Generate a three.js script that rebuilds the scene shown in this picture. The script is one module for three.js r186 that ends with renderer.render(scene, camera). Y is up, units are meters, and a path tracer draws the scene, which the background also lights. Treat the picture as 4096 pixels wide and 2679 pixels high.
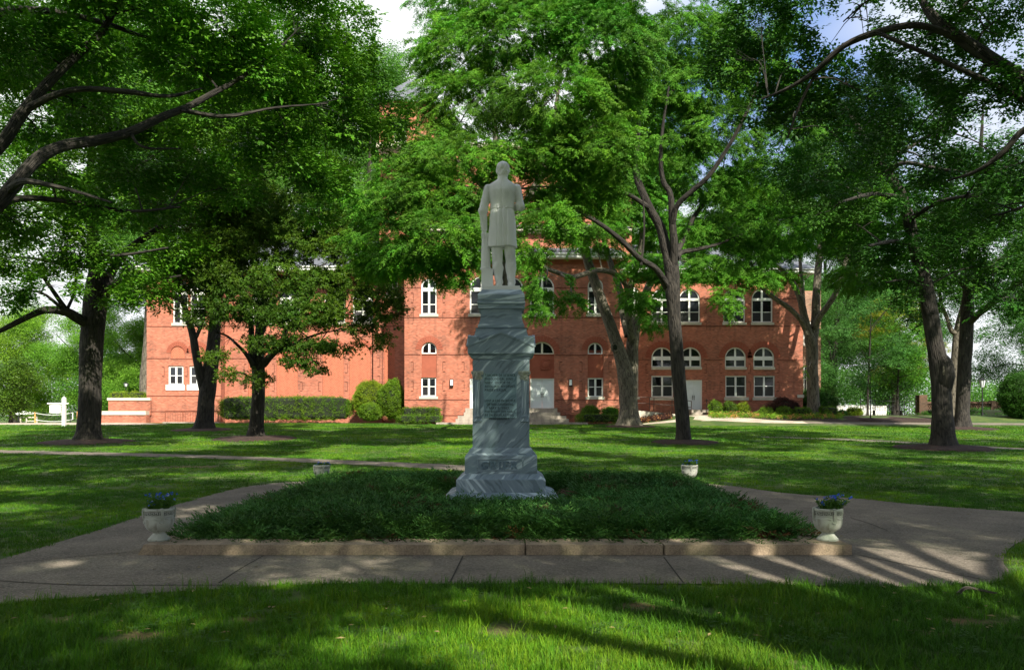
import * as THREE from 'three';
import { mergeGeometries, mergeVertices, toCreasedNormals } from 'three/addons/utils/BufferGeometryUtils.js';
import { RoundedBoxGeometry } from 'three/addons/geometries/RoundedBoxGeometry.js';
import { TextGeometry } from 'three/addons/geometries/TextGeometry.js';
import { FontLoader } from 'three/addons/loaders/FontLoader.js';

// ---------------------------------------------------------------- camera, sky, sun, exposure
const scene = new THREE.Scene();
const VW = 1024, VH = 669, FOCAL = 803.7;                       // focal length in picture rows
const EYE = 1.85;
const camera = new THREE.PerspectiveCamera(2 * Math.atan(VH / 2 / FOCAL) * 180 / Math.PI, VW / VH, 0.1, 3000);
camera.position.set(0, EYE, 0);
camera.lookAt(0, EYE, -10);
camera.setViewOffset(VW, VH, 0, -80.7, VW, VH);                 // shift lens: verticals stay vertical
const renderer = new THREE.WebGLRenderer({ antialias: true });
renderer.setSize(VW, VH);
renderer.toneMapping = THREE.LinearToneMapping;
renderer.toneMappingExposure = 1.95;
renderer.shadowMap.enabled = true;

const SUN_AZ = 22 * Math.PI / 180, SUN_EL = 41 * Math.PI / 180;
const SUN = new THREE.Vector3(Math.sin(SUN_AZ) * Math.cos(SUN_EL), Math.sin(SUN_EL), Math.cos(SUN_AZ) * Math.cos(SUN_EL));
const sun = new THREE.DirectionalLight(new THREE.Color(1.0, 0.94, 0.80), 5.0);
sun.position.copy(SUN).multiplyScalar(120).add(new THREE.Vector3(0, 0, -35));
sun.target.position.set(0, 0, -35);
sun.castShadow = true;
sun.shadow.mapSize.set(4096, 4096);
Object.assign(sun.shadow.camera, { left: -60, right: 60, top: 60, bottom: -60, near: 1, far: 260 });
scene.add(sun, sun.target);

// ---------------------------------------------------------------- random numbers and noise
function rng(seed) { let s = seed | 0; return () => { s = (s + 0x6d2b79f5) | 0; let t = Math.imul(s ^ (s >>> 15), 1 | s); t = (t + Math.imul(t ^ (t >>> 7), 61 | t)) ^ t; return ((t ^ (t >>> 14)) >>> 0) / 4294967296; }; }
function hash3(x, y, z) { let h = Math.imul(x, 374761393) ^ Math.imul(y, 668265263) ^ Math.imul(z, 2147483647 - 1274126177); h = Math.imul(h ^ (h >>> 13), 1274126177); h = Math.imul(h ^ (h >>> 16), 2246822519); return ((h ^ (h >>> 15)) >>> 0) / 4294967296; }
const sm = (t) => t * t * (3 - 2 * t), lerp = (a, b, t) => a + (b - a) * t, clamp = (x, a = 0, b = 1) => Math.min(b, Math.max(a, x));
const sstep = (a, b, x) => sm(clamp((x - a) / (b - a)));
function noise2(x, y, px, py, seed) {                            // periodic value noise, 0..1
  const xi = Math.floor(x), yi = Math.floor(y), u = sm(x - xi), v = sm(y - yi), m = (a, p) => ((a % p) + p) % p;
  const h = (a, b) => hash3(m(a, px), m(b, py), seed);
  return lerp(lerp(h(xi, yi), h(xi + 1, yi), u), lerp(h(xi, yi + 1), h(xi + 1, yi + 1), u), v);
}
function fbm2(u, v, px, py, oct, seed) { let s = 0, a = 0.5, t = 0; for (let i = 0; i < oct; i++) { s += a * noise2(u * px, v * py, px, py, seed + i * 17); t += a; a *= 0.5; px *= 2; py *= 2; } return s / t; }
function noise3(x, y, z, seed = 0) {
  const xi = Math.floor(x), yi = Math.floor(y), zi = Math.floor(z), u = sm(x - xi), v = sm(y - yi), w = sm(z - zi), h = (a, b, c) => hash3(a + seed * 131, b, c);
  return lerp(lerp(lerp(h(xi, yi, zi), h(xi + 1, yi, zi), u), lerp(h(xi, yi + 1, zi), h(xi + 1, yi + 1, zi), u), v),
    lerp(lerp(h(xi, yi, zi + 1), h(xi + 1, yi, zi + 1), u), lerp(h(xi, yi + 1, zi + 1), h(xi + 1, yi + 1, zi + 1), u), v), w);
}

// ---------------------------------------------------------------- sky: hazy white low down, soft blue above, thin cloud
{
  const w = 1024, h = 512, data = new Float32Array(w * h * 4);
  for (let j = 0; j < h; j++) {
    const el = ((j + 0.5) / h - 0.5) * Math.PI, y = Math.sin(el);
    for (let i = 0; i < w; i++) {
      const az = ((i + 0.5) / w - 0.5) * 2 * Math.PI, x = Math.cos(az) * Math.cos(el), z = Math.sin(az) * Math.cos(el);
      const up = Math.max(0, y), t = 0.2 * Math.pow(up, 0.5) + 0.8 * sstep(0.05, 0.42, up), k = (j * w + i) * 4;
      const c = noise3(x * 3 + 7, y * 6, z * 3, 3) * 0.55 + noise3(x * 7, y * 14 + 3, z * 7, 4) * 0.3 + noise3(x * 15, y * 30, z * 15, 5) * 0.15;
      const side = z < 0 ? 1 - 0.8 * sstep(0.02, 0.28, x) : 0.6; const cl = clamp(sstep(0.30, 0.62, c + 0.35 * (side - 0.5)) * 0.9 + 0.55 * (side - 0.45));
      const g = Math.max(0, x * SUN.x + y * SUN.y + z * SUN.z), glow = 0.35 * Math.pow(g, 12);
      const col = [lerp(1.0, 0.13, t), lerp(1.02, 0.30, t), lerp(1.05, 0.72, t)];
      const cc = [1.0, 1.02, 1.05];
      for (let q = 0; q < 3; q++) data[k + q] = (y < 0 ? [0.16, 0.19, 0.12][q] : lerp(col[q], cc[q], cl) + glow) * SKY_GAIN();
      data[k + 3] = 1;
    }
  }
  function SKY_GAIN() { return 0.60; }
  const sky = new THREE.DataTexture(data, w, h, THREE.RGBAFormat, THREE.FloatType);
  sky.mapping = THREE.EquirectangularReflectionMapping;
  sky.magFilter = THREE.LinearFilter; sky.needsUpdate = true;
  scene.background = sky; scene.environment = sky;
}

// ---------------------------------------------------------------- where things stand: readings off the photograph turned into metres
const PF = 1868, PX = 1190, PY = 965;                            // its focal length, centre and eye level, in readings
const V3 = (x, y, z) => new THREE.Vector3(x, y, z);
const at = (x, y, d) => V3((x - PX) / PF * d, EYE - (y - PY) / PF * d, -d);
const SLOPE = []; { let h = 0; for (let i = 0; i <= 1000; i++) { SLOPE.push(h); const d = i * 0.1; h += 0.1 * 0.031 * sstep(15, 23, d) * (1 - sstep(56, 64, d)); } }
function groundH(d, x = 0) {                                       // the lawn climbs to the building; a bank on the right, a dip far left
  if (d <= 0) return 0;
  const i = Math.min(999.9, d * 10), k = Math.floor(i);
  return lerp(SLOPE[k], SLOPE[k + 1] ?? SLOPE[k], i - k) + 0.62 * sstep(54.5, 63, d) * sstep(8.5, 13, x) - 0.35 * sstep(64, 85, d) * sstep(-24, -34, x);
}
function groundAt(x, y) {                                         // the point of the ground seen at a reading
  let d = 3, ok = 3; const f = (q) => PY + (EYE - groundH(q, (x - PX) / PF * q)) * PF / q;
  while (d < 99 && f(d) > y) { ok = d; d += 0.2; }
  let lo = ok, hi = d; for (let i = 0; i < 30; i++) { const m = (lo + hi) / 2; if (f(m) > y) lo = m; else hi = m; }
  const X = (x - PX) / PF * lo; return V3(X, groundH(lo, X), -lo);
}

// ---------------------------------------------------------------- objects
const used = {};
function numbered(name) { const n = used[name] = (used[name] ?? -1) + 1; return n ? name + '_' + String(n).padStart(3, '0') : name; }
function tag(o, label, category, group, kind) { o.userData = { label }; if (category) o.userData.category = category; if (group) o.userData.group = group; if (kind) o.userData.kind = kind; return o; }
function thing(name, label, category, pos = V3(0, 0, 0), group, kind) { const g = new THREE.Group(); g.name = numbered(name); g.position.copy(pos); tag(g, label, category, group, kind); scene.add(g); return g; }
function part(parent, name, geo, mat, kind) { const m = new THREE.Mesh(geo, mat); m.name = name; m.castShadow = m.receiveShadow = true; if (kind) m.userData.kind = kind; parent.add(m); return m; }
function solo(name, geo, mat, label, category, group, kind) { const m = new THREE.Mesh(geo, mat); m.name = numbered(name); m.castShadow = m.receiveShadow = true; tag(m, label, category, group, kind); scene.add(m); return m; }

// ---------------------------------------------------------------- geometry helpers
function metricUV(g0) {                                           // texture coordinates in metres, by the side a face looks to
  const g = g0.index ? g0.toNonIndexed() : g0, p = g.attributes.position, uv = new Float32Array(p.count * 2), a = V3(), b = V3(), c = V3(), n = V3();
  for (let i = 0; i < p.count; i += 3) {
    a.fromBufferAttribute(p, i); b.fromBufferAttribute(p, i + 1); c.fromBufferAttribute(p, i + 2);
    n.subVectors(b, a).cross(c.clone().sub(a)); const ax = Math.abs(n.x), ay = Math.abs(n.y), az = Math.abs(n.z);
    [a, b, c].forEach((v, k) => { const q = (i + k) * 2; if (ay > ax && ay > az) { uv[q] = v.x; uv[q + 1] = v.z; } else if (ax > az) { uv[q] = v.z; uv[q + 1] = v.y; } else { uv[q] = v.x; uv[q + 1] = v.y; } });
  }
  g.setAttribute('uv', new THREE.BufferAttribute(uv, 2));
  return g;
}
function clean(g) { for (const k of Object.keys(g.attributes)) if (!['position', 'normal', 'uv'].includes(k)) g.deleteAttribute(k); return g; }
function merge(list) { return mergeGeometries(list.map((g) => clean(g.index ? g.toNonIndexed() : g))); }
function box(w, h, d, x, y, z) { return metricUV(new THREE.BoxGeometry(w, h, d).translate(x, y, z)); }
function bbox(x0, x1, y0, y1, z0, z1) { return box(Math.abs(x1 - x0), Math.abs(y1 - y0), Math.abs(z1 - z0), (x0 + x1) / 2, (y0 + y1) / 2, (z0 + z1) / 2); }
function rbox(x0, x1, y0, y1, z0, z1, r = 0.015) { return metricUV(new RoundedBoxGeometry(Math.abs(x1 - x0), Math.abs(y1 - y0), Math.abs(z1 - z0), 2, r).translate((x0 + x1) / 2, (y0 + y1) / 2, (z0 + z1) / 2)); }
function cyl(a, b, r0, r1 = r0, seg = 8) {                        // a straight bar
  const d = b.clone().sub(a), g = new THREE.CylinderGeometry(r1, r0, d.length(), seg, 1).translate(0, d.length() / 2, 0);
  g.applyQuaternion(new THREE.Quaternion().setFromUnitVectors(V3(0, 1, 0), d.normalize()));
  return g.translate(a.x, a.y, a.z);
}
function squareStack(prof) {                                      // a square profile [[half width, height], ...] with flat sides
  const pos = [], n = prof.length, cor = (h, y) => [V3(h, y, h), V3(h, y, -h), V3(-h, y, -h), V3(-h, y, h)];
  const tri = (a, b, c) => { for (const v of [a, b, c]) pos.push(v.x, v.y, v.z); };
  for (let i = 0; i < n - 1; i++) { const A = cor(...prof[i]), B = cor(...prof[i + 1]); for (let k = 0; k < 4; k++) { const l = (k + 1) % 4; tri(A[k], A[l], B[l]); tri(A[k], B[l], B[k]); } }
  const B = cor(...prof[0]), T = cor(...prof[n - 1]); tri(B[0], B[2], B[1]); tri(B[0], B[3], B[2]); tri(T[0], T[1], T[2]); tri(T[0], T[2], T[3]);
  const g = new THREE.BufferGeometry(); g.setAttribute('position', new THREE.Float32BufferAttribute(pos, 3)); g.computeVertexNormals();
  return metricUV(g);
}
function tube(pts, rad, seg, opt = {}) {                          // a limb along a smooth curve, uv in metres, with bumps
  const curve = new THREE.CatmullRomCurve3(pts, false, 'centripetal'), L = curve.getLength(), n = Math.max(2, Math.ceil(L / (opt.step ?? 0.35)));
  const pos = [], uv = [], idx = [], cuts = pts.map((_, i) => i / (pts.length - 1)), ref = V3(0.3, 0.2, 1).normalize();
  const per = Math.max(1, Math.round(2 * Math.PI * rad[0] / 0.8)), sd = opt.seed ?? 1;
  for (let i = 0; i <= n; i++) {
    const t = i / n, c = curve.getPoint(t), tan = curve.getTangent(t), s = clamp(t * (pts.length - 1), 0, pts.length - 1.0001), k = Math.floor(s), r0 = lerp(rad[k], rad[k + 1], sm(s - k));
    const U = ref.clone().cross(tan).normalize(), W = tan.clone().cross(U).normalize();
    for (let j = 0; j <= seg; j++) {
      const a = (j % seg) / seg * 2 * Math.PI; let r = r0;
      if (opt.flare) { const h = t * L; r *= 1 + opt.flare * Math.exp(-h / 0.45) * (0.75 + 0.5 * Math.sin(a * 3 + sd) + 0.3 * Math.sin(a * 5 + sd * 2)) + 0.05 * Math.sin(a * 2 + h * 0.5 + sd) + 0.05 * Math.sin(a * 3 - h * 0.8); }
      r *= 0.93 + 0.14 * noise3(Math.cos(a) * 1.5 + sd * 9, Math.sin(a) * 1.5, t * L * 1.3, 8);
      pos.push(c.x + (U.x * Math.cos(a) + W.x * Math.sin(a)) * r, c.y + (U.y * Math.cos(a) + W.y * Math.sin(a)) * r, c.z + (U.z * Math.cos(a) + W.z * Math.sin(a)) * r);
      uv.push(j / seg * per * 0.8, t * L);
      if (i < n && j < seg) { const p = i * (seg + 1) + j, q = p + seg + 1; idx.push(p, p + 1, q, p + 1, q + 1, q); }
    }
  }
  const m = pos.length / 3, e = curve.getPoint(1); pos.push(e.x, e.y, e.z); uv.push(0, L);
  for (let j = 0; j < seg; j++) idx.push(n * (seg + 1) + j, n * (seg + 1) + j + 1, m);
  const g = new THREE.BufferGeometry(); g.setAttribute('position', new THREE.Float32BufferAttribute(pos, 3)); g.setAttribute('uv', new THREE.Float32BufferAttribute(uv, 2)); g.setIndex(idx); g.computeVertexNormals();
  const N = g.attributes.normal; for (let i = 0; i <= n; i++) { const p = i * (seg + 1), q = p + seg, v = V3(N.getX(p) + N.getX(q), N.getY(p) + N.getY(q), N.getZ(p) + N.getZ(q)).normalize(); N.setXYZ(p, v.x, v.y, v.z); N.setXYZ(q, v.x, v.y, v.z); }
  return g;
}

// ---------------------------------------------------------------- textures
const toS = (c) => Math.round(255 * clamp(c <= 0.0031308 ? c * 12.92 : 1.055 * Math.pow(c, 1 / 2.4) - 0.055));
function tex(n, metres, fn, color = true) {                       // fn(u, v) gives linear colour or a height
  const d = new Uint8Array(n * n * 4);
  for (let j = 0; j < n; j++) for (let i = 0; i < n; i++) { const c = fn((i + 0.5) / n, (j + 0.5) / n), k = (j * n + i) * 4; for (let q = 0; q < 3; q++) d[k + q] = color ? toS(c[q]) : Math.round(255 * clamp(c)); d[k + 3] = 255; }
  const t = new THREE.DataTexture(d, n, n); t.wrapS = t.wrapT = THREE.RepeatWrapping; t.magFilter = THREE.LinearFilter; t.colorSpace = color ? THREE.SRGBColorSpace : THREE.NoColorSpace;
  t.repeat.set(1 / metres, 1 / metres); t.needsUpdate = true; return t;
}
function turned(t, angle, k = 1) { const c = t.clone(); c.rotation = angle; c.repeat.multiplyScalar(k); c.needsUpdate = true; return c; }
const mix3 = (a, b, t) => [lerp(a[0], b[0], t), lerp(a[1], b[1], t), lerp(a[2], b[2], t)];
const std = (o) => new THREE.MeshStandardMaterial(o);
const rgb = (r, g, b) => new THREE.Color().setRGB(r, g, b);

// brick: stretcher bond, courses 75 mm, 2.52 m a tile
const BR = { w: 24, h: 64, m: 4.8 };
function brickAt(u, v) { const y = v * BR.h, r = Math.floor(y), x = u * BR.w + (r % 2) * 0.5, c = Math.floor(x), fx = x - c, fy = y - r, e = Math.min(fx * 2.7, (1 - fx) * 2.7, fy, 1 - fy); return { id: hash3(((c % BR.w) + BR.w) % BR.w, r, 5), id2: hash3(((c % BR.w) + BR.w) % BR.w, r, 9), e }; }
const brickTex = tex(2048, BR.m, (u, v) => { const b = brickAt(u, v), f = fbm2(u, v, 3, 4, 5, 21), dr = fbm2(u, v, 14, 2, 4, 22), k = 0.70 + 0.5 * b.id + 0.55 * (f - 0.5) - 0.22 * sstep(0.5, 0.8, dr); const c = mix3([0.385 * k, 0.104 * k, 0.056 * k], [0.455 * k, 0.152 * k, 0.092 * k], b.id2); return mix3([0.34, 0.20, 0.145], c, sstep(0.05, 0.13, b.e)); });
const brickBump = tex(1024, BR.m, (u, v) => { const b = brickAt(u, v); return sstep(0.03, 0.14, b.e) * 0.8 + 0.2 * fbm2(u, v, 32, 32, 2, 4); }, false);
// diaper brickwork of the blind panels
const diaperTex = tex(512, 1.2, (u, v) => { const a = (u + v) * 6, b = (u - v) * 6, ea = Math.abs(a - Math.round(a)), eb = Math.abs(b - Math.round(b)), id = hash3(((Math.floor(a) % 6) + 6) % 6, ((Math.floor(b) % 6) + 6) % 6, 3), f = fbm2(u, v, 6, 6, 4, 31); const k = 0.85 + 0.25 * id + 0.3 * (f - 0.5); return mix3([0.42, 0.20, 0.135], [0.42 * k, 0.120 * k, 0.062 * k], sstep(0.02, 0.07, Math.min(ea, eb))); });
const terraTex = tex(256, 2, (u, v) => { const f = fbm2(u, v, 6, 6, 5, 41), k = 0.8 + 0.4 * f; return [0.31 * k, 0.082 * k, 0.045 * k]; });
const barkH = (u, v) => { const wv = fbm2(u, v, 4, 3, 3, 51) * 0.35, a = Math.abs(2 * fbm2(u + wv * 0.25, v, 14, 3, 3, 52) - 1), b = Math.abs(2 * fbm2(u + wv * 0.2, v, 28, 5, 2, 53) - 1); return clamp(0.65 * Math.pow(a, 0.6) * 1.6 + 0.35 * b); };
const barkTex = tex(512, 1.6, (u, v) => { const h = barkH(u, v), f = fbm2(u, v, 5, 4, 4, 54); return mix3([0.007, 0.006, 0.005], mix3([0.026, 0.021, 0.017], [0.048, 0.042, 0.034], f), sstep(0.05, 0.7, h)); });
const paleBarkTex = tex(512, 1.6, (u, v) => { const h = barkH(u, v), f = fbm2(u, v, 5, 4, 4, 57); return mix3([0.03, 0.025, 0.019], mix3([0.105, 0.088, 0.066], [0.175, 0.155, 0.118], f), sstep(0.05, 0.6, h)); });
const barkBump = tex(512, 1.6, (u, v) => barkH(u, v), false);
const concreteTex = tex(1024, 2.4, (u, v) => { const s = hash3(Math.floor(u * 170), Math.floor(v * 170), 61), g = fbm2(u, v, 96, 96, 2, 62), f = fbm2(u, v, 5, 5, 5, 63); const st = fbm2(u, v, 2, 2, 4, 67), k = 0.50 + 0.6 * f + 0.7 * (g - 0.5) + 0.3 * (st - 0.4) + (s > 0.93 ? 0.5 : 0) - (s < 0.08 ? 0.25 : 0); return [0.192 * k, 0.161 * k, 0.127 * k]; });
const concreteBump = tex(512, 0.8, (u, v) => fbm2(u, v, 64, 64, 2, 66), false);
const stoneTex = tex(512, 1.5, (u, v) => { const g = fbm2(u, v, 100, 100, 2, 71), f = fbm2(u, v, 5, 5, 5, 72), st = fbm2(u, v, 9, 3, 4, 73); const k = 0.72 + 0.32 * f + 0.5 * (g - 0.5) - 0.16 * sstep(0.5, 0.75, st); return [0.37 * k, 0.28 * k, 0.195 * k]; });
const limeTex = tex(256, 1.5, (u, v) => { const g = fbm2(u, v, 60, 60, 2, 75), f = fbm2(u, v, 4, 4, 5, 76), k = 0.8 + 0.3 * f + 0.25 * (g - 0.5); return [0.56 * k, 0.51 * k, 0.42 * k]; });
// veined blue-grey marble: streaks along u, to be turned
const marbleTex = tex(1024, 1.25, (u, v) => {
  const w1 = fbm2(u, v, 2, 4, 4, 81) - 0.5, w2 = fbm2(u, v, 5, 10, 3, 82) - 0.5, vv = v + 0.13 * w1 + 0.045 * w2;
  const a = fbm2(u + 0.1 * w2, vv, 2, 16, 5, 83), b = fbm2(u, vv, 5, 42, 4, 84), c = fbm2(u, v, 12, 90, 3, 85), cloud = fbm2(u, v, 3, 3, 3, 86);
  let t = sstep(0.46, 0.66, a * 0.72 + b * 0.28); t = clamp(t * 0.85 + 0.5 * (b - 0.5) + 0.28 * (c - 0.5) + 0.25 * (cloud - 0.5));
  const dark = sstep(0.36, 0.30, a * 0.6 + b * 0.4);
  return mix3(mix3([0.205, 0.255, 0.295], [0.58, 0.64, 0.67], t), [0.095, 0.125, 0.150], dark * 0.6);
});
const statueTex = tex(512, 1.2, (u, v) => { const f = fbm2(u, v, 3, 3, 5, 91), d = fbm2(u, v, 4, 2, 5, 92), k = 0.88 + 0.2 * f - 0.28 * sstep(0.55, 0.8, d) ; return [0.80 * k, 0.79 * k, 0.80 * k]; });
const urnTex = tex(512, 0.7, (u, v) => { const f = fbm2(u, v, 5, 5, 5, 95), d = fbm2(u, v, 6, 3, 5, 96), k = 0.8 + 0.35 * f; return mix3([0.42 * k, 0.43 * k, 0.38 * k], [0.12, 0.10, 0.06], 0.55 * sstep(0.60, 0.85, d)); });
const mulchTex = tex(512, 1.0, (u, v) => { const a = fbm2(u, v, 40, 14, 3, 101), b = fbm2(u, v, 16, 50, 3, 102), k = Math.max(a, b), f = fbm2(u, v, 4, 4, 3, 103); return mix3([0.012, 0.006, 0.004], [0.060, 0.030, 0.019], sstep(0.35, 0.85, k) * (0.6 + 0.8 * f)); });
const mulchBump = tex(512, 1.0, (u, v) => Math.max(fbm2(u, v, 40, 14, 3, 101), fbm2(u, v, 16, 50, 3, 102)), false);
const soilTex = tex(1024, 3.0, (u, v) => { const f = fbm2(u, v, 6, 6, 6, 111), g = fbm2(u, v, 90, 90, 2, 112), k = 0.55 + 0.9 * g; return mix3([0.035 * k, 0.075 * k, 0.010 * k], [0.070 * k, 0.105 * k, 0.018 * k], sstep(0.35, 0.7, f)); });
const slateTex = tex(512, 3.2, (u, v) => { const r = Math.floor(v * 14), x = u * 10 + (r % 2) * 0.5, id = hash3(Math.floor(x) % 10, r, 121), fy = v * 14 - r, k = 0.75 + 0.5 * id; return mix3([0.03, 0.033, 0.04], [0.10 * k, 0.108 * k, 0.13 * k], sstep(0.0, 0.12, fy)); });

// ---------------------------------------------------------------- materials
const M = {
  brick: std({ map: brickTex, bumpMap: brickBump, bumpScale: 0.006, roughness: 0.9 }),
  brickTan: std({ map: brickTex, bumpMap: brickBump, bumpScale: 0.006, roughness: 0.9, color: rgb(0.75, 1.25, 1.35) }),
  diaper: std({ map: diaperTex, roughness: 0.9 }), terra: std({ map: terraTex, roughness: 0.85 }),
  jointShade: std({ color: rgb(0.14, 0.045, 0.027), roughness: 0.95 }),  // dark joints, and the shadow lines painted on belt courses
  bark: std({ map: barkTex, bumpMap: barkBump, bumpScale: 0.035, roughness: 0.95 }), paleBark: std({ map: paleBarkTex, bumpMap: barkBump, bumpScale: 0.03, roughness: 0.95 }),
  twig: std({ color: rgb(0.05, 0.04, 0.03), roughness: 0.95 }),
  path: std({ map: concreteTex, bumpMap: concreteBump, bumpScale: 0.004, roughness: 0.92 }),
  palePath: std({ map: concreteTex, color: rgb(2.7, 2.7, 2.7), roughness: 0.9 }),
  tanPath: std({ map: concreteTex, color: rgb(2.1, 1.7, 1.4), roughness: 0.9 }),
  joint: std({ color: rgb(0.03, 0.026, 0.02), roughness: 1 }),
  kerb: std({ map: stoneTex, bumpMap: concreteBump, bumpScale: 0.006, roughness: 0.93 }),
  step: std({ map: stoneTex, color: rgb(1.05, 1.2, 1.45), roughness: 0.9 }),
  lime: std({ map: limeTex, roughness: 0.85 }),
  statue: std({ map: statueTex, roughness: 0.75 }),
  urn: std({ map: urnTex, roughness: 0.85, bumpMap: concreteBump, bumpScale: 0.002 }),
  mulch: std({ map: mulchTex, bumpMap: mulchBump, bumpScale: 0.03, roughness: 1 }),
  slate: std({ map: slateTex, roughness: 0.7 }),
  white: std({ color: rgb(0.78, 0.78, 0.76), roughness: 0.55 }), cream: std({ color: rgb(0.70, 0.66, 0.52), roughness: 0.6 }),
  door: std({ color: rgb(0.72, 0.77, 0.80), roughness: 0.45 }), doorGroove: std({ color: rgb(0.45, 0.5, 0.54), roughness: 0.6 }),
  pane: new THREE.MeshPhysicalMaterial({ color: rgb(0.012, 0.014, 0.017), roughness: 0.06, specularIntensity: 0.8 }),
  screen: new THREE.MeshPhysicalMaterial({ color: rgb(0.025, 0.024, 0.027), roughness: 0.25, specularIntensity: 0.5 }),
  black: std({ color: rgb(0.015, 0.015, 0.016), roughness: 0.5, metalness: 0.3 }), rail: std({ color: rgb(0.05, 0.028, 0.02), roughness: 0.5 }), redRail: std({ color: rgb(0.22, 0.06, 0.03), roughness: 0.6 }),
  glassLamp: std({ color: rgb(0.85, 0.88, 0.92), roughness: 0.25 }),
  metal: std({ color: rgb(0.6, 0.62, 0.64), roughness: 0.4, metalness: 0.6 }),
  orange: std({ color: rgb(0.75, 0.33, 0.10), roughness: 0.7 }), net: std({ color: rgb(0.02, 0.02, 0.022), roughness: 0.9 }),
  soilDark: std({ color: rgb(0.03, 0.022, 0.014), roughness: 1 }), lattice: std({ map: brickTex, color: rgb(0.26, 0.42, 0.42), roughness: 0.95 }),  // pierced-wall brick: shade of the trees put into its colour
};
function marble(angle, ox = 0, oy = 0) { const t = turned(marbleTex, angle); t.offset.set(ox, oy); return std({ map: t, roughness: 0.62, color: rgb(0.98, 1.04, 1.10) }); }
function leafMat(r, g, b, trans = 0.38, rough = 0.85) { return new THREE.MeshPhysicalMaterial({ color: rgb(r, g, b), roughness: rough, transmission: trans, thickness: 0, specularIntensity: 0.32, side: THREE.DoubleSide }); }
const font = await new FontLoader().loadAsync('fonts/droid/droid_sans_bold.typeface.json');

// ================================================================ GROUND
const inPoly = (poly, x, z) => { let c = false; for (let i = 0, j = poly.length - 1; i < poly.length; j = i++) { const a = poly[i], b = poly[j]; if ((a.z > z) !== (b.z > z) && x < (b.x - a.x) * (z - a.z) / (b.z - a.z) + a.x) c = !c; } return c; };
function smoothLine(pts, k = 4) { const c = new THREE.CatmullRomCurve3(pts, false, 'centripetal'); return c.getPoints(pts.length * k); }
function sheet(poly, lift, cell = 0.5) {                           // a ground sheet inside an outline, following the slope
  let tris = THREE.ShapeUtils.triangulateShape(poly.map((p) => new THREE.Vector2(p.x, -p.z)), []).map((t) => t.map((i) => [poly[i].x, poly[i].z]));
  for (let pass = 0; pass < 9; pass++) {
    const out = []; let cut = false;
    for (const t of tris) {
      const L = [0, 1, 2].map((i) => Math.hypot(t[i][0] - t[(i + 1) % 3][0], t[i][1] - t[(i + 1) % 3][1])), m = L.indexOf(Math.max(...L));
      if (L[m] < Math.max(cell, -t[m][1] * 0.05)) { out.push(t); continue; }
      cut = true; const a = t[m], b = t[(m + 1) % 3], c = t[(m + 2) % 3], mid = [(a[0] + b[0]) / 2, (a[1] + b[1]) / 2]; out.push([a, mid, c], [mid, b, c]);
    }
    tris = out; if (!cut) break;
  }
  const pos = [], uv = [];
  for (const t of tris) { const A = t, cr = (A[1][0] - A[0][0]) * (A[2][1] - A[0][1]) - (A[2][0] - A[0][0]) * (A[1][1] - A[0][1]); for (const q of cr < 0 ? A : [A[0], A[2], A[1]]) { pos.push(q[0], groundH(-q[1], q[0]) + lift, q[1]); uv.push(q[0], q[1]); } }
  const g = new THREE.BufferGeometry(); g.setAttribute('position', new THREE.Float32BufferAttribute(pos, 3)); g.setAttribute('uv', new THREE.Float32BufferAttribute(uv, 2));
  const m = mergeVertices(g, 1e-4); m.computeVertexNormals(); return m;
}
function ribbon(pts, w, lift) {                                    // a thin line on the ground
  const pos = [], uv = [], idx = [];
  pts.forEach((p, i) => { const a = pts[Math.max(0, i - 1)], b = pts[Math.min(pts.length - 1, i + 1)], t = V3(b.x - a.x, 0, b.z - a.z).normalize(); for (const s of [-1, 1]) { const x = p.x - t.z * s * w / 2, z = p.z + t.x * s * w / 2; pos.push(x, groundH(-z, x) + lift, z); uv.push(x, z); } if (i) { const k = i * 2; idx.push(k - 2, k, k - 1, k - 1, k, k + 1); } });
  const g = new THREE.BufferGeometry(); g.setAttribute('position', new THREE.Float32BufferAttribute(pos, 3)); g.setAttribute('uv', new THREE.Float32BufferAttribute(uv, 2)); g.setIndex(idx); g.computeVertexNormals(); return g;
}
const BEDX0 = -4.98, BEDX1 = 4.5, BEDZ0 = -10.63, BEDZ1 = -20.95;   // outer edge of the kerb round the bed
const readings = (list) => list.map(([x, y]) => groundAt(x, y));
const pathPoly = [...smoothLine(readings([[-260, 1362], [-80, 1320], [0, 1300], [110, 1268], [250, 1225], [400, 1175], [560, 1133], [640, 1122], [700, 1119]])), V3(-3, 0, -21.9), V3(3.5, 0, -21.9),
  ...smoothLine(readings([[1650, 1124], [1720, 1131], [1830, 1146], [1990, 1158], [2150, 1174], [2380, 1190], [2650, 1207]])),
  ...smoothLine(readings([[2650, 1228], [2430, 1244], [2365, 1262], [2338, 1285], [2333, 1310], [2346, 1330], [2330, 1348], [2270, 1360], [2150, 1364], [1900, 1361], [1600, 1357], [1300, 1356], [1000, 1357], [760, 1357], [620, 1363], [400, 1376], [200, 1388], [0, 1404], [-260, 1432]]))];
const backPathPoly = [...smoothLine(readings([[-150, 1041], [0, 1045], [450, 1056], [1000, 1077], [1130, 1084]])), ...smoothLine(readings([[1130, 1098], [900, 1083], [450, 1064], [0, 1052], [-150, 1047]]))];
const rightPathPoly = [...smoothLine(readings([[1745, 1013], [1900, 1017], [2050, 1023], [2200, 1031], [2420, 1043]])), ...smoothLine(readings([[2420, 1048], [2200, 1035], [2050, 1026.5], [1900, 1020], [1745, 1015]]))];
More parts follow.
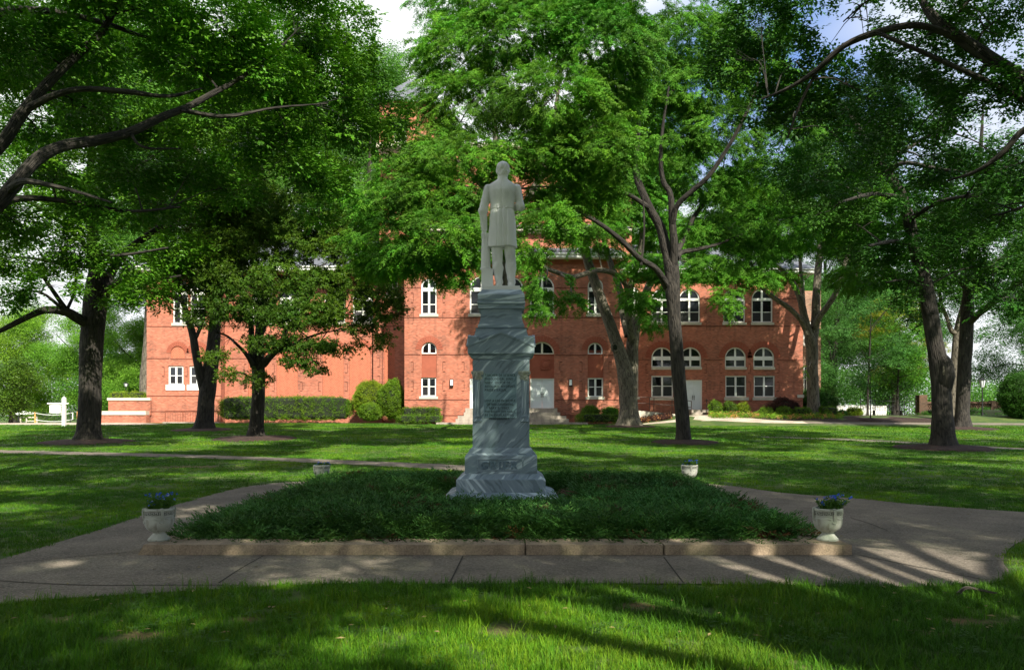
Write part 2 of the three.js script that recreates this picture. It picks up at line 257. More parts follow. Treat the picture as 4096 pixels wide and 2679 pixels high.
const walkPoly = [V3(13.2, 0, -64.2), V3(15.2, 0, -64.2), V3(16.2, 0, -61.2), V3(19, 0, -58.6), V3(21, 0, -58.1), V3(21, 0, -56.9), V3(18, 0, -57.2), V3(14.6, 0, -58.4), V3(12.2, 0, -58.0), V3(9.2, 0, -57.6), V3(9.2, 0, -58.3), V3(12, 0, -59.2)];
const eastWalkPoly = [V3(21.02, 0, -58.1), V3(24, 0, -57.6), V3(33, 0, -57.2), V3(46, 0, -56.6), V3(46, 0, -55.5), V3(33, 0, -56.1), V3(24, 0, -56.5), V3(21.02, 0, -56.9)];
const roadPoly = [V3(-70, 0, -60), V3(-27.5, 0, -57), V3(-24.5, 0, -58.2), V3(-27, 0, -60.5), V3(-29, 0, -63), V3(-34, 0, -66.5), V3(-75, 0, -73)];
const farPathPoly = [V3(34, 0, -53.5), V3(46, 0, -47.5), V3(60, 0, -42), V3(60, 0, -40.6), V3(46, 0, -46.1), V3(34, 0, -52.3)];
const patches = [[1465, 1408, 0.26, 0.22], [2275, 1445, 0.34, 0.16], [2150, 1475, 0.2, 0.14], [140, 1440, 0.22, 0.16], [560, 1440, 0.18, 0.12], [1740, 1395, 0.2, 0.12], [300, 1480, 0.2, 0.15], [1150, 1460, 0.16, 0.12], [450, 1084, 1.0, 0.5]].map(([x, y, a, b]) => [groundAt(x, y), a, b]);
const bare = (x, z) => { let m = 0; for (const [p, a, b] of patches) { const q = Math.hypot((x - p.x) / a, (z - p.z) / b) + 1.3 * (noise3(x * 6, 3, z * 6) - 0.5); m = Math.max(m, 1 - sstep(0.55, 1.25, q)); } return m; };
{
  const xs = [], zs = [];
  for (let x = -10; x <= 10.01; x += 0.2) xs.push(x); for (let x = 10.6; x < 50; x += 1.2) xs.push(x), xs.push(-x); for (let x = 50; x < 1400; x *= 1.25) xs.push(x), xs.push(-x); xs.sort((a, b) => a - b);
  for (let z = 30; z > -4; z -= 2) zs.push(z); for (let z = -4; z > -12; z -= 0.15) zs.push(z); for (let z = -12; z > -90; z -= 0.6) zs.push(z); for (let z = -90; z > -1500; z *= 1.2) zs.push(z); zs.unshift(60, 120, 400); zs.sort((a, b) => b - a);
  const pos = [], uv = [], col = [], idx = [];
  for (const z of zs) for (const x of xs) {
    pos.push(x, groundH(-z, x), z); uv.push(x, z);
    const b = bare(x, z), f = noise3(x * 0.35, 1, z * 0.35, 7); const t = mix3([0.85 + 0.3 * f, 0.95 + 0.1 * f, 0.9], [2.3, 0.85, 2.0], b); col.push(...t);
  }
  const n = xs.length; for (let j = 0; j < zs.length - 1; j++) for (let i = 0; i < n - 1; i++) { const p = j * n + i; idx.push(p, p + 1, p + n, p + 1, p + n + 1, p + n); }
  const g = new THREE.BufferGeometry(); g.setAttribute('position', new THREE.Float32BufferAttribute(pos, 3)); g.setAttribute('uv', new THREE.Float32BufferAttribute(uv, 2)); g.setAttribute('color', new THREE.Float32BufferAttribute(col, 3)); g.setIndex(idx); g.computeVertexNormals();
  solo('ground', g, std({ map: soilTex, vertexColors: true, roughness: 1 }), 'lawn ground sloping gently up to the red brick building', 'lawn', null, 'structure');
}
{
  const p = solo('path', sheet(pathPoly, 0.012, 0.4), M.path, 'brown-grey aggregate concrete path passing in front of and round the juniper bed', 'path', null, 'structure');
  const L = (list, w = 0.018) => part(p, 'joint', ribbon(smoothLine(readings(list), 6), w, 0.016), M.joint);
  L([[-150, 1325], [0, 1312], [150, 1297], [296, 1284]]); L([[612, 1292], [560, 1322], [508, 1356]]); L([[1076, 1293], [1062, 1322], [1046, 1355]]); L([[1543, 1296], [1565, 1325], [1588, 1355]]);
  L([[1998, 1291], [2100, 1312], [2200, 1331], [2285, 1348]], 0.022); L([[1976, 1203], [2020, 1217], [2062, 1233]], 0.022); L([[-150, 1340], [0, 1351], [200, 1361], [390, 1361], [560, 1361]], 0.025); L([[2240, 1300], [2290, 1303], [2335, 1304]]);
  solo('path', sheet(backPathPoly, 0.012, 0.8), M.path, 'thin pale footpath crossing the lawn behind the left urns', 'path', null, 'structure');
  solo('path', sheet(rightPathPoly, 0.010, 0.8), M.path, 'narrow shaded footpath crossing the right lawn towards the scarred tree', 'path', null, 'structure');
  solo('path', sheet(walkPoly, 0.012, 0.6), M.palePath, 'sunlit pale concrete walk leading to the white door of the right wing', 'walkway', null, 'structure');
  solo('path', sheet(eastWalkPoly, 0.012, 0.6), M.path, 'dull concrete walk running on to the right along the mulch bed', 'walkway', null, 'structure');
  solo('path', sheet(farPathPoly, 0.012, 0.8), M.tanPath, 'tan path at the far right edge behind the trees', 'path', null, 'structure');
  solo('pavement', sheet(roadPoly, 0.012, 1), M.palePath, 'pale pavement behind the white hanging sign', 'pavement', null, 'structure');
}
// mulch rings round the trunks: filled in by tree()
const rings = [];
function mulchRing(p, r, label) {
  rings.push([p, r]);
  const pos = [], idx = [], uv = [], n = 30, rr = [0, 0.25, 0.5, 0.75, 0.92, 1.05];
  rr.forEach((q, k) => { for (let j = 0; j < n; j++) { const a = j / n * 2 * Math.PI, w = q * r * (1 + (k > 3 ? 0.16 * (noise3(Math.cos(a) * 2 + p.x, 0, Math.sin(a) * 2, 5) - 0.5) : 0)), x = p.x + Math.cos(a) * w, z = p.z + Math.sin(a) * w; const h = k === rr.length - 1 ? -0.04 : 0.02 + 0.16 * Math.pow(1 - q, 0.7) + 0.04 * noise3(x * 3, 0, z * 3, 6); pos.push(x, groundH(-z, x) + h, z); uv.push(x, z); } });
  for (let k = 0; k < rr.length - 1; k++) for (let j = 0; j < n; j++) { const a = k * n + j, b = k * n + (j + 1) % n; idx.push(a, b, a + n, b, b + n, a + n); }
  const g = new THREE.BufferGeometry(); g.setAttribute('position', new THREE.Float32BufferAttribute(pos, 3)); g.setAttribute('uv', new THREE.Float32BufferAttribute(uv, 2)); g.setIndex(idx); g.computeVertexNormals();
  solo('mulch_ring', g, M.mulch, label, 'mulch ring');
}

// ================================================================ MONUMENT
const MX = -0.21, MD = 16;
const ms = (yD, d) => EYE - (yD - PY) * d / PF;
const PEDH = 4.30;
{
  const g = thing('marble_pedestal', 'tall tiered pedestal of veined blue-grey marble with engraved letters, in the juniper bed', 'pedestal', V3(MX, 0, -MD));
  const tier = (name, prof, mat) => part(g, name, squareStack(prof), mat);
  tier('plinth', [[1.10, -0.1], [1.10, 0.285], [1.05, 0.325], [0.86, 0.40]], marble(0.5, 0.1, 0.2));
  tier('base_block', [[0.843, 0.40], [0.843, 0.64], [0.828, 0.655], [0.70, 0.745]], marble(-0.95, 0.3, 0.7));
  tier('name_block', [[0.688, 0.745], [0.688, 1.085], [0.675, 1.10], [0.64, 1.135], [0.60, 1.20], [0.575, 1.232]], marble(0.55, 0.6, 0.1));
  tier('die', [[0.546, 1.232], [0.546, 2.915], [0.53, 2.93]], marble(0.86, 0.2, 0.45));
  tier('cornice', [[0.52, 2.93], [0.545, 2.945], [0.575, 3.0], [0.628, 3.035], [0.637, 3.045], [0.637, 3.13], [0.60, 3.16]], marble(0.4, 0.5, 0.3));
  // four gables with raised corners
  { const mt = marble(0.62, 0.15, 0.8);
    for (let k = 0; k < 4; k++) {
      const s = new THREE.Shape(); s.moveTo(-0.637, 3.06); s.lineTo(0.637, 3.06); s.lineTo(0.637, 3.19); s.lineTo(0, 3.445); s.lineTo(-0.637, 3.19);
      const e = metricUV(new THREE.ExtrudeGeometry(s, { depth: 0.62, bevelEnabled: false }).translate(0, 0, 0.019).rotateY(k * Math.PI / 2)); part(g, 'gable', e, mt);
      const rk = []; for (const sg of [-1, 1]) { const L = Math.hypot(0.637, 0.255), bx = new THREE.BoxGeometry(L, 0.035, 0.05).rotateZ(-sg * Math.atan2(0.255, 0.637)).translate(sg * 0.3185, 3.312, 0.637); rk.push(bx.rotateY(k * Math.PI / 2)); } part(g, 'raking_moulding', metricUV(merge(rk)), mt);
    }
    for (const [x, z] of [[1, 1], [1, -1], [-1, -1], [-1, 1]]) { const c = squareStack([[0.10, 3.05], [0.10, 3.36], [0.07, 3.385]]); c.translate(x * 0.532, 0, z * 0.532); part(g, 'corner_block', metricUV(c), mt); }
  }
  tier('taper', [[0.555, 3.27], [0.475, 3.54], [0.50, 3.545]], marble(0.35, 0.4, 0.6));
  tier('neck', [[0.452, 3.545], [0.452, 3.60], [0.43, 3.64], [0.407, 3.715], [0.398, 3.80], [0.398, 3.925]], marble(0.12, 0.7, 0.2));
  tier('moulding', [[0.398, 3.925], [0.445, 3.93], [0.445, 3.965], [0.425, 3.98], [0.44, 4.0], [0.462, 4.02], [0.468, 4.045], [0.46, 4.065], [0.44, 4.075]], marble(0.1, 0.1, 0.5));
  tier('cap', [[0.43, 4.075], [0.453, 4.085], [0.453, 4.20], [0.40, 4.265], [0.37, 4.30]], marble(0.18, 0.9, 0.35));
  // inscription tablet, frame and corner columns on the die (camera side)
  const zf = 0.546, mt = marble(0.86, 0.55, 0.1), pale = marble(0.86, 0.35, 0.9);
  const wy = (y) => ms(y, MD - zf), wx = (x) => (x - 1165) * (MD - zf) / PF;
  const L = (x0, x1, y0, y1, z0, z1) => rbox(x0, x1, y0, y1, z0, z1, 0.006);
  const X0 = wx(1126), X1 = wx(1200), Y1 = wy(869), Y0 = wy(969);
  const pm = pale.clone(); pm.color.setRGB(1.0, 1.2, 1.22); pm.roughness = 0.75; pm.map = turned(marbleTex, 0.86, 0.8);
  part(g, 'tablet', L(X0 - 0.012, X1 + 0.012, Y0 - 0.01, Y1 + 0.02, zf - 0.01, zf + 0.012), pm);
  const txt = (s, size, x, y, z, dep) => { const t = new TextGeometry(s, { font, size, depth: dep, curveSegments: 2, bevelEnabled: false }); t.computeBoundingBox(); return [t, t.boundingBox]; };
  const lines = [['TEACHER OF SCIENCE', 871.5], ['THEOLOGICAL SEMI-', 880.2], ['NARY, EDITOR OF', 888.8], ['ASSOCIATE REFORMED', 897.3], ['PRESBYTERIAN.', 905.8], ['LOST A LEG IN BATTLE', 930.5], ['OF WILLIAMSBURG,', 939], ['MAY 5, 1862.', 947.5], ['THE RIGHTEOUS SHALL', 956], ['BE IN EVERLASTING', 964], ['REMEMBRANCE.', 972]];
  const ink = std({ color: rgb(0.05, 0.075, 0.085), roughness: 0.8 });
  for (const [s, y] of lines) {
    const [t, b] = txt(s, 0.046, 0, 0, 0, 0.004), w = b.max.x - b.min.x, full = (X1 - X0) * Math.min(1, s.length / 18) * 0.96, k = full / w;
    t.scale(k, 1, 1); t.translate(X0 + 0.01 - b.min.x * k + (s.length < 17 && y > 906 ? (X1 - X0 - full) / 2 * 0.8 : 0), wy(y + 2.2), zf + 0.0105); part(g, 'inscription_line', metricUV(t), ink);
  }
  for (const xs of [1110, 1219]) {
    const x = wx(xs), pr = [[0.085, 1.74], [0.085, 1.79], [0.07, 1.80], [0.082, 1.825], [0.07, 1.85], [0.06, 1.87], [0.058, 2.0], [0.056, 2.50], [0.066, 2.51], [0.068, 2.53], [0.055, 2.54]].map(([r, y]) => new THREE.Vector2(r, y));
    const c = part(g, 'column', new THREE.LatheGeometry(pr, 14).translate(x, 0, zf - 0.012), marble(0.8, 0.3, 0.2 + xs));
    const cap = [new THREE.CylinderGeometry(0.088, 0.055, 0.12, 12).translate(x, 2.60, zf - 0.012)], R = rng(xs);
    for (let i = 0; i < 22; i++) { const a = R() * Math.PI, h = R(); cap.push(new THREE.IcosahedronGeometry(0.018 + 0.012 * R(), 0).scale(1, 1.3, 1).translate(x + Math.cos(a) * (0.06 + 0.035 * h), 2.55 + 0.12 * h, zf - 0.012 + Math.sin(a) * (0.06 + 0.035 * h))); }
    for (const s of [-1, 1]) cap.push(new THREE.TorusGeometry(0.022, 0.011, 5, 10).translate(x + s * 0.085, 2.665, zf + 0.055));
    cap.push(new THREE.BoxGeometry(0.23, 0.028, 0.15).translate(x, 2.692, zf - 0.005));
    part(c, 'capital', metricUV(merge(cap)), M.urn);
  }
  // family name in block letters in a sunk panel
  const zn = 0.688, py = (y) => ms(y, MD - zn), lx = (x) => (x - 1164) * (MD - zn) / PF;
  const fr = marble(0.5, 0.8, 0.6); const a0 = lx(1111), a1 = lx(1213);
  part(g, 'panel_frame', merge([L(a0 - 0.03, a1 + 0.03, py(1066) - 0.012, py(1066) + 0.02, zn - 0.01, zn + 0.016), L(a0 - 0.03, a1 + 0.03, py(1092) - 0.02, py(1092) + 0.012, zn - 0.01, zn + 0.014), L(a0 - 0.03, a0, py(1092), py(1066), zn - 0.01, zn + 0.012), L(a1, a1 + 0.03, py(1092), py(1066), zn - 0.01, zn + 0.012)]), fr);
  const letters = 'GRIER', lw = [17.5, 16, 6, 15, 16], gap = 3.6; let lxD = 1118;
  const lm = marble(0.5, 0.35, 0.55); lm.color.setRGB(0.62, 0.76, 0.84);
  for (let i = 0; i < 5; i++) {
    const t = new TextGeometry(letters[i], { font, size: 0.2, depth: 0.02, curveSegments: 3, bevelEnabled: true, bevelSize: 0.006, bevelThickness: 0.008, bevelSegments: 1 }); t.computeBoundingBox(); const b = t.boundingBox;
    const w = lw[i] * (MD - zn) / PF, h = py(1070.5) - py(1089); t.translate(-b.min.x, -b.min.y, 0); t.scale(w / (b.max.x - b.min.x), h / (b.max.y - b.min.y), 1); t.translate(lx(lxD), py(1089), zn - 0.002); lxD += lw[i] + gap;
    part(g, 'letter', metricUV(t), lm);
  }
}

// ================================================================ STATUE (one carved body: a field of blended shapes, meshed as one surface)
function surfaceNet(x0, x1, y0, y1, z0, z1, cx, cy, cz, f) {
  const nx = Math.ceil((x1 - x0) / cx), ny = Math.ceil((y1 - y0) / cy), nz = Math.ceil((z1 - z0) / cz), F = new Float32Array((nx + 1) * (ny + 1) * (nz + 1)), I = (i, j, k) => i + (nx + 1) * (j + (ny + 1) * k);
  for (let k = 0; k <= nz; k++) for (let j = 0; j <= ny; j++) for (let i = 0; i <= nx; i++) F[I(i, j, k)] = f(x0 + i * cx, y0 + j * cy, z0 + k * cz);
  const id = new Int32Array(F.length).fill(-1), pos = [], idx = [], E = [[0, 1], [0, 2], [0, 4], [1, 3], [1, 5], [2, 3], [2, 6], [3, 7], [4, 5], [4, 6], [5, 7], [6, 7]];
  for (let k = 0; k < nz; k++) for (let j = 0; j < ny; j++) for (let i = 0; i < nx; i++) {
    const v = []; let m = 0; for (let c = 0; c < 8; c++) { v[c] = F[I(i + (c & 1), j + (c >> 1 & 1), k + (c >> 2))]; if (v[c] < 0) m |= 1 << c; }
    if (m === 0 || m === 255) continue;
    let n = 0, X = 0, Y = 0, Z = 0; for (const [a, b] of E) if ((v[a] < 0) !== (v[b] < 0)) { const t = v[a] / (v[a] - v[b]); X += lerp(a & 1, b & 1, t); Y += lerp(a >> 1 & 1, b >> 1 & 1, t); Z += lerp(a >> 2, b >> 2, t); n++; }
    id[I(i, j, k)] = pos.length / 3; pos.push(x0 + (i + X / n) * cx, y0 + (j + Y / n) * cy, z0 + (k + Z / n) * cz);
  }
  const quad = (a, b, c, d, flip) => { if (a < 0 || b < 0 || c < 0 || d < 0) return; if (flip) idx.push(a, c, b, a, d, c); else idx.push(a, b, c, a, c, d); };
  for (let k = 1; k < nz; k++) for (let j = 1; j < ny; j++) for (let i = 1; i < nx; i++) {
    const s = F[I(i, j, k)] < 0;
    if (s !== F[I(i + 1, j, k)] < 0) quad(id[I(i, j - 1, k - 1)], id[I(i, j, k - 1)], id[I(i, j, k)], id[I(i, j - 1, k)], !s);
    if (s !== F[I(i, j + 1, k)] < 0) quad(id[I(i - 1, j, k - 1)], id[I(i - 1, j, k)], id[I(i, j, k)], id[I(i, j, k - 1)], !s);
    if (s !== F[I(i, j, k + 1)] < 0) quad(id[I(i - 1, j - 1, k)], id[I(i, j - 1, k)], id[I(i, j, k)], id[I(i - 1, j, k)], !s);
  }
  const g = new THREE.BufferGeometry(); g.setAttribute('position', new THREE.Float32BufferAttribute(pos, 3)); g.setIndex(idx); g.computeVertexNormals();
  const uv = []; for (let i = 0; i < pos.length; i += 3) uv.push(pos[i] + pos[i + 2] * 0.4, pos[i + 1]); g.setAttribute('uv', new THREE.Float32BufferAttribute(uv, 2));
  return g;
}
const smin = (a, b, k) => { const h = Math.max(k - Math.abs(a - b), 0) / k; return Math.min(a, b) - h * h * k / 4; };
function capsule(x, y, z, a, b, ra, rb) { const bx = b[0] - a[0], by = b[1] - a[1], bz = b[2] - a[2], px = x - a[0], py = y - a[1], pz = z - a[2], t = clamp((px * bx + py * by + pz * bz) / (bx * bx + by * by + bz * bz)); return Math.hypot(px - bx * t, py - by * t, pz - bz * t) - lerp(ra, rb, t); }
const ell = (x, y, z, c, r) => (Math.hypot((x - c[0]) / r[0], (y - c[1]) / r[1], (z - c[2]) / r[2]) - 1) * Math.min(...r);
const PROF = [[0.78, 0.290, 0.215], [0.95, 0.286, 0.21], [1.15, 0.274, 0.20], [1.32, 0.26, 0.19], [1.46, 0.243, 0.175], [1.515, 0.238, 0.168], [1.60, 0.239, 0.168], [1.75, 0.255, 0.178], [1.88, 0.275, 0.178], [1.95, 0.285, 0.16], [2.00, 0.265, 0.14], [2.05, 0.185, 0.12], [2.10, 0.105, 0.10], [2.16, 0.07, 0.08]];
function coatField(x, y, z) {
  const yy = clamp(y, 0.78, 2.16); let k = 0; while (k < PROF.length - 2 && PROF[k + 1][0] < yy) k++;
  const A = PROF[k], B = PROF[k + 1], t = (yy - A[0]) / (B[0] - A[0]), hw = lerp(A[1], B[1], t), hd = lerp(A[2], B[2], t), zc = z - (y > 1.6 ? 0.015 * sstep(1.6, 1.9, y) : 0);
  let d = (Math.pow(Math.pow(Math.abs(x / hw), 2.3) + Math.pow(Math.abs(zc / hd), 2.3), 1 / 2.3) - 1) * Math.min(hw, hd);
  if (y < 1.5) { const q = (1.5 - y) / 0.72; d += 0.010 * q * Math.sin(x * 26 + 1.2) * (z > 0 ? 1 : 0.3); for (const s of [-0.095 - 0.008 * q, -0.008, 0.082 + 0.01 * q]) { const e = x - s; d += z > 0 ? 0.014 * Math.exp(-e * e / 0.00012) - 0.008 * sstep(0, 0.03, e) * (1 - sstep(0.03, 0.09, e)) : 0; } }
  else if (z > 0 && y < 2.12) d += 0.010 * Math.exp(-Math.pow((x + 0.004) / 0.010, 2));
  d += z > 0 ? 0.012 * Math.exp(-Math.pow((y - 1.512) / 0.012, 2)) : 0;
  d += 0.012 * (noise3(x * 6, y * 5, z * 6, 3) - 0.5);
  const lo = 0.785 + 0.012 * Math.sin(x * 14) - y, hi = y - 2.16;
  return Math.max(d, lo, hi);
}
function figureField(x, y, z) {
  let coat = coatField(x, y, z);
  // arms: near-straight left arm down to the column, right arm bent forward
  let la = smin(capsule(x, y, z, [-0.285, 1.93, 0.0], [-0.385, 1.50, 0.035], 0.085, 0.083), capsule(x, y, z, [-0.385, 1.50, 0.035], [-0.366, 1.155, -0.03], 0.08, 0.062), 0.04);
  la += 0.010 * (noise3(x * 11, y * 13, z * 11, 5) - 0.5) + 0.006 * Math.sin(y * 34 + x * 30) * sstep(1.35, 1.5, y) * (1 - sstep(1.55, 1.7, y));
  let ra = smin(capsule(x, y, z, [0.285, 1.93, 0.0], [0.355, 1.575, 0.03], 0.085, 0.08), capsule(x, y, z, [0.355, 1.575, 0.03], [0.19, 1.60, -0.25], 0.078, 0.06), 0.04);
  ra += 0.010 * (noise3(x * 11, y * 13, z * 11, 6) - 0.5);
  let d = smin(coat, la, 0.014); d = smin(d, ra, 0.014);
  // hand with fingers closing on the column head
  let hand = capsule(x, y, z, [-0.366, 1.16, -0.03], [-0.37, 1.105, -0.03], 0.045, 0.042);
  for (let i = 0; i < 4; i++) { const zz = -0.075 + i * 0.03; hand = smin(hand, Math.min(capsule(x, y, z, [-0.385, 1.10, zz], [-0.405, 1.06, zz], 0.017, 0.016), capsule(x, y, z, [-0.405, 1.06, zz], [-0.385, 1.025 - 0.006 * i, zz], 0.016, 0.013)), 0.008); }
  hand = smin(hand, Math.min(capsule(x, y, z, [-0.345, 1.13, 0.0], [-0.33, 1.085, 0.03], 0.019, 0.017), capsule(x, y, z, [-0.33, 1.085, 0.03], [-0.335, 1.05, 0.035], 0.017, 0.013)), 0.01);
  d = smin(d, hand, 0.006);
  let rh = capsule(x, y, z, [0.19, 1.60, -0.25], [0.12, 1.62, -0.28], 0.045, 0.04);
  for (let i = 0; i < 4; i++) rh = smin(rh, capsule(x, y, z, [0.12, 1.655 - i * 0.028, -0.28], [0.045 + 0.01 * i, 1.66 - i * 0.028, -0.275], 0.017, 0.014), 0.008);
  rh = smin(rh, capsule(x, y, z, [0.15, 1.645, -0.27], [0.12, 1.70, -0.26], 0.018, 0.014), 0.01);
  d = smin(d, rh, 0.006);
  // legs
  const fold = 0.012 * (noise3(x * 9, y * 9, z * 9, 9) - 0.5) + 0.007 * Math.sin(y * 40 + x * 25) * (1 - sstep(0.12, 0.3, y)) + 0.005 * Math.sin(y * 30 - x * 40) * sstep(0.3, 0.4, y) * (1 - sstep(0.45, 0.6, y));
  const l1 = smin(capsule(x, y, z, [-0.115, 0.85, 0.0], [-0.092, 0.40, 0.01], 0.118, 0.098), capsule(x, y, z, [-0.092, 0.40, 0.01], [-0.068, 0.09, 0.03], 0.098, 0.072), 0.05) + fold;
  const l2 = smin(capsule(x, y, z, [0.140, 0.85, 0.0], [0.168, 0.40, 0.0], 0.115, 0.098), capsule(x, y, z, [0.168, 0.40, 0.0], [0.178, 0.09, 0.02], 0.098, 0.078), 0.05) + fold;
  let leg = smin(l1, l2, 0.012);
  for (const [fx, tx] of [[-0.068, -0.10], [0.178, 0.225]]) leg = smin(leg, Math.min(capsule(x, y, z, [fx, 0.045, 0.05], [tx, 0.035, -0.17], 0.06, 0.045), capsule(x, y, z, [fx, 0.035, 0.065], [fx, 0.035, 0.02], 0.05, 0.05)), 0.012);
  leg = Math.max(leg, -y - 0.005);
  d = Math.min(d, leg);
  // neck and stand collar
  d = smin(d, capsule(x, y, z, [0.0, 2.06, 0.01], [0.006, 2.20, -0.01], 0.082, 0.078), 0.03);
  const cr = Math.hypot(x - 0.002, (z - 0.005) * 1.05); d = smin(d, Math.max(Math.abs(cr - 0.088) - 0.014, Math.abs(y - 2.135) - 0.035), 0.01);
  // buttons
  for (const bx of [-0.088, 0.074]) d = Math.min(d, Math.hypot((x - bx), (y - 1.523), (z - 0.165) * 1.2) - 0.020);
  // head
  const hx = x - 0.010, hy = y - 2.29, hz = z + 0.015;
  let head = smin(ell(hx, hy, hz, [0, 0.02, 0.01], [0.122, 0.142, 0.142]), ell(hx, hy, hz, [0, -0.08, -0.055], [0.085, 0.09, 0.085]), 0.05);
  head = smin(head, ell(hx, hy, hz, [0, -0.005, -0.135], [0.02, 0.045, 0.04]), 0.02);                     // nose
  head = smin(head, ell(hx, hy, hz, [0, 0.045, -0.12], [0.075, 0.018, 0.03]), 0.02);                       // brow
  for (const s of [-1, 1]) { head = Math.max(head, -(Math.hypot(hx - s * 0.042, hy - 0.018, hz + 0.142) - 0.022)); head = smin(head, ell(hx, hy, hz, [s * 0.042, 0.018, -0.118], [0.02, 0.014, 0.016]), 0.006); head = smin(head, ell(hx, hy, hz, [s * 0.128, -0.01, 0.0], [0.016, 0.042, 0.026]), 0.008); }
  head = Math.max(head, -ell(hx, hy, hz, [0, -0.072, -0.14], [0.032, 0.006, 0.02]));                       // mouth
  const nz = noise3(x * 22, y * 14, z * 22, 11) - 0.5, nz2 = noise3(x * 48, y * 26, z * 48, 12) - 0.5, wave = Math.sin(hx * 60 + hy * 40 + 4 * nz);
  let hair = smin(ell(hx, hy, hz, [0, 0.035, 0.022], [0.132, 0.132, 0.145]), ell(hx, hy, hz, [0, -0.055, 0.045], [0.128, 0.085, 0.105]), 0.03) + 0.026 * nz * sstep(0.09, -0.02, hy) + 0.014 * nz2 * sstep(0.1, 0.0, hy) + 0.005 * wave * sstep(0.1, 0, hy) + 0.006 * nz;
  hair = Math.max(hair, -hz - 0.075 - hy * 0.15, -hy - 0.112);
  head = smin(head, hair, 0.008);
  return smin(d, head, 0.012);
}
{
  const k = PEDH, g = thing('statue', 'pale grey marble statue of a man in a frock coat, seen from behind', 'statue', V3(MX + 0.02, k, -MD));
  g.scale.y = 1.025; const mv = (q) => q.translate(0, 0.085, 0);
  part(g, 'figure', mv(surfaceNet(-0.56, 0.5, -0.02, 2.5, -0.36, 0.28, 0.0085, 0.011, 0.0095, figureField)), M.statue);
  part(g, 'base_slab', metricUV(merge([rbox(-0.375, 0.345, 0, 0.085, -0.33, 0.33, 0.008)])), M.statue);
  const pr = [[0.001, 0.36], [0.105, 0.36], [0.112, 0.375], [0.112, 0.39], [0.098, 0.40], [0.094, 0.43], [0.088, 0.7], [0.078, 0.945], [0.085, 0.952], [0.085, 0.965], [0.078, 0.972], [0.086, 0.985], [0.086, 0.998], [0.08, 1.005], [0.09, 1.03], [0.09, 1.06], [0.072, 1.065], [0.001, 1.065]].map(([r, y]) => new THREE.Vector2(r, y));
  const col = part(g, 'column_stump', new THREE.LatheGeometry(pr, 28).translate(-0.335, 0.085, -0.03), M.statue);
  part(col, 'column_block', rbox(-0.418, -0.19, -0.015, 0.445, -0.16, 0.10, 0.006), M.statue);
}

// ================================================================ KERB AND URNS
{
  const g = thing('stone_kerb', 'low brown granite kerb round the juniper bed, cracked at its joints', 'kerb', V3(0, 0, 0));
  const H = 0.148, x = (r, d) => (r - PX) / PF * d, cuts = [BEDX0, x(1221, 10.63), x(1543, 10.63), BEDX1], R = rng(5);
  for (let i = 0; i < 3; i++) {                                     // front stones, worn edges
    const a = cuts[i] + (i ? 0.006 : 0), b = cuts[i + 1] - (i < 2 ? 0.006 : 0), s = new RoundedBoxGeometry(b - a, H + 0.05, 0.54, 3, 0.014), p = s.attributes.position;
    s.translate((a + b) / 2, (H - 0.05) / 2, BEDZ0 - 0.27);
    for (let k = 0; k < p.count; k++) { const n = noise3(p.getX(k) * 2, p.getY(k) * 5, p.getZ(k) * 5, 4) - 0.5; p.setXYZ(k, p.getX(k) + (i === 0 && p.getX(k) < BEDX0 + 0.1 ? 0.10 * sstep(0, H, p.getY(k)) : 0), p.getY(k) + 0.006 * n, p.getZ(k) + 0.008 * n + 0.003 * R()); }
    part(g, 'kerb_stone', metricUV(s), M.kerb);
  }
  for (const [s, e] of [[BEDX0, BEDX0 + 0.5], [BEDX1 - 0.5, BEDX1]]) for (let i = 0; i < 3; i++) { const z0 = BEDZ0 - 0.546 - i * (9.23 / 3), z1 = z0 - 9.23 / 3 + 0.01; part(g, 'kerb_stone', rbox(s, e, -0.05, H, z0, z1, 0.014), M.kerb); }
  for (let i = 0; i < 3; i++) { const a = BEDX0 + i * (BEDX1 - BEDX0) / 3, b = a + (BEDX1 - BEDX0) / 3 - 0.01; part(g, 'kerb_stone', rbox(a, b, -0.05, H, BEDZ1 + 0.54, BEDZ1, 0.014), M.kerb); }
}
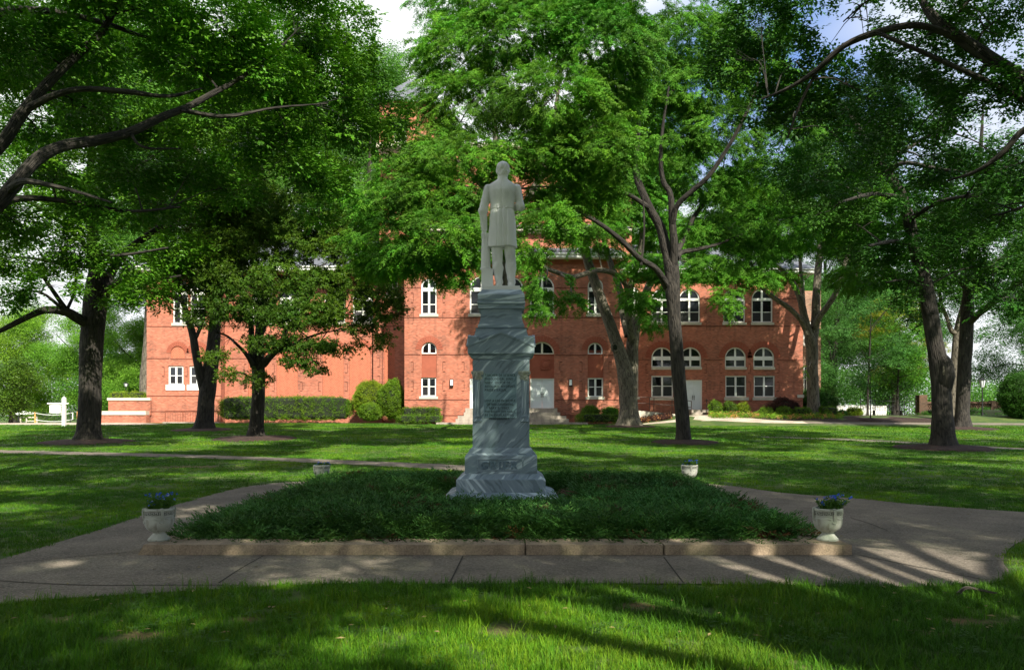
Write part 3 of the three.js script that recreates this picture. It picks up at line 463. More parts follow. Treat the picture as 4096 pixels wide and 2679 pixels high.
const urnProto = (() => {
  const g = new THREE.Group();
  const R = 0.222, S = 0.5;                                          // rim radius, height
  const bowl = [[0.001, 0.135], [0.10, 0.135], [0.132, 0.148], [0.170, 0.180], [0.195, 0.215], [0.209, 0.255], [0.214, 0.30], [0.213, 0.34], [0.206, 0.372], [0.212, 0.376], [0.214, 0.386], [0.205, 0.39], [0.206, 0.452], [0.216, 0.456], [0.224, 0.468], [R, 0.492], [0.205, S], [0.188, 0.492], [0.18, 0.46], [0.001, 0.45]].map(([a, b]) => new THREE.Vector2(a, b));
  part(g, 'bowl', new THREE.LatheGeometry(bowl, 48), M.urn);
  { const n = 144, pos = [[0.001, 0], [0.155, 0], [0.162, 0.008], [0.162, 0.026], [0.155, 0.034], [0.095, 0.098], [0.084, 0.106], [0.084, 0.12], [0.092, 0.125], [0.092, 0.136], [0.001, 0.137]], L = new THREE.LatheGeometry(pos.map(([a, b]) => new THREE.Vector2(a, b)), n), p = L.attributes.position;
    for (let i = 0; i < p.count; i++) { const y = p.getY(i), a = Math.atan2(p.getZ(i), p.getX(i)); if (y > 0.03 && y < 0.1) { const k = 1 - 0.035 * Math.pow(Math.abs(Math.sin(a * 18)), 4); p.setX(i, p.getX(i) * k); p.setZ(i, p.getZ(i) * k); } } L.computeVertexNormals(); part(g, 'foot', L, M.urn); }
  part(g, 'recess_dirt_shade', new THREE.CylinderGeometry(0.2072, 0.2072, 0.058, 48, 1, true).translate(0, 0.421, 0), std({ color: rgb(0.10, 0.10, 0.085), roughness: 1 }));  // dirt and recess shade painted as one dark band behind the key
  const around = (geo, a, r, y) => geo.translate(0, y, r).rotateY(a);
  const key = [], N = 22;
  for (let i = 0; i < N; i++) { const a = i / N * 2 * Math.PI; for (const [x, y, w, h] of [[-0.022, 0.0, 0.008, 0.05], [-0.003, 0.022, 0.038, 0.008], [0.014, 0.008, 0.008, 0.026], [0.004, -0.005, 0.022, 0.008], [0.002, -0.024, 0.058, 0.008]]) key.push(around(new THREE.BoxGeometry(w * 1.15, h * 1.1, 0.016).translate(x, y, 0), a, 0.208, 0.421)); }
  part(g, 'key_band', metricUV(merge(key)), M.urn);
  for (let k = 0; k < 4; k++) {
    const a = 0.35 + k * Math.PI / 2, sp = [V3(0, 0.50, 0.20), V3(0, 0.492, 0.232), V3(0, 0.44, 0.236), V3(0, 0.37, 0.229), V3(0, 0.325, 0.218)], st = [];
    for (let i = 0; i < 4; i++) { const A = sp[i], B = sp[i + 1], d = B.clone().sub(A), L = d.length(); st.push(new THREE.BoxGeometry(0.040, L + 0.006, 0.014).rotateX(Math.atan2(d.z, d.y)).translate(0, (A.y + B.y) / 2, (A.z + B.z) / 2)); st.push(new THREE.BoxGeometry(0.012, L + 0.006, 0.02).rotateX(Math.atan2(d.z, d.y)).translate(0, (A.y + B.y) / 2, (A.z + B.z) / 2)); }
    part(g, 'strap', metricUV(merge(st).rotateY(a)), M.urn);
    part(g, 'ring', new THREE.TorusGeometry(0.034, 0.010, 8, 18).rotateX(-0.15).translate(0, 0.312, 0.212).rotateY(a), M.urn);
    const gr = [], b = a + Math.PI / 4, R2 = rng(7 + k);
    for (let r = 0; r < 5; r++) for (let i = 0; i < 5 - r; i++) gr.push(new THREE.IcosahedronGeometry(0.0105, 1).translate((i - (4 - r) / 2) * 0.017, 0.335 - r * 0.017, 0.206 - r * 0.0035 - Math.abs(i - (4 - r) / 2) * 0.001));
    for (const s of [-1, 1]) for (let i = 0; i < 4; i++) gr.push(new THREE.SphereGeometry(0.016, 6, 4).scale(1.5, 0.7, 0.4).rotateZ(s * 0.4).translate(s * (0.045 + i * 0.018), 0.335 + 0.012 * R2(), 0.203 - i * 0.004));
    part(g, 'grape_cluster', merge(gr).rotateY(b), M.urn);
  }
  return g;
})();
function leafQuad(P, base, dir, nrm, len, wid, fold = 0.25) {      // two bent triangles
  const s = dir.clone().cross(nrm).normalize(), m = base.clone().addScaledVector(dir, len * 0.45), a = m.clone().addScaledVector(s, wid / 2).addScaledVector(nrm, wid * fold), b = m.clone().addScaledVector(s, -wid / 2).addScaledVector(nrm, wid * fold), t = base.clone().addScaledVector(dir, len);
  for (const v of [base, a, t, base, t, b]) P.push(v.x, v.y, v.z);
}
function trisGeo(P) { const g = new THREE.BufferGeometry(); g.setAttribute('position', new THREE.Float32BufferAttribute(P, 3)); g.computeVertexNormals(); return g; }
const rdir = (R) => { const z = R() * 2 - 1, a = R() * 2 * Math.PI, q = Math.sqrt(1 - z * z); return V3(q * Math.cos(a), z, q * Math.sin(a)); };
const flowerBlue = leafMat(0.05, 0.12, 0.70, 0.2), flowerPale = leafMat(0.55, 0.58, 0.62, 0.2), flowerLeaf = leafMat(0.07, 0.17, 0.02, 0.35);
const URN_AT = [['front left corner of the kerb', -4.83, -11.0, 0.148, 0.25, 21], ['front right corner of the kerb', 4.32, -11.0, 0.148, -0.25, 22], ['far left corner of the kerb', -4.88, -20.6, 0.148, 0.1, 23], ['far right corner of the kerb', 4.55, -20.6, 0.148, -0.35, 24]];
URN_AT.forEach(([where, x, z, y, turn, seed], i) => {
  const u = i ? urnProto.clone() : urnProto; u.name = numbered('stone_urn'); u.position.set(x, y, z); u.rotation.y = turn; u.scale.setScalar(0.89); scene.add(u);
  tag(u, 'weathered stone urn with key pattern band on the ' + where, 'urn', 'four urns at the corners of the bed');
  const p = thing('flowering_plant', 'blue flowers growing in the urn on the ' + where, 'flowers', V3(x, y + 0.40, z), 'flowers in the four urns');
  p.scale.setScalar(0.92); const R = rng(seed), L = [], B = [], W = [], S = [], hgt = [0.26, 0.24, 0.13, 0.2][i];
  for (let k = 0; k < 70; k++) {
    const a = R() * 6.283, r = Math.sqrt(R()) * 0.2, lean = (i === 1 ? 0.10 : 0) + 0.04, top = V3(Math.cos(a) * r * 1.15 + lean * R(), hgt * (0.25 + 0.75 * R()) * (i === 0 ? 1 : 0.95), Math.sin(a) * r), root = V3(Math.cos(a) * r * 0.5, 0, Math.sin(a) * r * 0.5);
    S.push(cyl(root, top, 0.0022, 0.0015, 4));
    for (let q = 0; q < 14; q++) { const t = 0.2 + 0.7 * R(), o = root.clone().lerp(top, t), d = rdir(R); d.y = Math.abs(d.y) * 0.5; leafQuad(L, o, d.normalize(), rdir(R), 0.035 + 0.02 * R(), 0.022); }
    if (k % 3 === 0 || top.y > hgt * 0.8 && R() < 0.5) for (let q = 0; q < 9; q++) { const o = top.clone().add(rdir(R).multiplyScalar(0.013)), d = rdir(R); d.y = Math.abs(d.y) * 0.6; leafQuad(R() < 0.08 ? W : B, o, d.normalize(), V3(0, 1, 0).add(rdir(R).multiplyScalar(0.5)).normalize(), 0.024, 0.022, 0.1); }
  }
  part(p, 'foliage', trisGeo(L), flowerLeaf, 'stuff'); part(p, 'blossoms', trisGeo(B), flowerBlue, 'stuff'); if (W.length) part(p, 'pale_blossoms', trisGeo(W), flowerPale, 'stuff'); part(p, 'stems', merge(S), flowerLeaf, 'stuff');
});

// ================================================================ BUILDING
const bld = thing('college_building', 'long two storey red brick building with white arched windows, slate roofs and a projecting centre', 'building', V3(0, 1.2, -61));
const bp = (name, geo, mat, parent = bld) => { if (parent === bld) geo.translate(0, -1.2, 61); return part(parent, name, geo, mat); };
const SHIFT = (g) => g.translate(0, -1.2, 61);
const rx = (x, d) => (x - PX) / PF * d, ry = (y, d) => EYE - (y - PY) / PF * d;
function outline(d, x0, x1, y0, y1, arch, path = new THREE.Shape()) {  // opening from top y0 to bottom y1
  const X0 = rx(x0, d), X1 = rx(x1, d), Y0 = ry(y0, d), Y1 = ry(y1, d), r = (X1 - X0) / 2;
  path.moveTo(X0, Y1); path.lineTo(X1, Y1);
  if (arch) { path.lineTo(X1, Y0 - r); path.absarc((X0 + X1) / 2, Y0 - r, r, 0, Math.PI, false); } else { path.lineTo(X1, Y0); path.lineTo(X0, Y0); }
  path.lineTo(X0, Y1); return path;
}
function wall(d, x0, x1, y0, y1, holes, mat = M.brick, thick = 0.35, name = 'wall') {
  const s = new THREE.Shape(); const X0 = rx(x0, d), X1 = rx(x1, d), Y0 = ry(y0, d), Y1 = y1 === null ? 0.6 : ry(y1, d);
  s.moveTo(X0, Y1); s.lineTo(X1, Y1); s.lineTo(X1, Y0); s.lineTo(X0, Y0); s.lineTo(X0, Y1);
  for (const h of holes) s.holes.push(outline(d, h.x0, h.x1, h.y0, h.y1, h.arch, new THREE.Path()));
  return bp(name, metricUV(new THREE.ExtrudeGeometry(s, { depth: thick, bevelEnabled: false, curveSegments: 10 }).translate(0, 0, -d - thick)), mat);
}
const PANES = [M.pane, new THREE.MeshPhysicalMaterial({ color: rgb(0.02, 0.024, 0.03), roughness: 0.12, specularIntensity: 1 }), new THREE.MeshPhysicalMaterial({ color: rgb(0.006, 0.007, 0.008), roughness: 0.03 }), M.screen, new THREE.MeshPhysicalMaterial({ color: rgb(0.045, 0.044, 0.046), roughness: 0.3, specularIntensity: 0.5 }), new THREE.MeshPhysicalMaterial({ color: rgb(0.016, 0.016, 0.018), roughness: 0.2, specularIntensity: 0.6 })];
function bar(x0, x1, y0, y1, z0, z1) { return bbox(x0, x1, y0, y1, z0, z1); }
function windowAt(d, o) {                                         // timber window: two lights wide, sashes, fanlight, stone sill
  const X0 = rx(o.x0, d), X1 = rx(o.x1, d), Y0 = ry(o.y0, d), Y1 = ry(o.y1, d), r = (X1 - X0) / 2, cx = (X0 + X1) / 2, zf = -d - 0.10, zb = -d - 0.19, fw = o.fw ?? 0.10, mw = o.mw ?? 0.075, spring = o.arch ? Y0 - r : Y0;
  const fr = [], add = (a, b, c, e, f = zf) => fr.push(bar(a, b, c, e, f, zb));
  add(X0, X0 + fw, Y1, spring); add(X1 - fw, X1, Y1, spring); add(X0 + fw, X1 - fw, Y1, Y1 + fw * 0.8); if (!o.arch) add(X0 + fw, X1 - fw, Y0 - fw, Y0);
  const inTop = o.arch ? Y0 - fw : Y0 - fw, bot = Y1 + fw * 0.8;
  let levels = [];
  if (o.transom) { const ta = ry(o.transom[0], d), tb = ry(o.transom[1], d); add(X0 + fw, X1 - fw, tb, ta, zf + 0.03); if (!o.single) { add(cx - mw, cx + mw, bot, tb); } levels = [[bot, tb]]; } else { if (!o.single && spring - bot > 0.05) add(cx - mw, cx + mw, bot, o.arch ? spring : inTop); levels = o.arch ? (spring - bot > 0.25 ? [[bot, spring]] : []) : [[bot, inTop]]; }
  const fanBase = o.transom ? ry(o.transom[0], d) : spring;
  if (o.arch) { const s = new THREE.Shape(); s.absarc(cx, spring, r, 0, Math.PI, false); s.absarc(cx, spring, r - fw, Math.PI, 0, true); fr.push(metricUV(new THREE.ExtrudeGeometry(s, { depth: 0.09, bevelEnabled: false, curveSegments: 12 }).translate(0, 0, zb))); if (!o.single) add(cx - mw, cx + mw, Math.max(fanBase, bot), spring + r - fw); }
  const w = bp('window', merge(fr), o.mat ?? M.white);
  const pane = (g, m = M.pane) => part(w, 'pane', SHIFT(g), PANES[(m === M.pane ? 0 : 3) + Math.floor(3 * hash3(Math.round(o.x0), w.children.length, 7))]);
  const sides = o.single ? [[X0 + fw, X1 - fw]] : [[X0 + fw, cx - mw], [cx + mw, X1 - fw]];
  for (const [a, b] of levels) for (const [s, e] of sides) {
    if (o.rail) { const q = ry(o.rail, d); part(w, 'sash_rail', SHIFT(bar(s, e, q - 0.03, q + 0.03, zf - 0.035, zb)), o.mat ?? M.white); pane(bar(s, e, q + 0.03, b, zb + 0.02, zb + 0.035)); pane(bar(s, e, a, q - 0.03, zb + 0.01, zb + 0.025), M.screen); } else pane(bar(s, e, a, b, zb + 0.02, zb + 0.035));
  }
  if (o.arch) for (const k of o.single ? [0] : [-1, 1]) {
    const q = new THREE.Shape(), ri = r - fw + 0.005, m0 = k ? mw : 0;
    if (k === 1) { q.moveTo(cx + m0, fanBase); q.lineTo(cx + ri, fanBase); q.lineTo(cx + ri, spring); q.absarc(cx, spring, ri, 0, Math.acos(m0 / ri), false); }
    else if (k === -1) { q.moveTo(cx - ri, fanBase); q.lineTo(cx - m0, fanBase); q.lineTo(cx - m0, spring + Math.sqrt(ri * ri - m0 * m0)); q.absarc(cx, spring, ri, Math.PI - Math.acos(m0 / ri), Math.PI, false); }
    else { q.moveTo(cx - ri, fanBase); q.lineTo(cx + ri, fanBase); q.lineTo(cx + ri, spring); q.absarc(cx, spring, ri, 0, Math.PI, false); }
    pane(new THREE.ExtrudeGeometry(q, { depth: 0.015, bevelEnabled: false, curveSegments: 10 }).translate(0, 0, zb + 0.02));
  }
  if (o.sill) part(w, 'sill', SHIFT(bar(rx(o.sill[0], d), rx(o.sill[1], d), ry(o.sill[3], d), ry(o.sill[2], d), -d + 0.07, -d - 0.2)), o.sillMat ?? M.lime);
  if (o.ring) archRing(d, o.x0, o.x1, o.y0, o.ring);
  return w;
}
function archRing(d, x0, x1, y0, wD) {                             // voussoirs of the brick arch
  const X0 = rx(x0, d), X1 = rx(x1, d), r = (X1 - X0) / 2, cx = (X0 + X1) / 2, cy = ry(y0, d) - r, R = r + wD / PF * d, n = 15, g = [];
  for (let i = 0; i < n; i++) { const a = i / n * Math.PI + 0.012, b = (i + 1) / n * Math.PI - 0.012, s = new THREE.Shape(); s.absarc(cx, cy, R, a, b, false); s.absarc(cx, cy, r, b, a, true); g.push(metricUV(new THREE.ExtrudeGeometry(s, { depth: 0.05, bevelEnabled: false, curveSegments: 2 }).translate(0, 0, -d - 0.02))); }
  const p = bp('brick_arch', merge(g), M.terra); p.userData.kind = 'stuff';
}
const belt = (d, x0, x1, y, h = 0.055) => bp('belt_course', bar(rx(x0, d), rx(x1, d), ry(y, d) - h / 2, ry(y, d) + h / 2, -d + 0.025, -d - 0.05), M.jointShade);  // shadow line of the course is painted into its dark tone
const quoinG = new THREE.BoxGeometry(0.19, 0.055, 0.05), quoinV = new THREE.BoxGeometry(0.035, 0.62, 0.04);
function quoins(d, xD, y0, y1, side = 1) { let i = 0; for (let y = y0; y < y1; y += 22.5 * 61 / d, i++) { const a = part(bld, 'quoin_joint', quoinG, M.jointShade); a.position.set(rx(xD, d), ry(y, d) - 1.2, 61 - d - 0.005); if (i % 2 === 0) { const b = part(bld, 'quoin_joint', quoinV, M.jointShade); b.position.set(rx(xD, d) + side * 0.095, ry(y + 10, d) - 1.2, 61 - d - 0.008); } } }

// --- centre pavilion
const DP = 61;
const pavWins = [
  { x0: 979, x1: 1015, y0: 646, y1: 729, arch: true, transom: [667, 676], rail: 706, sill: [975, 1019, 729, 735] }, { x0: 1092, x1: 1148, y0: 640, y1: 729, arch: true, transom: [667, 676], rail: 706, sill: [1088, 1152, 729, 735] },
  { x0: 1166, x1: 1216, y0: 643, y1: 729, arch: true, transom: [667, 676], rail: 706, sill: [1162, 1220, 729, 735] },
  { x0: 1232, x1: 1288, y0: 640, y1: 729, arch: true, transom: [667, 676], rail: 706, sill: [1228, 1292, 729, 735] }, { x0: 1366, x1: 1402, y0: 646, y1: 729, arch: true, transom: [667, 676], rail: 706, sill: [1362, 1406, 729, 735] },
  { x0: 980, x1: 1015, y0: 794, y1: 821, arch: true, ring: 14 }, { x0: 1092, x1: 1148, y0: 793, y1: 822, arch: true, ring: 14, mat: M.cream }, { x0: 1232, x1: 1288, y0: 793, y1: 822, arch: true, ring: 14, mat: M.cream }, { x0: 1366, x1: 1401, y0: 795, y1: 822, arch: true, ring: 14 },
  { x0: 979, x1: 1014, y0: 876, y1: 920, rail: 897, sill: [974, 1018, 920, 926] }, { x0: 1366, x1: 1402, y0: 877, y1: 921, rail: 898, sill: [1361, 1405, 921, 927] },
];
const pavDoors = [[1092, 1148], [1232, 1288]], pavPanels = [[980, 1015, 822, 876], [1366, 1402, 822, 877], [1092, 1148, 822, 878], [1232, 1288, 822, 878]];
wall(DP, 940, 1441, 598, null, [...pavWins, ...pavDoors.map(([a, b]) => ({ x0: a, x1: b, y0: 878, y1: 947.5 })), ...pavPanels.map(([a, b, c, e]) => ({ x0: a, x1: b, y0: c + 0.3, y1: e - 0.3 }))]);
for (const w of pavWins) windowAt(DP, w);
for (const [a, b, c, e] of pavPanels) bp('recessed_panel', bar(rx(a, DP), rx(b, DP), ry(e, DP), ry(c, DP), -DP - 0.07, -DP - 0.3), M.terra);
for (const s of [940, 1441]) bp('side_wall', bar(rx(s, DP) + (s < PX ? 0.002 : -0.35), rx(s, DP) + (s < PX ? 0.35 : -0.002), 0.6, ry(598, DP), -DP - 0.352, -DP - 6), M.brick);
belt(DP, 939, 1442, 737); belt(DP, 939, 977, 823); belt(DP, 1018, 1090, 823); belt(DP, 1150, 1230, 824); belt(DP, 1290, 1364, 824); belt(DP, 1404, 1442, 824); belt(DP, 939, 1090, 928); belt(DP, 1290, 1360, 928); belt(DP, 1406, 1442, 928); belt(DP, 1290, 1442, 964); belt(DP, 939, 1090, 964); belt(DP, 939, 978, 668); belt(DP, 1016, 1091, 668); belt(DP, 1290, 1365, 668);
for (const [x, s] of [[958, 1], [1032, -1], [1076, 1], [1304, -1], [1350, 1], [1418, -1]]) { quoins(DP, x, 840, 925, s); quoins(DP, x, 680, 730, s); }
// doors with raised panels
for (const [a, b] of pavDoors) doorPair(DP, a, b, 878, 947.5);
function doorPair(d, a, b, y0, y1) {
  const X0 = rx(a, d), X1 = rx(b, d), Y0 = ry(y0, d), Y1 = ry(y1, d), c = (X0 + X1) / 2, z = -d - 0.12;
  bp('door_frame', merge([bar(X0, X0 + 0.09, Y1, Y0, z + 0.06, z - 0.1), bar(X1 - 0.09, X1, Y1, Y0, z + 0.06, z - 0.1), bar(X0 + 0.09, X1 - 0.09, Y0 - 0.1, Y0, z + 0.06, z - 0.1)]), M.white);
  for (const [s, e, hx] of [[X0 + 0.09, c - 0.008, c - 0.07], [c + 0.008, X1 - 0.09, c + 0.07]]) {
    const H = Y0 - 0.1 - Y1, W = e - s, g = [bar(s, e, Y1 + 0.005, Y0 - 0.1, z - 0.03, z - 0.08)];
    const fr = (p, q, u, v) => g.push(bar(s + p * W, s + q * W, Y1 + u * H, Y1 + v * H, z, z - 0.03));
    fr(0, 0.13, 0.005, 1); fr(0.87, 1, 0.005, 1); fr(0.45, 0.55, 0.1, 0.95); fr(0.13, 0.87, 0.005, 0.1); fr(0.13, 0.45, 0.38, 0.45); fr(0.55, 0.87, 0.38, 0.45); fr(0.13, 0.45, 0.80, 0.85); fr(0.55, 0.87, 0.80, 0.85); fr(0.13, 0.45, 0.95, 1); fr(0.55, 0.87, 0.95, 1); fr(0.45, 0.55, 0.95, 1);
    for (const [u, v] of [[0.13, 0.35], [0.48, 0.77], [0.88, 0.92]]) for (const p of [0.19, 0.61]) g.push(bar(s + p * W, s + (p + 0.2) * W, Y1 + u * H, Y1 + v * H, z - 0.012, z - 0.03));
    const dr = bp('door', merge(g), M.door);
    part(dr, 'handle', SHIFT(merge([new THREE.CylinderGeometry(0.018, 0.018, 0.22, 8).translate(hx, Y1 + 0.95, z + 0.045), new THREE.BoxGeometry(0.06, 0.09, 0.05).translate(hx, Y1 + 1.08, z + 0.02), new THREE.BoxGeometry(0.045, 0.05, 0.05).translate(hx, Y1 + 0.84, z + 0.02), new THREE.SphereGeometry(0.022, 8, 6).translate(hx, Y1 + 1.2, z + 0.01)])), M.black);
  }
}
{ // square relief panel with a plain roundel over the right door
  const X0 = rx(1256, DP), X1 = rx(1281, DP), Y0 = ry(858, DP), Y1 = ry(833, DP), z = -DP - 0.07, c = [(X0 + X1) / 2, (Y0 + Y1) / 2], R = rng(3);
  const g = [bar(X0, X1, Y0, Y1, z + 0.03, z), new THREE.TorusGeometry(0.29, 0.03, 6, 28).translate(c[0], c[1], z + 0.035), new THREE.SphereGeometry(0.26, 20, 10).scale(1, 1, 0.18).translate(c[0], c[1], z + 0.03)];
  for (let i = 0; i < 60; i++) { const a = R() * 6.28, r = 0.34 + R() * 0.12; const x = clamp(Math.cos(a) * r * 1.2, -0.38, 0.38), y = clamp(Math.sin(a) * r * 1.2, -0.38, 0.38); if (Math.hypot(x, y) > 0.33) g.push(new THREE.IcosahedronGeometry(0.035, 0).translate(c[0] + x, c[1] + y, z + 0.035)); }
  const p = bp('relief_panel', metricUV(merge(g)), M.terra); p.userData.label = 'square carved terracotta panel with a round medallion';
}
// --- cornices, roofs
function slab(pts, t, mat, name = 'roof') {                        // four corners, thickness downwards
  const pos = [], q = (a, b, c, d) => { for (const v of [a, b, c, a, c, d]) pos.push(v.x, v.y, v.z); }, B = pts.map((p) => p.clone().setY(p.y - t));
  q(...pts); q(B[3], B[2], B[1], B[0]); for (let i = 0; i < 4; i++) { const j = (i + 1) % 4; q(pts[j], pts[i], B[i], B[j]); }
  const g = new THREE.BufferGeometry(); g.setAttribute('position', new THREE.Float32BufferAttribute(pos, 3)); g.computeVertexNormals(); return bp(name, metricUV(g), mat);
}
function eaves(d, x0, x1, y, over, depth, rise, name) {            // fascia, gutter, soffit and a slate slope
  const X0 = rx(x0, d), X1 = rx(x1, d), Y = ry(y, d - over);
  bp('cornice', merge([bar(X0, X1, Y - 0.24, Y, -d + over, -d + over - 0.08), bar(X0, X1, Y - 0.29, Y - 0.242, -d + over - 0.02, -d - 0.3), bar(X0, X1, Y - 0.04, Y + 0.05, -d + over + 0.1, -d + over + 0.002)]), M.white);
  bp('frieze', bar(X0 + over, X1 - over, Y - 0.65, Y - 0.292, -d + 0.05, -d - 0.25), M.terra);
  slab([V3(X0, Y + 0.06, -d + over), V3(X1, Y + 0.06, -d + over), V3(X1 - depth * 0.35, Y + rise, -d - depth), V3(X0 + depth * 0.35, Y + rise, -d - depth)], 0.1, M.slate);
}
eaves(DP, 928, 1453, 588.5, 0.8, 2.2, 1.05);
eaves(65.0, 326, 958, 619, 0.8, 5, 2.9);
eaves(65.5, 1432, 1889, 624.5, 0.8, 5, 2.9);
slab([V3(rx(380, 66), ry(619, 66) + 2.9, -69.9), V3(rx(940, 66), ry(619, 66) + 2.9, -69.9), V3(rx(940, 66), 9, -80), V3(rx(380, 66), 9, -80)], 0.1, M.slate);
slab([V3(rx(1440, 66), ry(624, 66) + 2.9, -70.4), V3(rx(1840, 66), ry(624, 66) + 2.9, -70.4), V3(rx(1840, 66), 9, -80), V3(rx(1440, 66), 9, -80)], 0.1, M.slate);
// --- upper centre block and tower behind
wall(63.2, 975, 1462, 536, 596, [{ x0: 1342, x1: 1372, y0: 545, y1: 575, arch: true }], M.brick); windowAt(63.2, { x0: 1342, x1: 1372, y0: 545, y1: 575, arch: true });
bp('cornice', merge([bar(rx(968, 63), rx(1468, 63), ry(537, 63), ry(531, 63), -62.6, -63.5), bar(rx(970, 63), rx(1466, 63), ry(541, 63), ry(537, 63) - 0.003, -62.9, -63.5)]), M.lime);
slab([V3(rx(968, 63), ry(531, 63) + 0.02, -62.6), V3(rx(1468, 63), ry(531, 63) + 0.02, -62.6), V3(rx(1440, 65), ry(520, 65.4), -65.4), V3(rx(990, 65), ry(520, 65.4), -65.4)], 0.1, M.slate);
{ const tw = [{ x0: 1276, x1: 1306, y0: 430, y1: 522, arch: true, transom: [452, 459], rail: 492, sill: [1272, 1310, 522, 527] }, { x0: 1396, x1: 1438, y0: 430, y1: 522, arch: true, transom: [452, 459], rail: 492, sill: [1392, 1442, 522, 527] }, { x0: 1060, x1: 1100, y0: 430, y1: 522, arch: true, transom: [452, 459], rail: 492, sill: [1056, 1104, 522, 527] }];
  wall(65.4, 985, 1470, 360, 535, tw, M.brick); for (const w of tw) windowAt(65.4, w);
  bp('cornice', merge([bar(rx(885, 67), rx(1475, 67), ry(361, 67), ry(352, 67), -64.8, -69)]), M.lime);
  for (const s of [985, 1470]) bp('side_wall', bar(rx(s, 65.4) + (s < PX ? 0.002 : -0.35), rx(s, 65.4) + (s < PX ? 0.35 : -0.002), 8, ry(360, 65.4), -65.752, -78), M.brick);
  wall(69, 882, 1010, 235, 640, [{ x0: 915, x1: 945, y0: 275, y1: 330, arch: true }], M.brick); windowAt(69, { x0: 915, x1: 945, y0: 275, y1: 330, arch: true, rail: 305 });
  bp('side_wall', bar(rx(882, 69) + 0.002, rx(882, 69) + 0.35, 8, ry(235, 69), -69.352, -74), M.brick); bp('side_wall', bar(rx(1010, 69) - 0.35, rx(1010, 69) - 0.002, 8, ry(235, 69), -69.352, -74), M.brick);
  slab([V3(rx(870, 69), ry(233, 69), -68.5), V3(rx(1022, 69), ry(233, 69), -68.5), V3(rx(950, 69), ry(233, 69) + 3, -72), V3(rx(942, 69), ry(233, 69) + 3, -72)], 0.12, M.slate);
}
// --- left wing with blind panels
const DL = 66;
const leftWins = [[586, 634], [650, 698], [754, 802], [820, 867]].map(([a, b]) => ({ x0: a, x1: b, y0: 669, y1: 748, arch: true, transom: [691, 698], rail: 722, sill: [a - 3, b + 3, 748, 754] }));
const leftPanels = [[577, 626], [643, 692], [749, 799], [812, 862], [893, 918]];
wall(DL, 505, 945, 624, null, [...leftWins, ...leftPanels.map(([a, b]) => ({ x0: a, x1: b, y0: 797, y1: 956, arch: true })), { x0: 897, x1: 925, y0: 640, y1: 686, arch: true }]);
for (const w of leftWins) windowAt(DL, w); windowAt(DL, { x0: 897, x1: 925, y0: 640, y1: 686, arch: true, rail: 668, sill: [894, 928, 686, 691] });
leftPanels.forEach(([a, b]) => { const p = bp('diaper_panel', metricUV(new THREE.ExtrudeGeometry(outline(DL, a + 0.1, b - 0.1, 797.1, 955.9, true), { depth: 0.15, bevelEnabled: false, curveSegments: 10 }).translate(0, 0, -DL - 0.24)), M.diaper); p.userData.label = 'blind arch filled with diamond pattern brick'; });
for (const [a, b] of leftPanels.slice(0, 4)) archRing(DL, a, b, 797, 9);
belt(DL, 512, 945, 757); for (const [a, b] of [[512, 576], [627, 642], [693, 748], [800, 811]]) belt(DL, a, b, 832);
for (const [x, s] of [[635, 1], [700, 1], [743, -1], [805, 1], [570, -1]]) quoins(DL, x, 845, 925, s);
bp('pilaster', bar(rx(870, DL), rx(890, DL), 0.6, ry(626, DL), -DL + 0.5, -DL + 0.001), M.brick); quoins(DL - 0.5, 880, 830, 925, 1);
bp('downpipe', merge([new THREE.CylinderGeometry(0.055, 0.055, ry(650, DL) - 1.0, 8).translate(rx(521, DL), (ry(650, DL) + 1.0) / 2, -DL + 0.1)]), M.white);
// --- left end tower
const DT = 65;
const towerWins = [[391, 426], [440, 475]].map(([a, b]) => ({ x0: a, x1: b, y0: 849, y1: 893, rail: 872, fw: 0.13, sill: [a - 5, b + 3.5, 893, 905.5], sillMat: M.white })).concat([[402, 437], [442, 477]].map(([a, b]) => ({ x0: a, x1: b, y0: 650, y1: 750, arch: true, transom: [676, 684], rail: 716, sill: [a - 3, b + 2.4, 750, 756] })));
const towerPanels = [[397, 429], [444, 476]];
wall(DT, 341, 513, 622, null, [...towerWins, ...towerPanels.map(([a, b]) => ({ x0: a, x1: b, y0: 803, y1: 831, arch: true }))]);
for (const w of towerWins) windowAt(DT, w);
for (const [a, b] of towerPanels) { bp('diaper_panel', metricUV(new THREE.ExtrudeGeometry(outline(DT, a + 0.1, b - 0.1, 803.1, 830.9, true), { depth: 0.15, bevelEnabled: false, curveSegments: 10 }).translate(0, 0, -DT - 0.2)), M.diaper); archRing(DT, a, b, 803, 10); }
bp('side_wall', bar(rx(341, DT) + 0.002, rx(341, DT) + 0.35, 0.6, ry(622, DT), -DT - 0.352, -DT - 14), M.brick); bp('side_wall', bar(rx(513, DT) - 0.35, rx(513, DT) - 0.002, 0.6, ry(622, DT), -DT - 0.352, -DT - 1.4), M.brick);
belt(DT, 340, 514, 758); belt(DT, 340, 393, 832); belt(DT, 396, 514, 833.5); belt(DT, 340, 514, 919); belt(DT, 340, 514, 955); quoins(DT, 379, 852, 893, 1); quoins(DT, 433, 852, 893, 1);
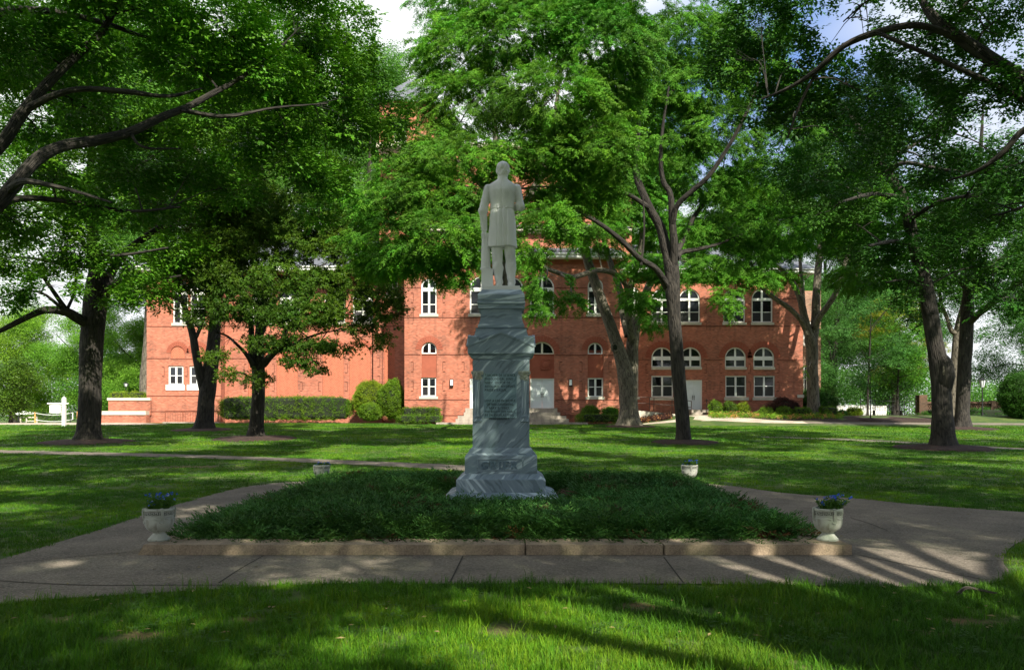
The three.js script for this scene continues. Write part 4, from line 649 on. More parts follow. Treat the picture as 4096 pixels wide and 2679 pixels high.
// --- right wing
const DR = 65.5;
const rc = [[1514, 1563], [1578, 1627], [1681, 1732], [1747, 1796]], rm = [[1514, 1564], [1580, 1630], [1685, 1734], [1751, 1800]], rl = [[1514, 1565], [1686, 1735], [1752, 1801]];
const rightWins = [...rc.map(([a, b]) => ({ x0: a, x1: b, y0: 670, y1: 748, arch: true, transom: [692, 698], rail: 724, sill: [a - 2, b + 3, 748.5, 754] })), ...rm.map(([a, b]) => ({ x0: a, x1: b, y0: 806, y1: 852, arch: true, transom: [827, 836], sill: [a, b + 1, 852, 858], ring: 14 })), ...rl.map(([a, b]) => ({ x0: a, x1: b, y0: 872, y1: 921.5, rail: 896, sill: [a - 3, b + 5, 922, 929] })),
  { x0: 1464, x1: 1484, y0: 806, y1: 921, arch: true, transom: [826, 832], rail: 875, sill: [1461, 1487, 921, 927] }, { x0: 1464, x1: 1484, y0: 665, y1: 748, arch: true, transom: [692, 698], rail: 724, sill: [1461, 1487, 748, 754] }];
wall(DR, 1436, 1866, 630, null, [...rightWins, { x0: 1592, x1: 1632, y0: 882, y1: 951 }]);
for (const w of rightWins) windowAt(DR, w); doorPair(DR, 1592, 1632, 882, 951);
belt(DR, 1436, 1866.5, 757); belt(DR, 1436, 1510, 835); belt(DR, 1636, 1680, 835); belt(DR, 1806, 1866.5, 836); belt(DR, 1636, 1683, 930); belt(DR, 1740, 1748, 930); belt(DR, 1806, 1866.5, 930); belt(DR, 1436, 1510, 693); belt(DR, 1632, 1678, 693); belt(DR, 1800, 1866.5, 693);
for (const [x, s] of [[1504, -1], [1640, 1], [1676, -1], [1742, 1], [1808, 1]]) { quoins(DR, x, 845, 925, s); quoins(DR, x, 705, 750, s); }
bp('side_wall', bar(rx(1866, DR) - 0.35, rx(1866, DR) - 0.002, 0.6, ry(630, DR), -DR - 0.352, -DR - 14), M.brick);
bp('downpipe', merge([cyl(V3(rx(1884, DR), ry(634, DR), -DR + 0.5), V3(rx(1868, DR), ry(650, DR), -DR + 0.05), 0.06), cyl(V3(rx(1868, DR), ry(650, DR), -DR + 0.05), V3(rx(1868, DR), ry(668, DR), -DR - 0.1), 0.06)]), M.white);
bp('stone_tablet', bar(rx(1853, DR), rx(1868, DR), ry(923, DR), ry(916, DR), -DR + 0.06, -DR - 0.1), M.lime);
{ const d = 74, ws = [{ x0: 1868, x1: 1886, y0: 850, y1: 908, rail: 880, sill: [1866, 1889, 908, 912] }, { x0: 1868, x1: 1886, y0: 745, y1: 800, rail: 774, sill: [1866, 1889, 800, 804] }];
  wall(d, 1800, 1908, 675, null, ws, M.brickTan, 0.3, 'rear_wall'); for (const w of ws) windowAt(d, w); bp('rear_side_wall', bar(rx(1908, d) - 0.35, rx(1908, d) - 0.002, 0.6, ry(675, d), -d - 0.302, -d - 9), M.brickTan); }
bp('rear_wall', bar(rx(345, 66), rx(1850, 66), 0.5, ry(640, 66), -80, -80.4), M.brick);

// ---------------------------------------------------------------- steps, terrace walls, rails, lamps
{
  const g = thing('entrance_steps', 'broad grey stone steps in front of the double doors, behind the pedestal', 'steps', V3(0, 1.27, -59.5));
  const base = 1.22, rows = [[947.5, 957, 1083, 1294, 0.9], [957, 965, 1080, 1300, 1.25], [965, 972, 1067, 1313, 1.6], [972, 978.5, 1063, 1318, 1.95], [974, 982, 1021, 1359, 2.6]];
  rows.forEach(([a, b, x0, x1, dep], i) => { const d = 61 - dep, top = ry(a, DP) - 0.003 * i, bot = i === 4 ? 1.1 : ry(b, DP) - 0.1; part(g, 'step', rbox(rx(x0, DP), rx(x1, DP), (i === 4 ? base + 0.14 : top) , (i === 4 ? 1.0 : bot), -d, -60.99, 0.012).translate(0, -1.27, 59.5), M.step); });
}
{
  const g = thing('entrance_steps', 'short concrete steps at the white door of the right wing', 'steps', V3(14.2, 1.8, -64.5)), d0 = DR;
  [[951, 957, 1600, 1643, 0.9], [957, 963, 1598, 1648, 1.3]].forEach(([a, b, x0, x1, dep], i) => part(g, 'step', rbox(rx(x0, d0), rx(x1, d0), ry(a, d0) - 0.003 * i, ry(b, d0) - 0.3, -d0 + dep, -d0 + 0.01, 0.012).translate(-14.2, -1.8, 64.5), M.step));
}
{
  const g = thing('terrace_wall', 'low stepped brick terrace wall with pale stone copings at the left end of the building', 'wall', V3(-30, 1.2, -64)), t = (q) => q.translate(30, -1.2, 64), d = 64.2;
  part(g, 'wall', t(bar(rx(243, d), rx(342, d), 1.9, ry(929, d), -d - 0.6, -d - 4)), M.brick); part(g, 'coping', t(bar(rx(241, d), rx(342, d), ry(929, d), ry(923, d), -d - 0.52, -d - 4.05)), M.lime);
  part(g, 'lower_wall', t(bar(rx(215, d), rx(340, d), 0.6, ry(963, d), -d, -d - 4.2)), M.brick); part(g, 'lower_coping', t(bar(rx(213, d), rx(339.5, d), ry(963, d), ry(954, d), -d + 0.08, -d - 4.2)), M.lime);
}
function railing(name, label, pts, h, mat, opts = {}) {            // posts, top and bottom rails, balusters
  const g = thing(name, label, 'railing', pts[0].clone()), o = pts[0], L = (p) => p.clone().sub(o);
  for (let i = 0; i < pts.length; i++) part(g, 'post', cyl(L(pts[i]), L(pts[i].clone().setY(pts[i].y + h)), 0.03, 0.03, 6), mat);
  for (let i = 0; i < pts.length - 1; i++) {
    for (const q of opts.rails ?? [0.08, h - 0.02]) part(g, 'rail', cyl(L(pts[i]).setY(pts[i].y - o.y + q), L(pts[i + 1]).setY(pts[i + 1].y - o.y + q), 0.026, 0.026, 6), mat);
    if (opts.bars) { const n = Math.round(pts[i].distanceTo(pts[i + 1]) / opts.bars); for (let k = 1; k < n; k++) { const p = pts[i].clone().lerp(pts[i + 1], k / n); part(g, 'baluster', cyl(L(p), L(p).setY(p.y - o.y + h), 0.013, 0.013, 5), mat); } }
  }
  return g;
}
{ const d = 63.5, y0 = 1.27, P = (x) => V3(rx(x, d), y0, -d); railing('iron_railing', 'rust brown iron railing at the foot of the left brick tower', [P(384), P(425), P(466), P(507)], ry(953, d) - y0, M.redRail, { bars: 0.2 }); solo('stone_slab', rbox(rx(380, d), rx(510, d), 1.1, 1.36, -d + 0.2, -d - 1.2, 0.02), M.step, 'stone slab under the railing of the left tower', 'slab'); }
{ const d = 62.6, P = (x, y) => V3(rx(x, d), ry(y, d), -d); railing('ramp_railing', 'dark tubular handrail along the ramp to the white door of the right wing', [P(1470, 952), P(1510, 953), P(1520, 954), P(1562, 957), P(1576, 958), P(1607, 962)], 1.05, M.rail, { rails: [0.55, 1.03] });
  const s = new THREE.Shape(); s.moveTo(rx(1465, d), 0.9); s.lineTo(rx(1600, d), 0.9); s.lineTo(rx(1600, d), ry(964, d)); s.lineTo(rx(1465, d), ry(951, d)); solo('ramp', metricUV(new THREE.ExtrudeGeometry(s, { depth: 1.8, bevelEnabled: false }).translate(0, 0, -d - 1.75)), M.lime, 'pale concrete ramp behind the dark handrail', 'ramp'); 
  const e = 64, Q = (x, y, dd = e) => V3(rx(x, dd), ry(y, dd), -dd); railing('handrail', 'short dark handrail beside the steps of the right wing door', [Q(1642, 958), Q(1650, 964, 63.4), Q(1655, 967, 63)], 1.1, M.rail, { rails: [0.6, 1.08] }); }
[['left', 1050], ['right', 1326]].forEach(([s, x]) => {
  const g = thing('wall_lamp', 'box wall lamp with white glass, ' + (s === 'left' ? 'on the brick wall left of the pedestal' : 'on the brick wall right of the pedestal'), 'lamp', V3(rx(x, DP), ry(888, DP), -DP)), w = 0.11, h = 0.21;
  part(g, 'back_plate', bar(-0.12, 0.12, -0.25, 0.25, 0.03, 0.001), M.black); part(g, 'glass', bar(-w, w, -h, h, 0.18, 0.031), M.glassLamp); part(g, 'cap', bar(-0.13, 0.13, h, h + 0.045, 0.2, 0.0305), M.black); part(g, 'base', bar(-0.125, 0.125, -h - 0.1, -h, 0.19, 0.0305), M.black); for (const sx of [-1, 1]) part(g, 'strip', bar(sx * w - 0.012, sx * w + 0.012, -h, h, 0.19, 0.179), M.black);
});

// ================================================================ FOLIAGE
function sprayOak(seed, leaf = 0.105, n = 26, rad = 0.34) {         // spread twigs with broad leaves
  const R = rng(seed), P = [];
  for (let t = 0; t < 5; t++) {
    const d = V3(0.9 * (R() - 0.25), 0.5 * (R() - 0.45), R() - 0.5).normalize(), up = V3(0, 1, 0);
    for (let i = 0; i < n / 5; i++) { const o = d.clone().multiplyScalar(rad * (0.25 + 0.75 * (i + R()) / (n / 5))), a = R() * 6.28, dir = d.clone().multiplyScalar(0.6).add(V3(Math.cos(a), -0.25 + 0.3 * (R() - 0.5), Math.sin(a))).normalize(), nr = up.clone().add(rdir(R).multiplyScalar(0.75)).normalize(); leafQuad(P, o, dir, nr, leaf * (0.7 + 0.6 * R()), leaf * 0.55, 0.12); }
  }
  return trisGeo(P);
}
const UP = V3(0, 1, 0);
function sprayElm(seed, len = 0.62, lf = 0.088) {                   // arching twig, compound leaves hanging in two rows
  const R = rng(seed), P = [], pt = (t) => V3(len * t, -0.42 * len * t * t + 0.1 * len * t, 0.06 * Math.sin(t * 5 + seed));
  for (let i = 0; i < 9; i++) for (const s of [-1, 1]) {
    const t = 0.15 + 0.85 * (i + R() * 0.6) / 9, o = pt(t), ax = V3(0.2 + 0.7 * R(), -0.15 - 0.85 * R(), s * (0.4 + 0.7 * R())).normalize(), L = 0.17 + 0.08 * R(), nr = V3(0.25 * (R() - 0.5), 1, 0.25 * (R() - 0.5) + s * 0.35).normalize(), side = ax.clone().cross(nr).normalize();
    for (let k = 0; k < 3; k++) for (const q of [-1, 1]) if (R() < 0.85) leafQuad(P, o.clone().addScaledVector(ax, L * (k + 0.2 + 0.5 * R()) / 3), ax.clone().multiplyScalar(0.75).addScaledVector(side, q * 0.8).addScaledVector(UP, -0.45).normalize(), nr.clone().add(rdir(R).multiplyScalar(0.75)).normalize(), lf * (0.75 + 0.5 * R()), lf * 0.46, 0.12);
  }
  return trisGeo(P);
}
function sprayWhorl(seed, leaf = 0.1, whorls = 4, spread = 0.3) {   // rosettes of narrow leaves at twig ends
  const R = rng(seed), P = [];
  for (let w = 0; w < whorls; w++) { const c = V3(spread * R() * 1.2, spread * (R() - 0.5), spread * (R() - 0.5) * 1.4), ax = V3(0.6, 0.5 * (R() - 0.2), R() - 0.5).normalize(); for (let i = 0; i < 7; i++) { const d = ax.clone().multiplyScalar(0.55).add(rdir(R)).normalize(); leafQuad(P, c, d, ax.clone().add(rdir(R).multiplyScalar(0.5)).normalize(), leaf * (0.7 + 0.6 * R()), leaf * 0.36, 0.15); } }
  return trisGeo(P);
}
function sprayFine(seed, leaf = 0.06, n = 46, rad = 0.4) { const R = rng(seed), P = []; for (let i = 0; i < n; i++) { const o = rdir(R).multiply(V3(1.1, 0.55, 1)).multiplyScalar(rad * Math.cbrt(R())); leafQuad(P, o, rdir(R).multiply(V3(1, 0.6, 1)).normalize(), V3(0, 1, 0).add(rdir(R).multiplyScalar(0.8)).normalize(), leaf * (0.7 + 0.6 * R()), leaf * 0.5, 0.1); } return trisGeo(P); }
const SPR = { oak: [1, 2, 3].map((s) => sprayOak(s * 31)), elm: [1, 2, 3].map((s) => sprayElm(s * 37)), whorl: [1, 2].map((s) => sprayWhorl(s * 41)), fine: [1, 2].map((s) => sprayFine(s * 43)), far: [1, 2].map((s) => sprayFine(s * 47, 0.16, 34, 0.8)), layer: [1, 2].map((s) => sprayOak(s * 53, 0.09, 30, 0.42)), hedge: [1].map((s) => sprayFine(s * 59, 0.075, 22, 0.18)) };
const LEAF = {
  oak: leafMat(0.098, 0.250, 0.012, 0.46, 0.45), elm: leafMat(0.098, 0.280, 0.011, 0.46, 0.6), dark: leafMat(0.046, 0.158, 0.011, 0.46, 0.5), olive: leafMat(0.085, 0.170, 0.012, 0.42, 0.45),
  bright: leafMat(0.145, 0.33, 0.020, 0.45), pale: leafMat(0.10, 0.26, 0.026, 0.42), blue: leafMat(0.070, 0.21, 0.030, 0.4), gold: leafMat(0.23, 0.26, 0.01, 0.45), maroon: leafMat(0.07, 0.03, 0.025, 0.3), hedge: leafMat(0.110, 0.215, 0.012, 0.32, 0.45), hedgeSunPainted: leafMat(0.20, 0.30, 0.014, 0.34, 0.5), lime: leafMat(0.19, 0.35, 0.02, 0.45), core: std({ color: rgb(0.010, 0.016, 0.006), roughness: 1 }),  // second hedge tone has sunlight put into its colour
};
function crownMatrices(R, c, r, n, size, o, seed, out) {            // sprays through a clump: thicker towards its skin, with gaps
  const q = new THREE.Quaternion(), m = new THREE.Matrix4(), d = V3(), p = V3(), xa = V3(), za = V3(), ya = V3();
  for (let i = 0; i < n; i++) {
    d.copy(rdir(R)); const f = (o.fill ?? 0.45) + (1 - (o.fill ?? 0.45)) * Math.pow(R(), 0.6);
    const lump = 0.55 + 0.9 * noise3(d.x * 2.6 + seed, d.y * 2.6, d.z * 2.6, 13), j = 0.42 * R() * R();
    p.set(c.x + d.x * r.x * f * lump, c.y + d.y * r.y * f * lump, c.z + d.z * r.z * f * lump); { const a = R() * 6.28, e = R() * 2 - 1; p.x += Math.cos(a) * j * r.x; p.z += Math.sin(a) * j * r.z; p.y += e * j * r.y; }
    if (noise3(p.x * (o.gapF ?? 0.9), p.y * (o.gapF ?? 0.9) * 1.3, p.z * (o.gapF ?? 0.9), 17) < (o.gap ?? 0.36)) continue;
    if (p.y < groundH(-p.z, p.x) + (o.minH ?? 0.15)) continue;
    xa.set(d.x + 0.9 * (R() - 0.5), 0.35 * d.y + (o.droop ?? -0.1) + 0.5 * (R() - 0.5), d.z + 0.9 * (R() - 0.5)).normalize();
    ya.copy(UP).addScaledVector(xa, -xa.y).add(rdir(R).multiplyScalar(0.35)).normalize(); za.crossVectors(xa, ya).normalize(); ya.crossVectors(za, xa);
    m.makeBasis(xa, ya, za); const s = size * (0.7 + 0.6 * R()); m.scale(V3(s, s, s)); m.setPosition(p.x, p.y, p.z); out.push(m.clone());
  }
}
const tints = {};
function instanced(name, geo, mat, mats, origin, R, spread = 0.3) {
  const im = new THREE.InstancedMesh(geo, mat, mats.length), c = new THREE.Color(), t = new THREE.Matrix4().makeTranslation(-origin.x, -origin.y, -origin.z), m = new THREE.Matrix4();
  mats.forEach((q, i) => { im.setMatrixAt(i, m.multiplyMatrices(t, q)); const e = q.elements, nn = noise3(e[12] * 0.45, e[13] * 0.45, e[14] * 0.45, 23) - 0.5, k = (1 - spread / 2 + spread * R()) * (1 + spread * 0.9 * nn), w = spread * 0.5 * (R() - 0.5) + spread * 0.5 * (noise3(e[12] * 0.3, e[13] * 0.3, e[14] * 0.3, 29) - 0.5); im.setColorAt(i, c.setRGB(k * (1 + w), k, k * (1 - w))); });
  im.name = name; im.userData.kind = 'stuff'; im.castShadow = im.receiveShadow = true; return im;
}
let SPRAYS = 0; const LUSH = 5;
function tree(o) {                                                   // limbs and clumps are given as readings with their distance
  const R = rng(o.seed), base = o.base ?? groundAt(o.at[0], o.at[1]), D = -base.z;
  const g = thing(o.name ?? 'tree', o.label, 'tree', base.clone(), o.group);
  const pool = [];
  (o.limbs ?? []).forEach((lb, li) => {
    const pts = lb.map(([x, y, w, dd]) => at(x, y, D + (dd ?? 0))), rad = lb.map(([x, y, w, dd]) => w / 2 * (D + (dd ?? 0)) / PF);
    if (li === 0 && !o.noFlare) { pts[0].copy(base).setY(base.y - 0.1); }
    pts.forEach((p, i) => { for (let s = 0; s < 4 && i < pts.length - 1; s++) pool.push([p.clone().lerp(pts[i + 1], s / 4), lerp(rad[i], rad[i + 1], s / 4)]); });
    const geo = tube(pts, rad, rad[0] > 0.25 ? 20 : rad[0] > 0.1 ? 12 : 8, { flare: li === 0 && !o.noFlare ? o.flare ?? 0.45 : 0, step: D < 24 ? 0.16 : 0.28, seed: o.seed + li }).translate(-base.x, -base.y, -base.z);
    part(g, li === 0 ? 'trunk' : 'limb', geo, o.bark ?? M.bark);
  });
  const tw = [];
  const crowns = {};
  [...(o.clumps ?? []), ...(o.high ?? []).map((q) => Object.assign([q[0], q[1], q[2], q[3], q[4] ?? q[3] * 0.5], { world: true }))].forEach((cl, ci) => {
    const [x, y, d0, w, h, kind] = cl, d = cl.world ? d0 : d0 + (o.push ?? 0), s = d / PF, c = cl.world ? V3(x, y, d) : at(x, y, d), r = cl.world ? V3(w, h, w) : V3(w * s, h * s, (cl[6] ?? 0.5 * (w + h)) * s), key = kind ?? 'main';
    const size = o.size ?? 1, unit = (o.unit ?? 0.36) * size, n = Math.round(LUSH * (o.dens ?? 1.6) * 4 * Math.pow((r.x * r.y + r.x * r.z + r.y * r.z) / 3, 1) * 3.14 / (unit * unit * 4));
    (crowns[key] ??= []); crownMatrices(R, c, r, n, size, o, o.seed * 3.7 + ci, crowns[key]);
    // a branch from the nearest limb into the clump, and twigs
    if (pool.length) {
      let best = pool[0], bd = 1e9; for (const p of pool) { const q = p[0].distanceTo(c) + Math.max(0, p[0].y - c.y) * 0.6; if (q < bd) { bd = q; best = p; } }
      if (bd < (cl.world ? 4.5 : 9)) {
        const r0 = Math.min(best[1] * 0.6, 0.02 + 0.012 * bd), mid = best[0].clone().lerp(c, 0.5).add(V3((R() - 0.5) * 0.15 * bd, 0.08 * bd, (R() - 0.5) * 0.15 * bd));
        tw.push(tube([best[0], mid, c.clone()], [r0, r0 * 0.7, r0 * 0.45], 6, { step: 0.5, seed: ci }));
        for (let k = 0; k < (o.twigs ?? 5); k++) { const e = rdir(R).multiply(r).multiplyScalar(0.85).add(c), a = mid.clone().lerp(c, R()); tw.push(tube([a, a.clone().lerp(e, 0.55).add(V3(0, 0.12 * r.y, 0)), e], [r0 * 0.45, r0 * 0.28, 0.006], 5, { step: 0.6, seed: k })); }
      }
    }
  });
  if (tw.length) part(g, 'twigs', merge(tw).translate(-base.x, -base.y, -base.z), o.bark ?? M.bark, 'stuff');
  for (const [key, mats] of Object.entries(crowns)) { const pool2 = SPR[o.spray]; SPRAYS += mats.length; for (const h of [0, 1]) g.add(instanced('crown', pool2[(o.seed + h) % pool2.length], LEAF[key === 'main' ? o.leaf : key], mats.filter((_, i) => i % 2 === h), base, R, o.spread ?? 0.55)); }
  if (o.ring) mulchRing(base, o.ring, 'dark mulch ring round the ' + o.ringOf);
  return g;
}
// a tree from a few numbers, for those standing further off
function wildTree(o) {
  const R = rng(o.seed), base = V3(o.x, groundH(-o.z, o.x) - (o.sink ?? 0), o.z), D = -o.z, H = o.h, px = (v) => PX + v.x * PF / D, py = (v) => PY - (v.y - EYE) * PF / D;
  const limbs = [], lean = (R() - 0.5) * 0.1 * H, w0 = (o.trunk ?? H * 0.028) * 2 * PF / D, P = (x, y, w, dz = 0) => [PX + (o.x + x) * PF / (D + dz), PY - (base.y + y - EYE) * PF / (D + dz), w, dz];
  limbs.push([P(0, 0, w0), P(lean * 0.3, H * 0.25, w0 * 0.75), P(lean * 0.7, H * 0.5, w0 * 0.55), P(lean, H * 0.8, w0 * 0.2)]);
  for (let i = 0; i < (o.limbsN ?? 5); i++) { const a = R() * 6.28, t = 0.25 + 0.4 * R(), L = o.r * (0.6 + 0.4 * R()); limbs.push([P(lean * t, H * t, w0 * 0.35), P(lean * t + Math.cos(a) * L * 0.5, H * (t + 0.12), w0 * 0.22, Math.sin(a) * L * 0.5), P(lean * t + Math.cos(a) * L, H * (t + 0.25), w0 * 0.08, Math.sin(a) * L)]); }
  const clumps = [], low = o.low ?? 0.25;
  for (let i = 0; i < (o.n ?? 16); i++) { const t = low + (1 - low) * (i + R()) / (o.n ?? 16), rr = o.r * Math.sqrt(Math.max(0.08, Math.sin(Math.PI * clamp(0.12 + 0.84 * (t - low) / (1 - low))))), a = R() * 6.28, q = Math.sqrt(R()) * rr, dz = Math.sin(a) * q, cr = o.r * (0.30 + 0.22 * R()), d = D - dz; clumps.push([PX + (o.x + Math.cos(a) * q) * PF / d, PY - (base.y + H * t - EYE) * PF / d, d, cr * PF / d, cr * (o.flat ?? 0.7) * PF / d]); }
  return tree({ name: o.name ?? 'tree', label: o.label, group: o.group, seed: o.seed, base, limbs, clumps, spray: o.spray ?? 'far', leaf: o.leaf, size: o.size ?? 1, unit: o.unit ?? 0.75, dens: o.dens ?? 1.5, fill: 0.4, gap: o.gap ?? 0.3, bark: o.bark ?? M.bark, twigs: 3, flare: 0.3, spread: o.spread ?? 0.35, ring: o.ring, ringOf: o.ringOf, minH: o.minH });
}
function shrub(o) {                                                  // clipped bush or hedge: rounded body, leaves on its skin
  const R = rng(o.seed), c = o.c, r = o.r, g = thing(o.name ?? 'bush', o.label, o.cat ?? 'bush', V3(c.x, c.y - r.y, c.z), o.group), mats = [], m = new THREE.Matrix4(), e = o.square ? 4 : 2;
  const n = Math.round((o.dens ?? 90) * 4 * (r.x * r.y + r.x * r.z + r.y * r.z) / (o.size ?? 1) / (o.size ?? 1));
  for (let i = 0; i < n; i++) {
    const d = o.square ? V3(R() * 2 - 1, R() * 2 - 1, R() * 2 - 1) : rdir(R); if (o.square) { const ax = Math.floor(R() * 3); d.setComponent(ax, Math.sign(d.getComponent(ax)) || 1); }
    const k = Math.pow(Math.pow(Math.abs(d.x), e) + Math.pow(Math.abs(d.y), e) + Math.pow(Math.abs(d.z), e), 1 / e), f = (0.84 + 0.18 * R() + 0.08 * R() ** 6) * (1 + (o.lump ?? 0.12) * (noise3(c.x + d.x * r.x * 1.5, d.y * r.y * 1.5, d.z * r.z * 1.5 + o.seed, 3) - 0.5) * 2) / k;
    const p = V3(c.x + d.x * r.x * f, c.y + d.y * r.y * f, c.z + d.z * r.z * f); if (p.y < c.y - r.y) continue;
    const s = (o.size ?? 1) * (0.7 + 0.6 * R()); m.makeRotationFromEuler(new THREE.Euler(R() * 6, R() * 6, R() * 6)); m.scale(V3(s, s, s)); m.setPosition(p.x, p.y, p.z); mats.push(m.clone());
  }
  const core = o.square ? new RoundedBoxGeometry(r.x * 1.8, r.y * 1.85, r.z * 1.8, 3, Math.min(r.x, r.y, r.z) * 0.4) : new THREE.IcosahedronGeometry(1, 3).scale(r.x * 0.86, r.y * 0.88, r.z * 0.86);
  part(g, 'dark_core', clean(core).translate(0, r.y, 0), LEAF.core); SPRAYS += mats.length;  // added near-black body that keeps the bush opaque
  const im = instanced('foliage', SPR.hedge[0], LEAF[o.leaf], mats, V3(c.x, c.y - r.y, c.z), R, 0.5); g.add(im); return g;
}

// ================================================================ TREES ON THE LAWN
tree({ name: 'oak_tree', label: 'big dark oak on the left lawn, limbs spreading above the white sign', seed: 11, push: 1.0, at: [203, 1027], spray: 'oak', leaf: 'oak', size: 1.35, dens: 2.8, gap: 0.40, ring: 2.05, ringOf: 'big oak on the left lawn', flare: 0.62,
  limbs: [[[203, 1027, 56], [207, 975, 50], [209, 880, 47], [214, 790, 48], [222, 710, 50], [226, 665, 50], [224, 612, 34], [216, 540, 26], [208, 450, 20], [215, 330, 13], [220, 220, 7]],
    [[240, 672, 26], [256, 635, 22, 0.3], [276, 604, 20, 0.5], [308, 572, 17, 1], [350, 543, 16, 1], [400, 512, 13, 1.5], [440, 498, 10, 2], [520, 470, 6, 2]],
    [[244, 690, 20], [262, 660, 15, -0.6], [290, 652, 12, -1.2], [330, 655, 9, -2], [420, 640, 5, -3]],
    [[204, 752, 26], [180, 738, 24, -0.8], [152, 723, 21, -1.6], [105, 720, 17, -2.4], [63, 736, 14, -3], [0, 768, 11, -3.5], [-80, 800, 7, -4]],
    [[156, 722, 12, -1.6], [130, 685, 10, -2], [110, 656, 8, -2.4], [80, 615, 5, -2.6]], [[158, 714, 8, -1.6], [172, 680, 6, -1], [176, 631, 4, -1], [172, 580, 3, -1]], [[140, 712, 8, -2], [95, 679, 6, -3], [48, 676, 5, -3.5], [-20, 700, 3, -4]],
    [[222, 600, 14], [170, 540, 10, -2], [90, 480, 7, -4], [20, 450, 4, -5]], [[212, 500, 12], [260, 430, 9, -2], [330, 380, 6, -3], [400, 330, 3, -4]], [[222, 620, 12], [140, 612, 9, 2], [60, 598, 6, 3], [0, 600, 3, 3]], [[250, 640, 10], [200, 600, 8, -3], [300, 590, 7, -4], [390, 575, 5, -5]]],
  clumps: [[60, 600, 34, 120, 36], [210, 570, 34, 90, 34], [110, 660, 33, 80, 26], [20, 690, 33, 70, 24], [300, 622, 34, 80, 30], [330, 675, 34, 60, 22], [285, 705, 35, 45, 16], [400, 585, 35, 90, 36], [80, 500, 33, 110, 40], [240, 480, 35, 110, 44], [420, 470, 36, 100, 44], [500, 540, 37, 80, 36], [200, 390, 35, 110, 50], [350, 360, 36, 120, 56], [40, 390, 34, 100, 50], [500, 390, 37, 90, 54], [250, 270, 36, 130, 60], [420, 270, 37, 100, 60], [80, 280, 36, 100, 60], [330, 170, 37, 120, 60], [170, 170, 37, 110, 60], [540, 300, 37, 80, 56], [200, 70, 36, 110, 60], [350, 60, 37, 110, 60], [480, 140, 38, 100, 60], [90, 150, 35, 90, 60], [590, 210, 38, 90, 56], [650, 330, 38, 80, 50], [740, 400, 39, 70, 44], [640, 90, 38, 100, 60], [770, 250, 39, 70, 60]],
  high: [[-12, 14, -33, 2.6], [-14.5, 16, -33, 2.6], [-10, 15.5, -34, 2.4], [-16, 18, -34, 2.8]] });
tree({ name: 'twin_trunk_tree', label: 'dark tree forking low into two stems before the left brick tower', seed: 12, at: [474, 999], spray: 'oak', leaf: 'olive', size: 1.4, dens: 2.0, gap: 0.40, ring: 1.85, ringOf: 'low forking tree before the brick tower', flare: 0.55,
  limbs: [[[474, 999, 40], [478, 950, 36], [482, 900, 36], [489, 860, 32], [496, 806, 30], [500, 745, 26], [505, 680, 22], [513, 600, 17], [520, 520, 12], [528, 430, 7]],
    [[476, 905, 26], [466, 872, 20, -0.3], [455, 820, 18, -0.5], [448, 776, 17, -0.5], [436, 735, 14, -0.7], [426, 705, 10, -1], [410, 660, 6, -1]], [[452, 790, 9, -0.5], [468, 755, 8, -0.5], [478, 715, 5, -0.5]], [[500, 740, 14], [530, 690, 9, -0.5], [560, 640, 6, -1]], [[504, 690, 12], [470, 630, 8, -0.8], [440, 580, 5, -1.5]], [[512, 600, 10], [560, 530, 7], [590, 470, 4]]],
  clumps: [[395, 690, 45, 48, 34], [440, 640, 46, 60, 40], [500, 620, 46, 60, 44], [400, 610, 45, 60, 40], [460, 560, 46, 80, 44], [540, 560, 46, 60, 44], [480, 470, 46, 90, 50], [570, 470, 47, 70, 50], [400, 500, 46, 70, 46], [530, 390, 47, 80, 50], [430, 740, 45, 34, 18], [370, 660, 45, 30, 22]] });
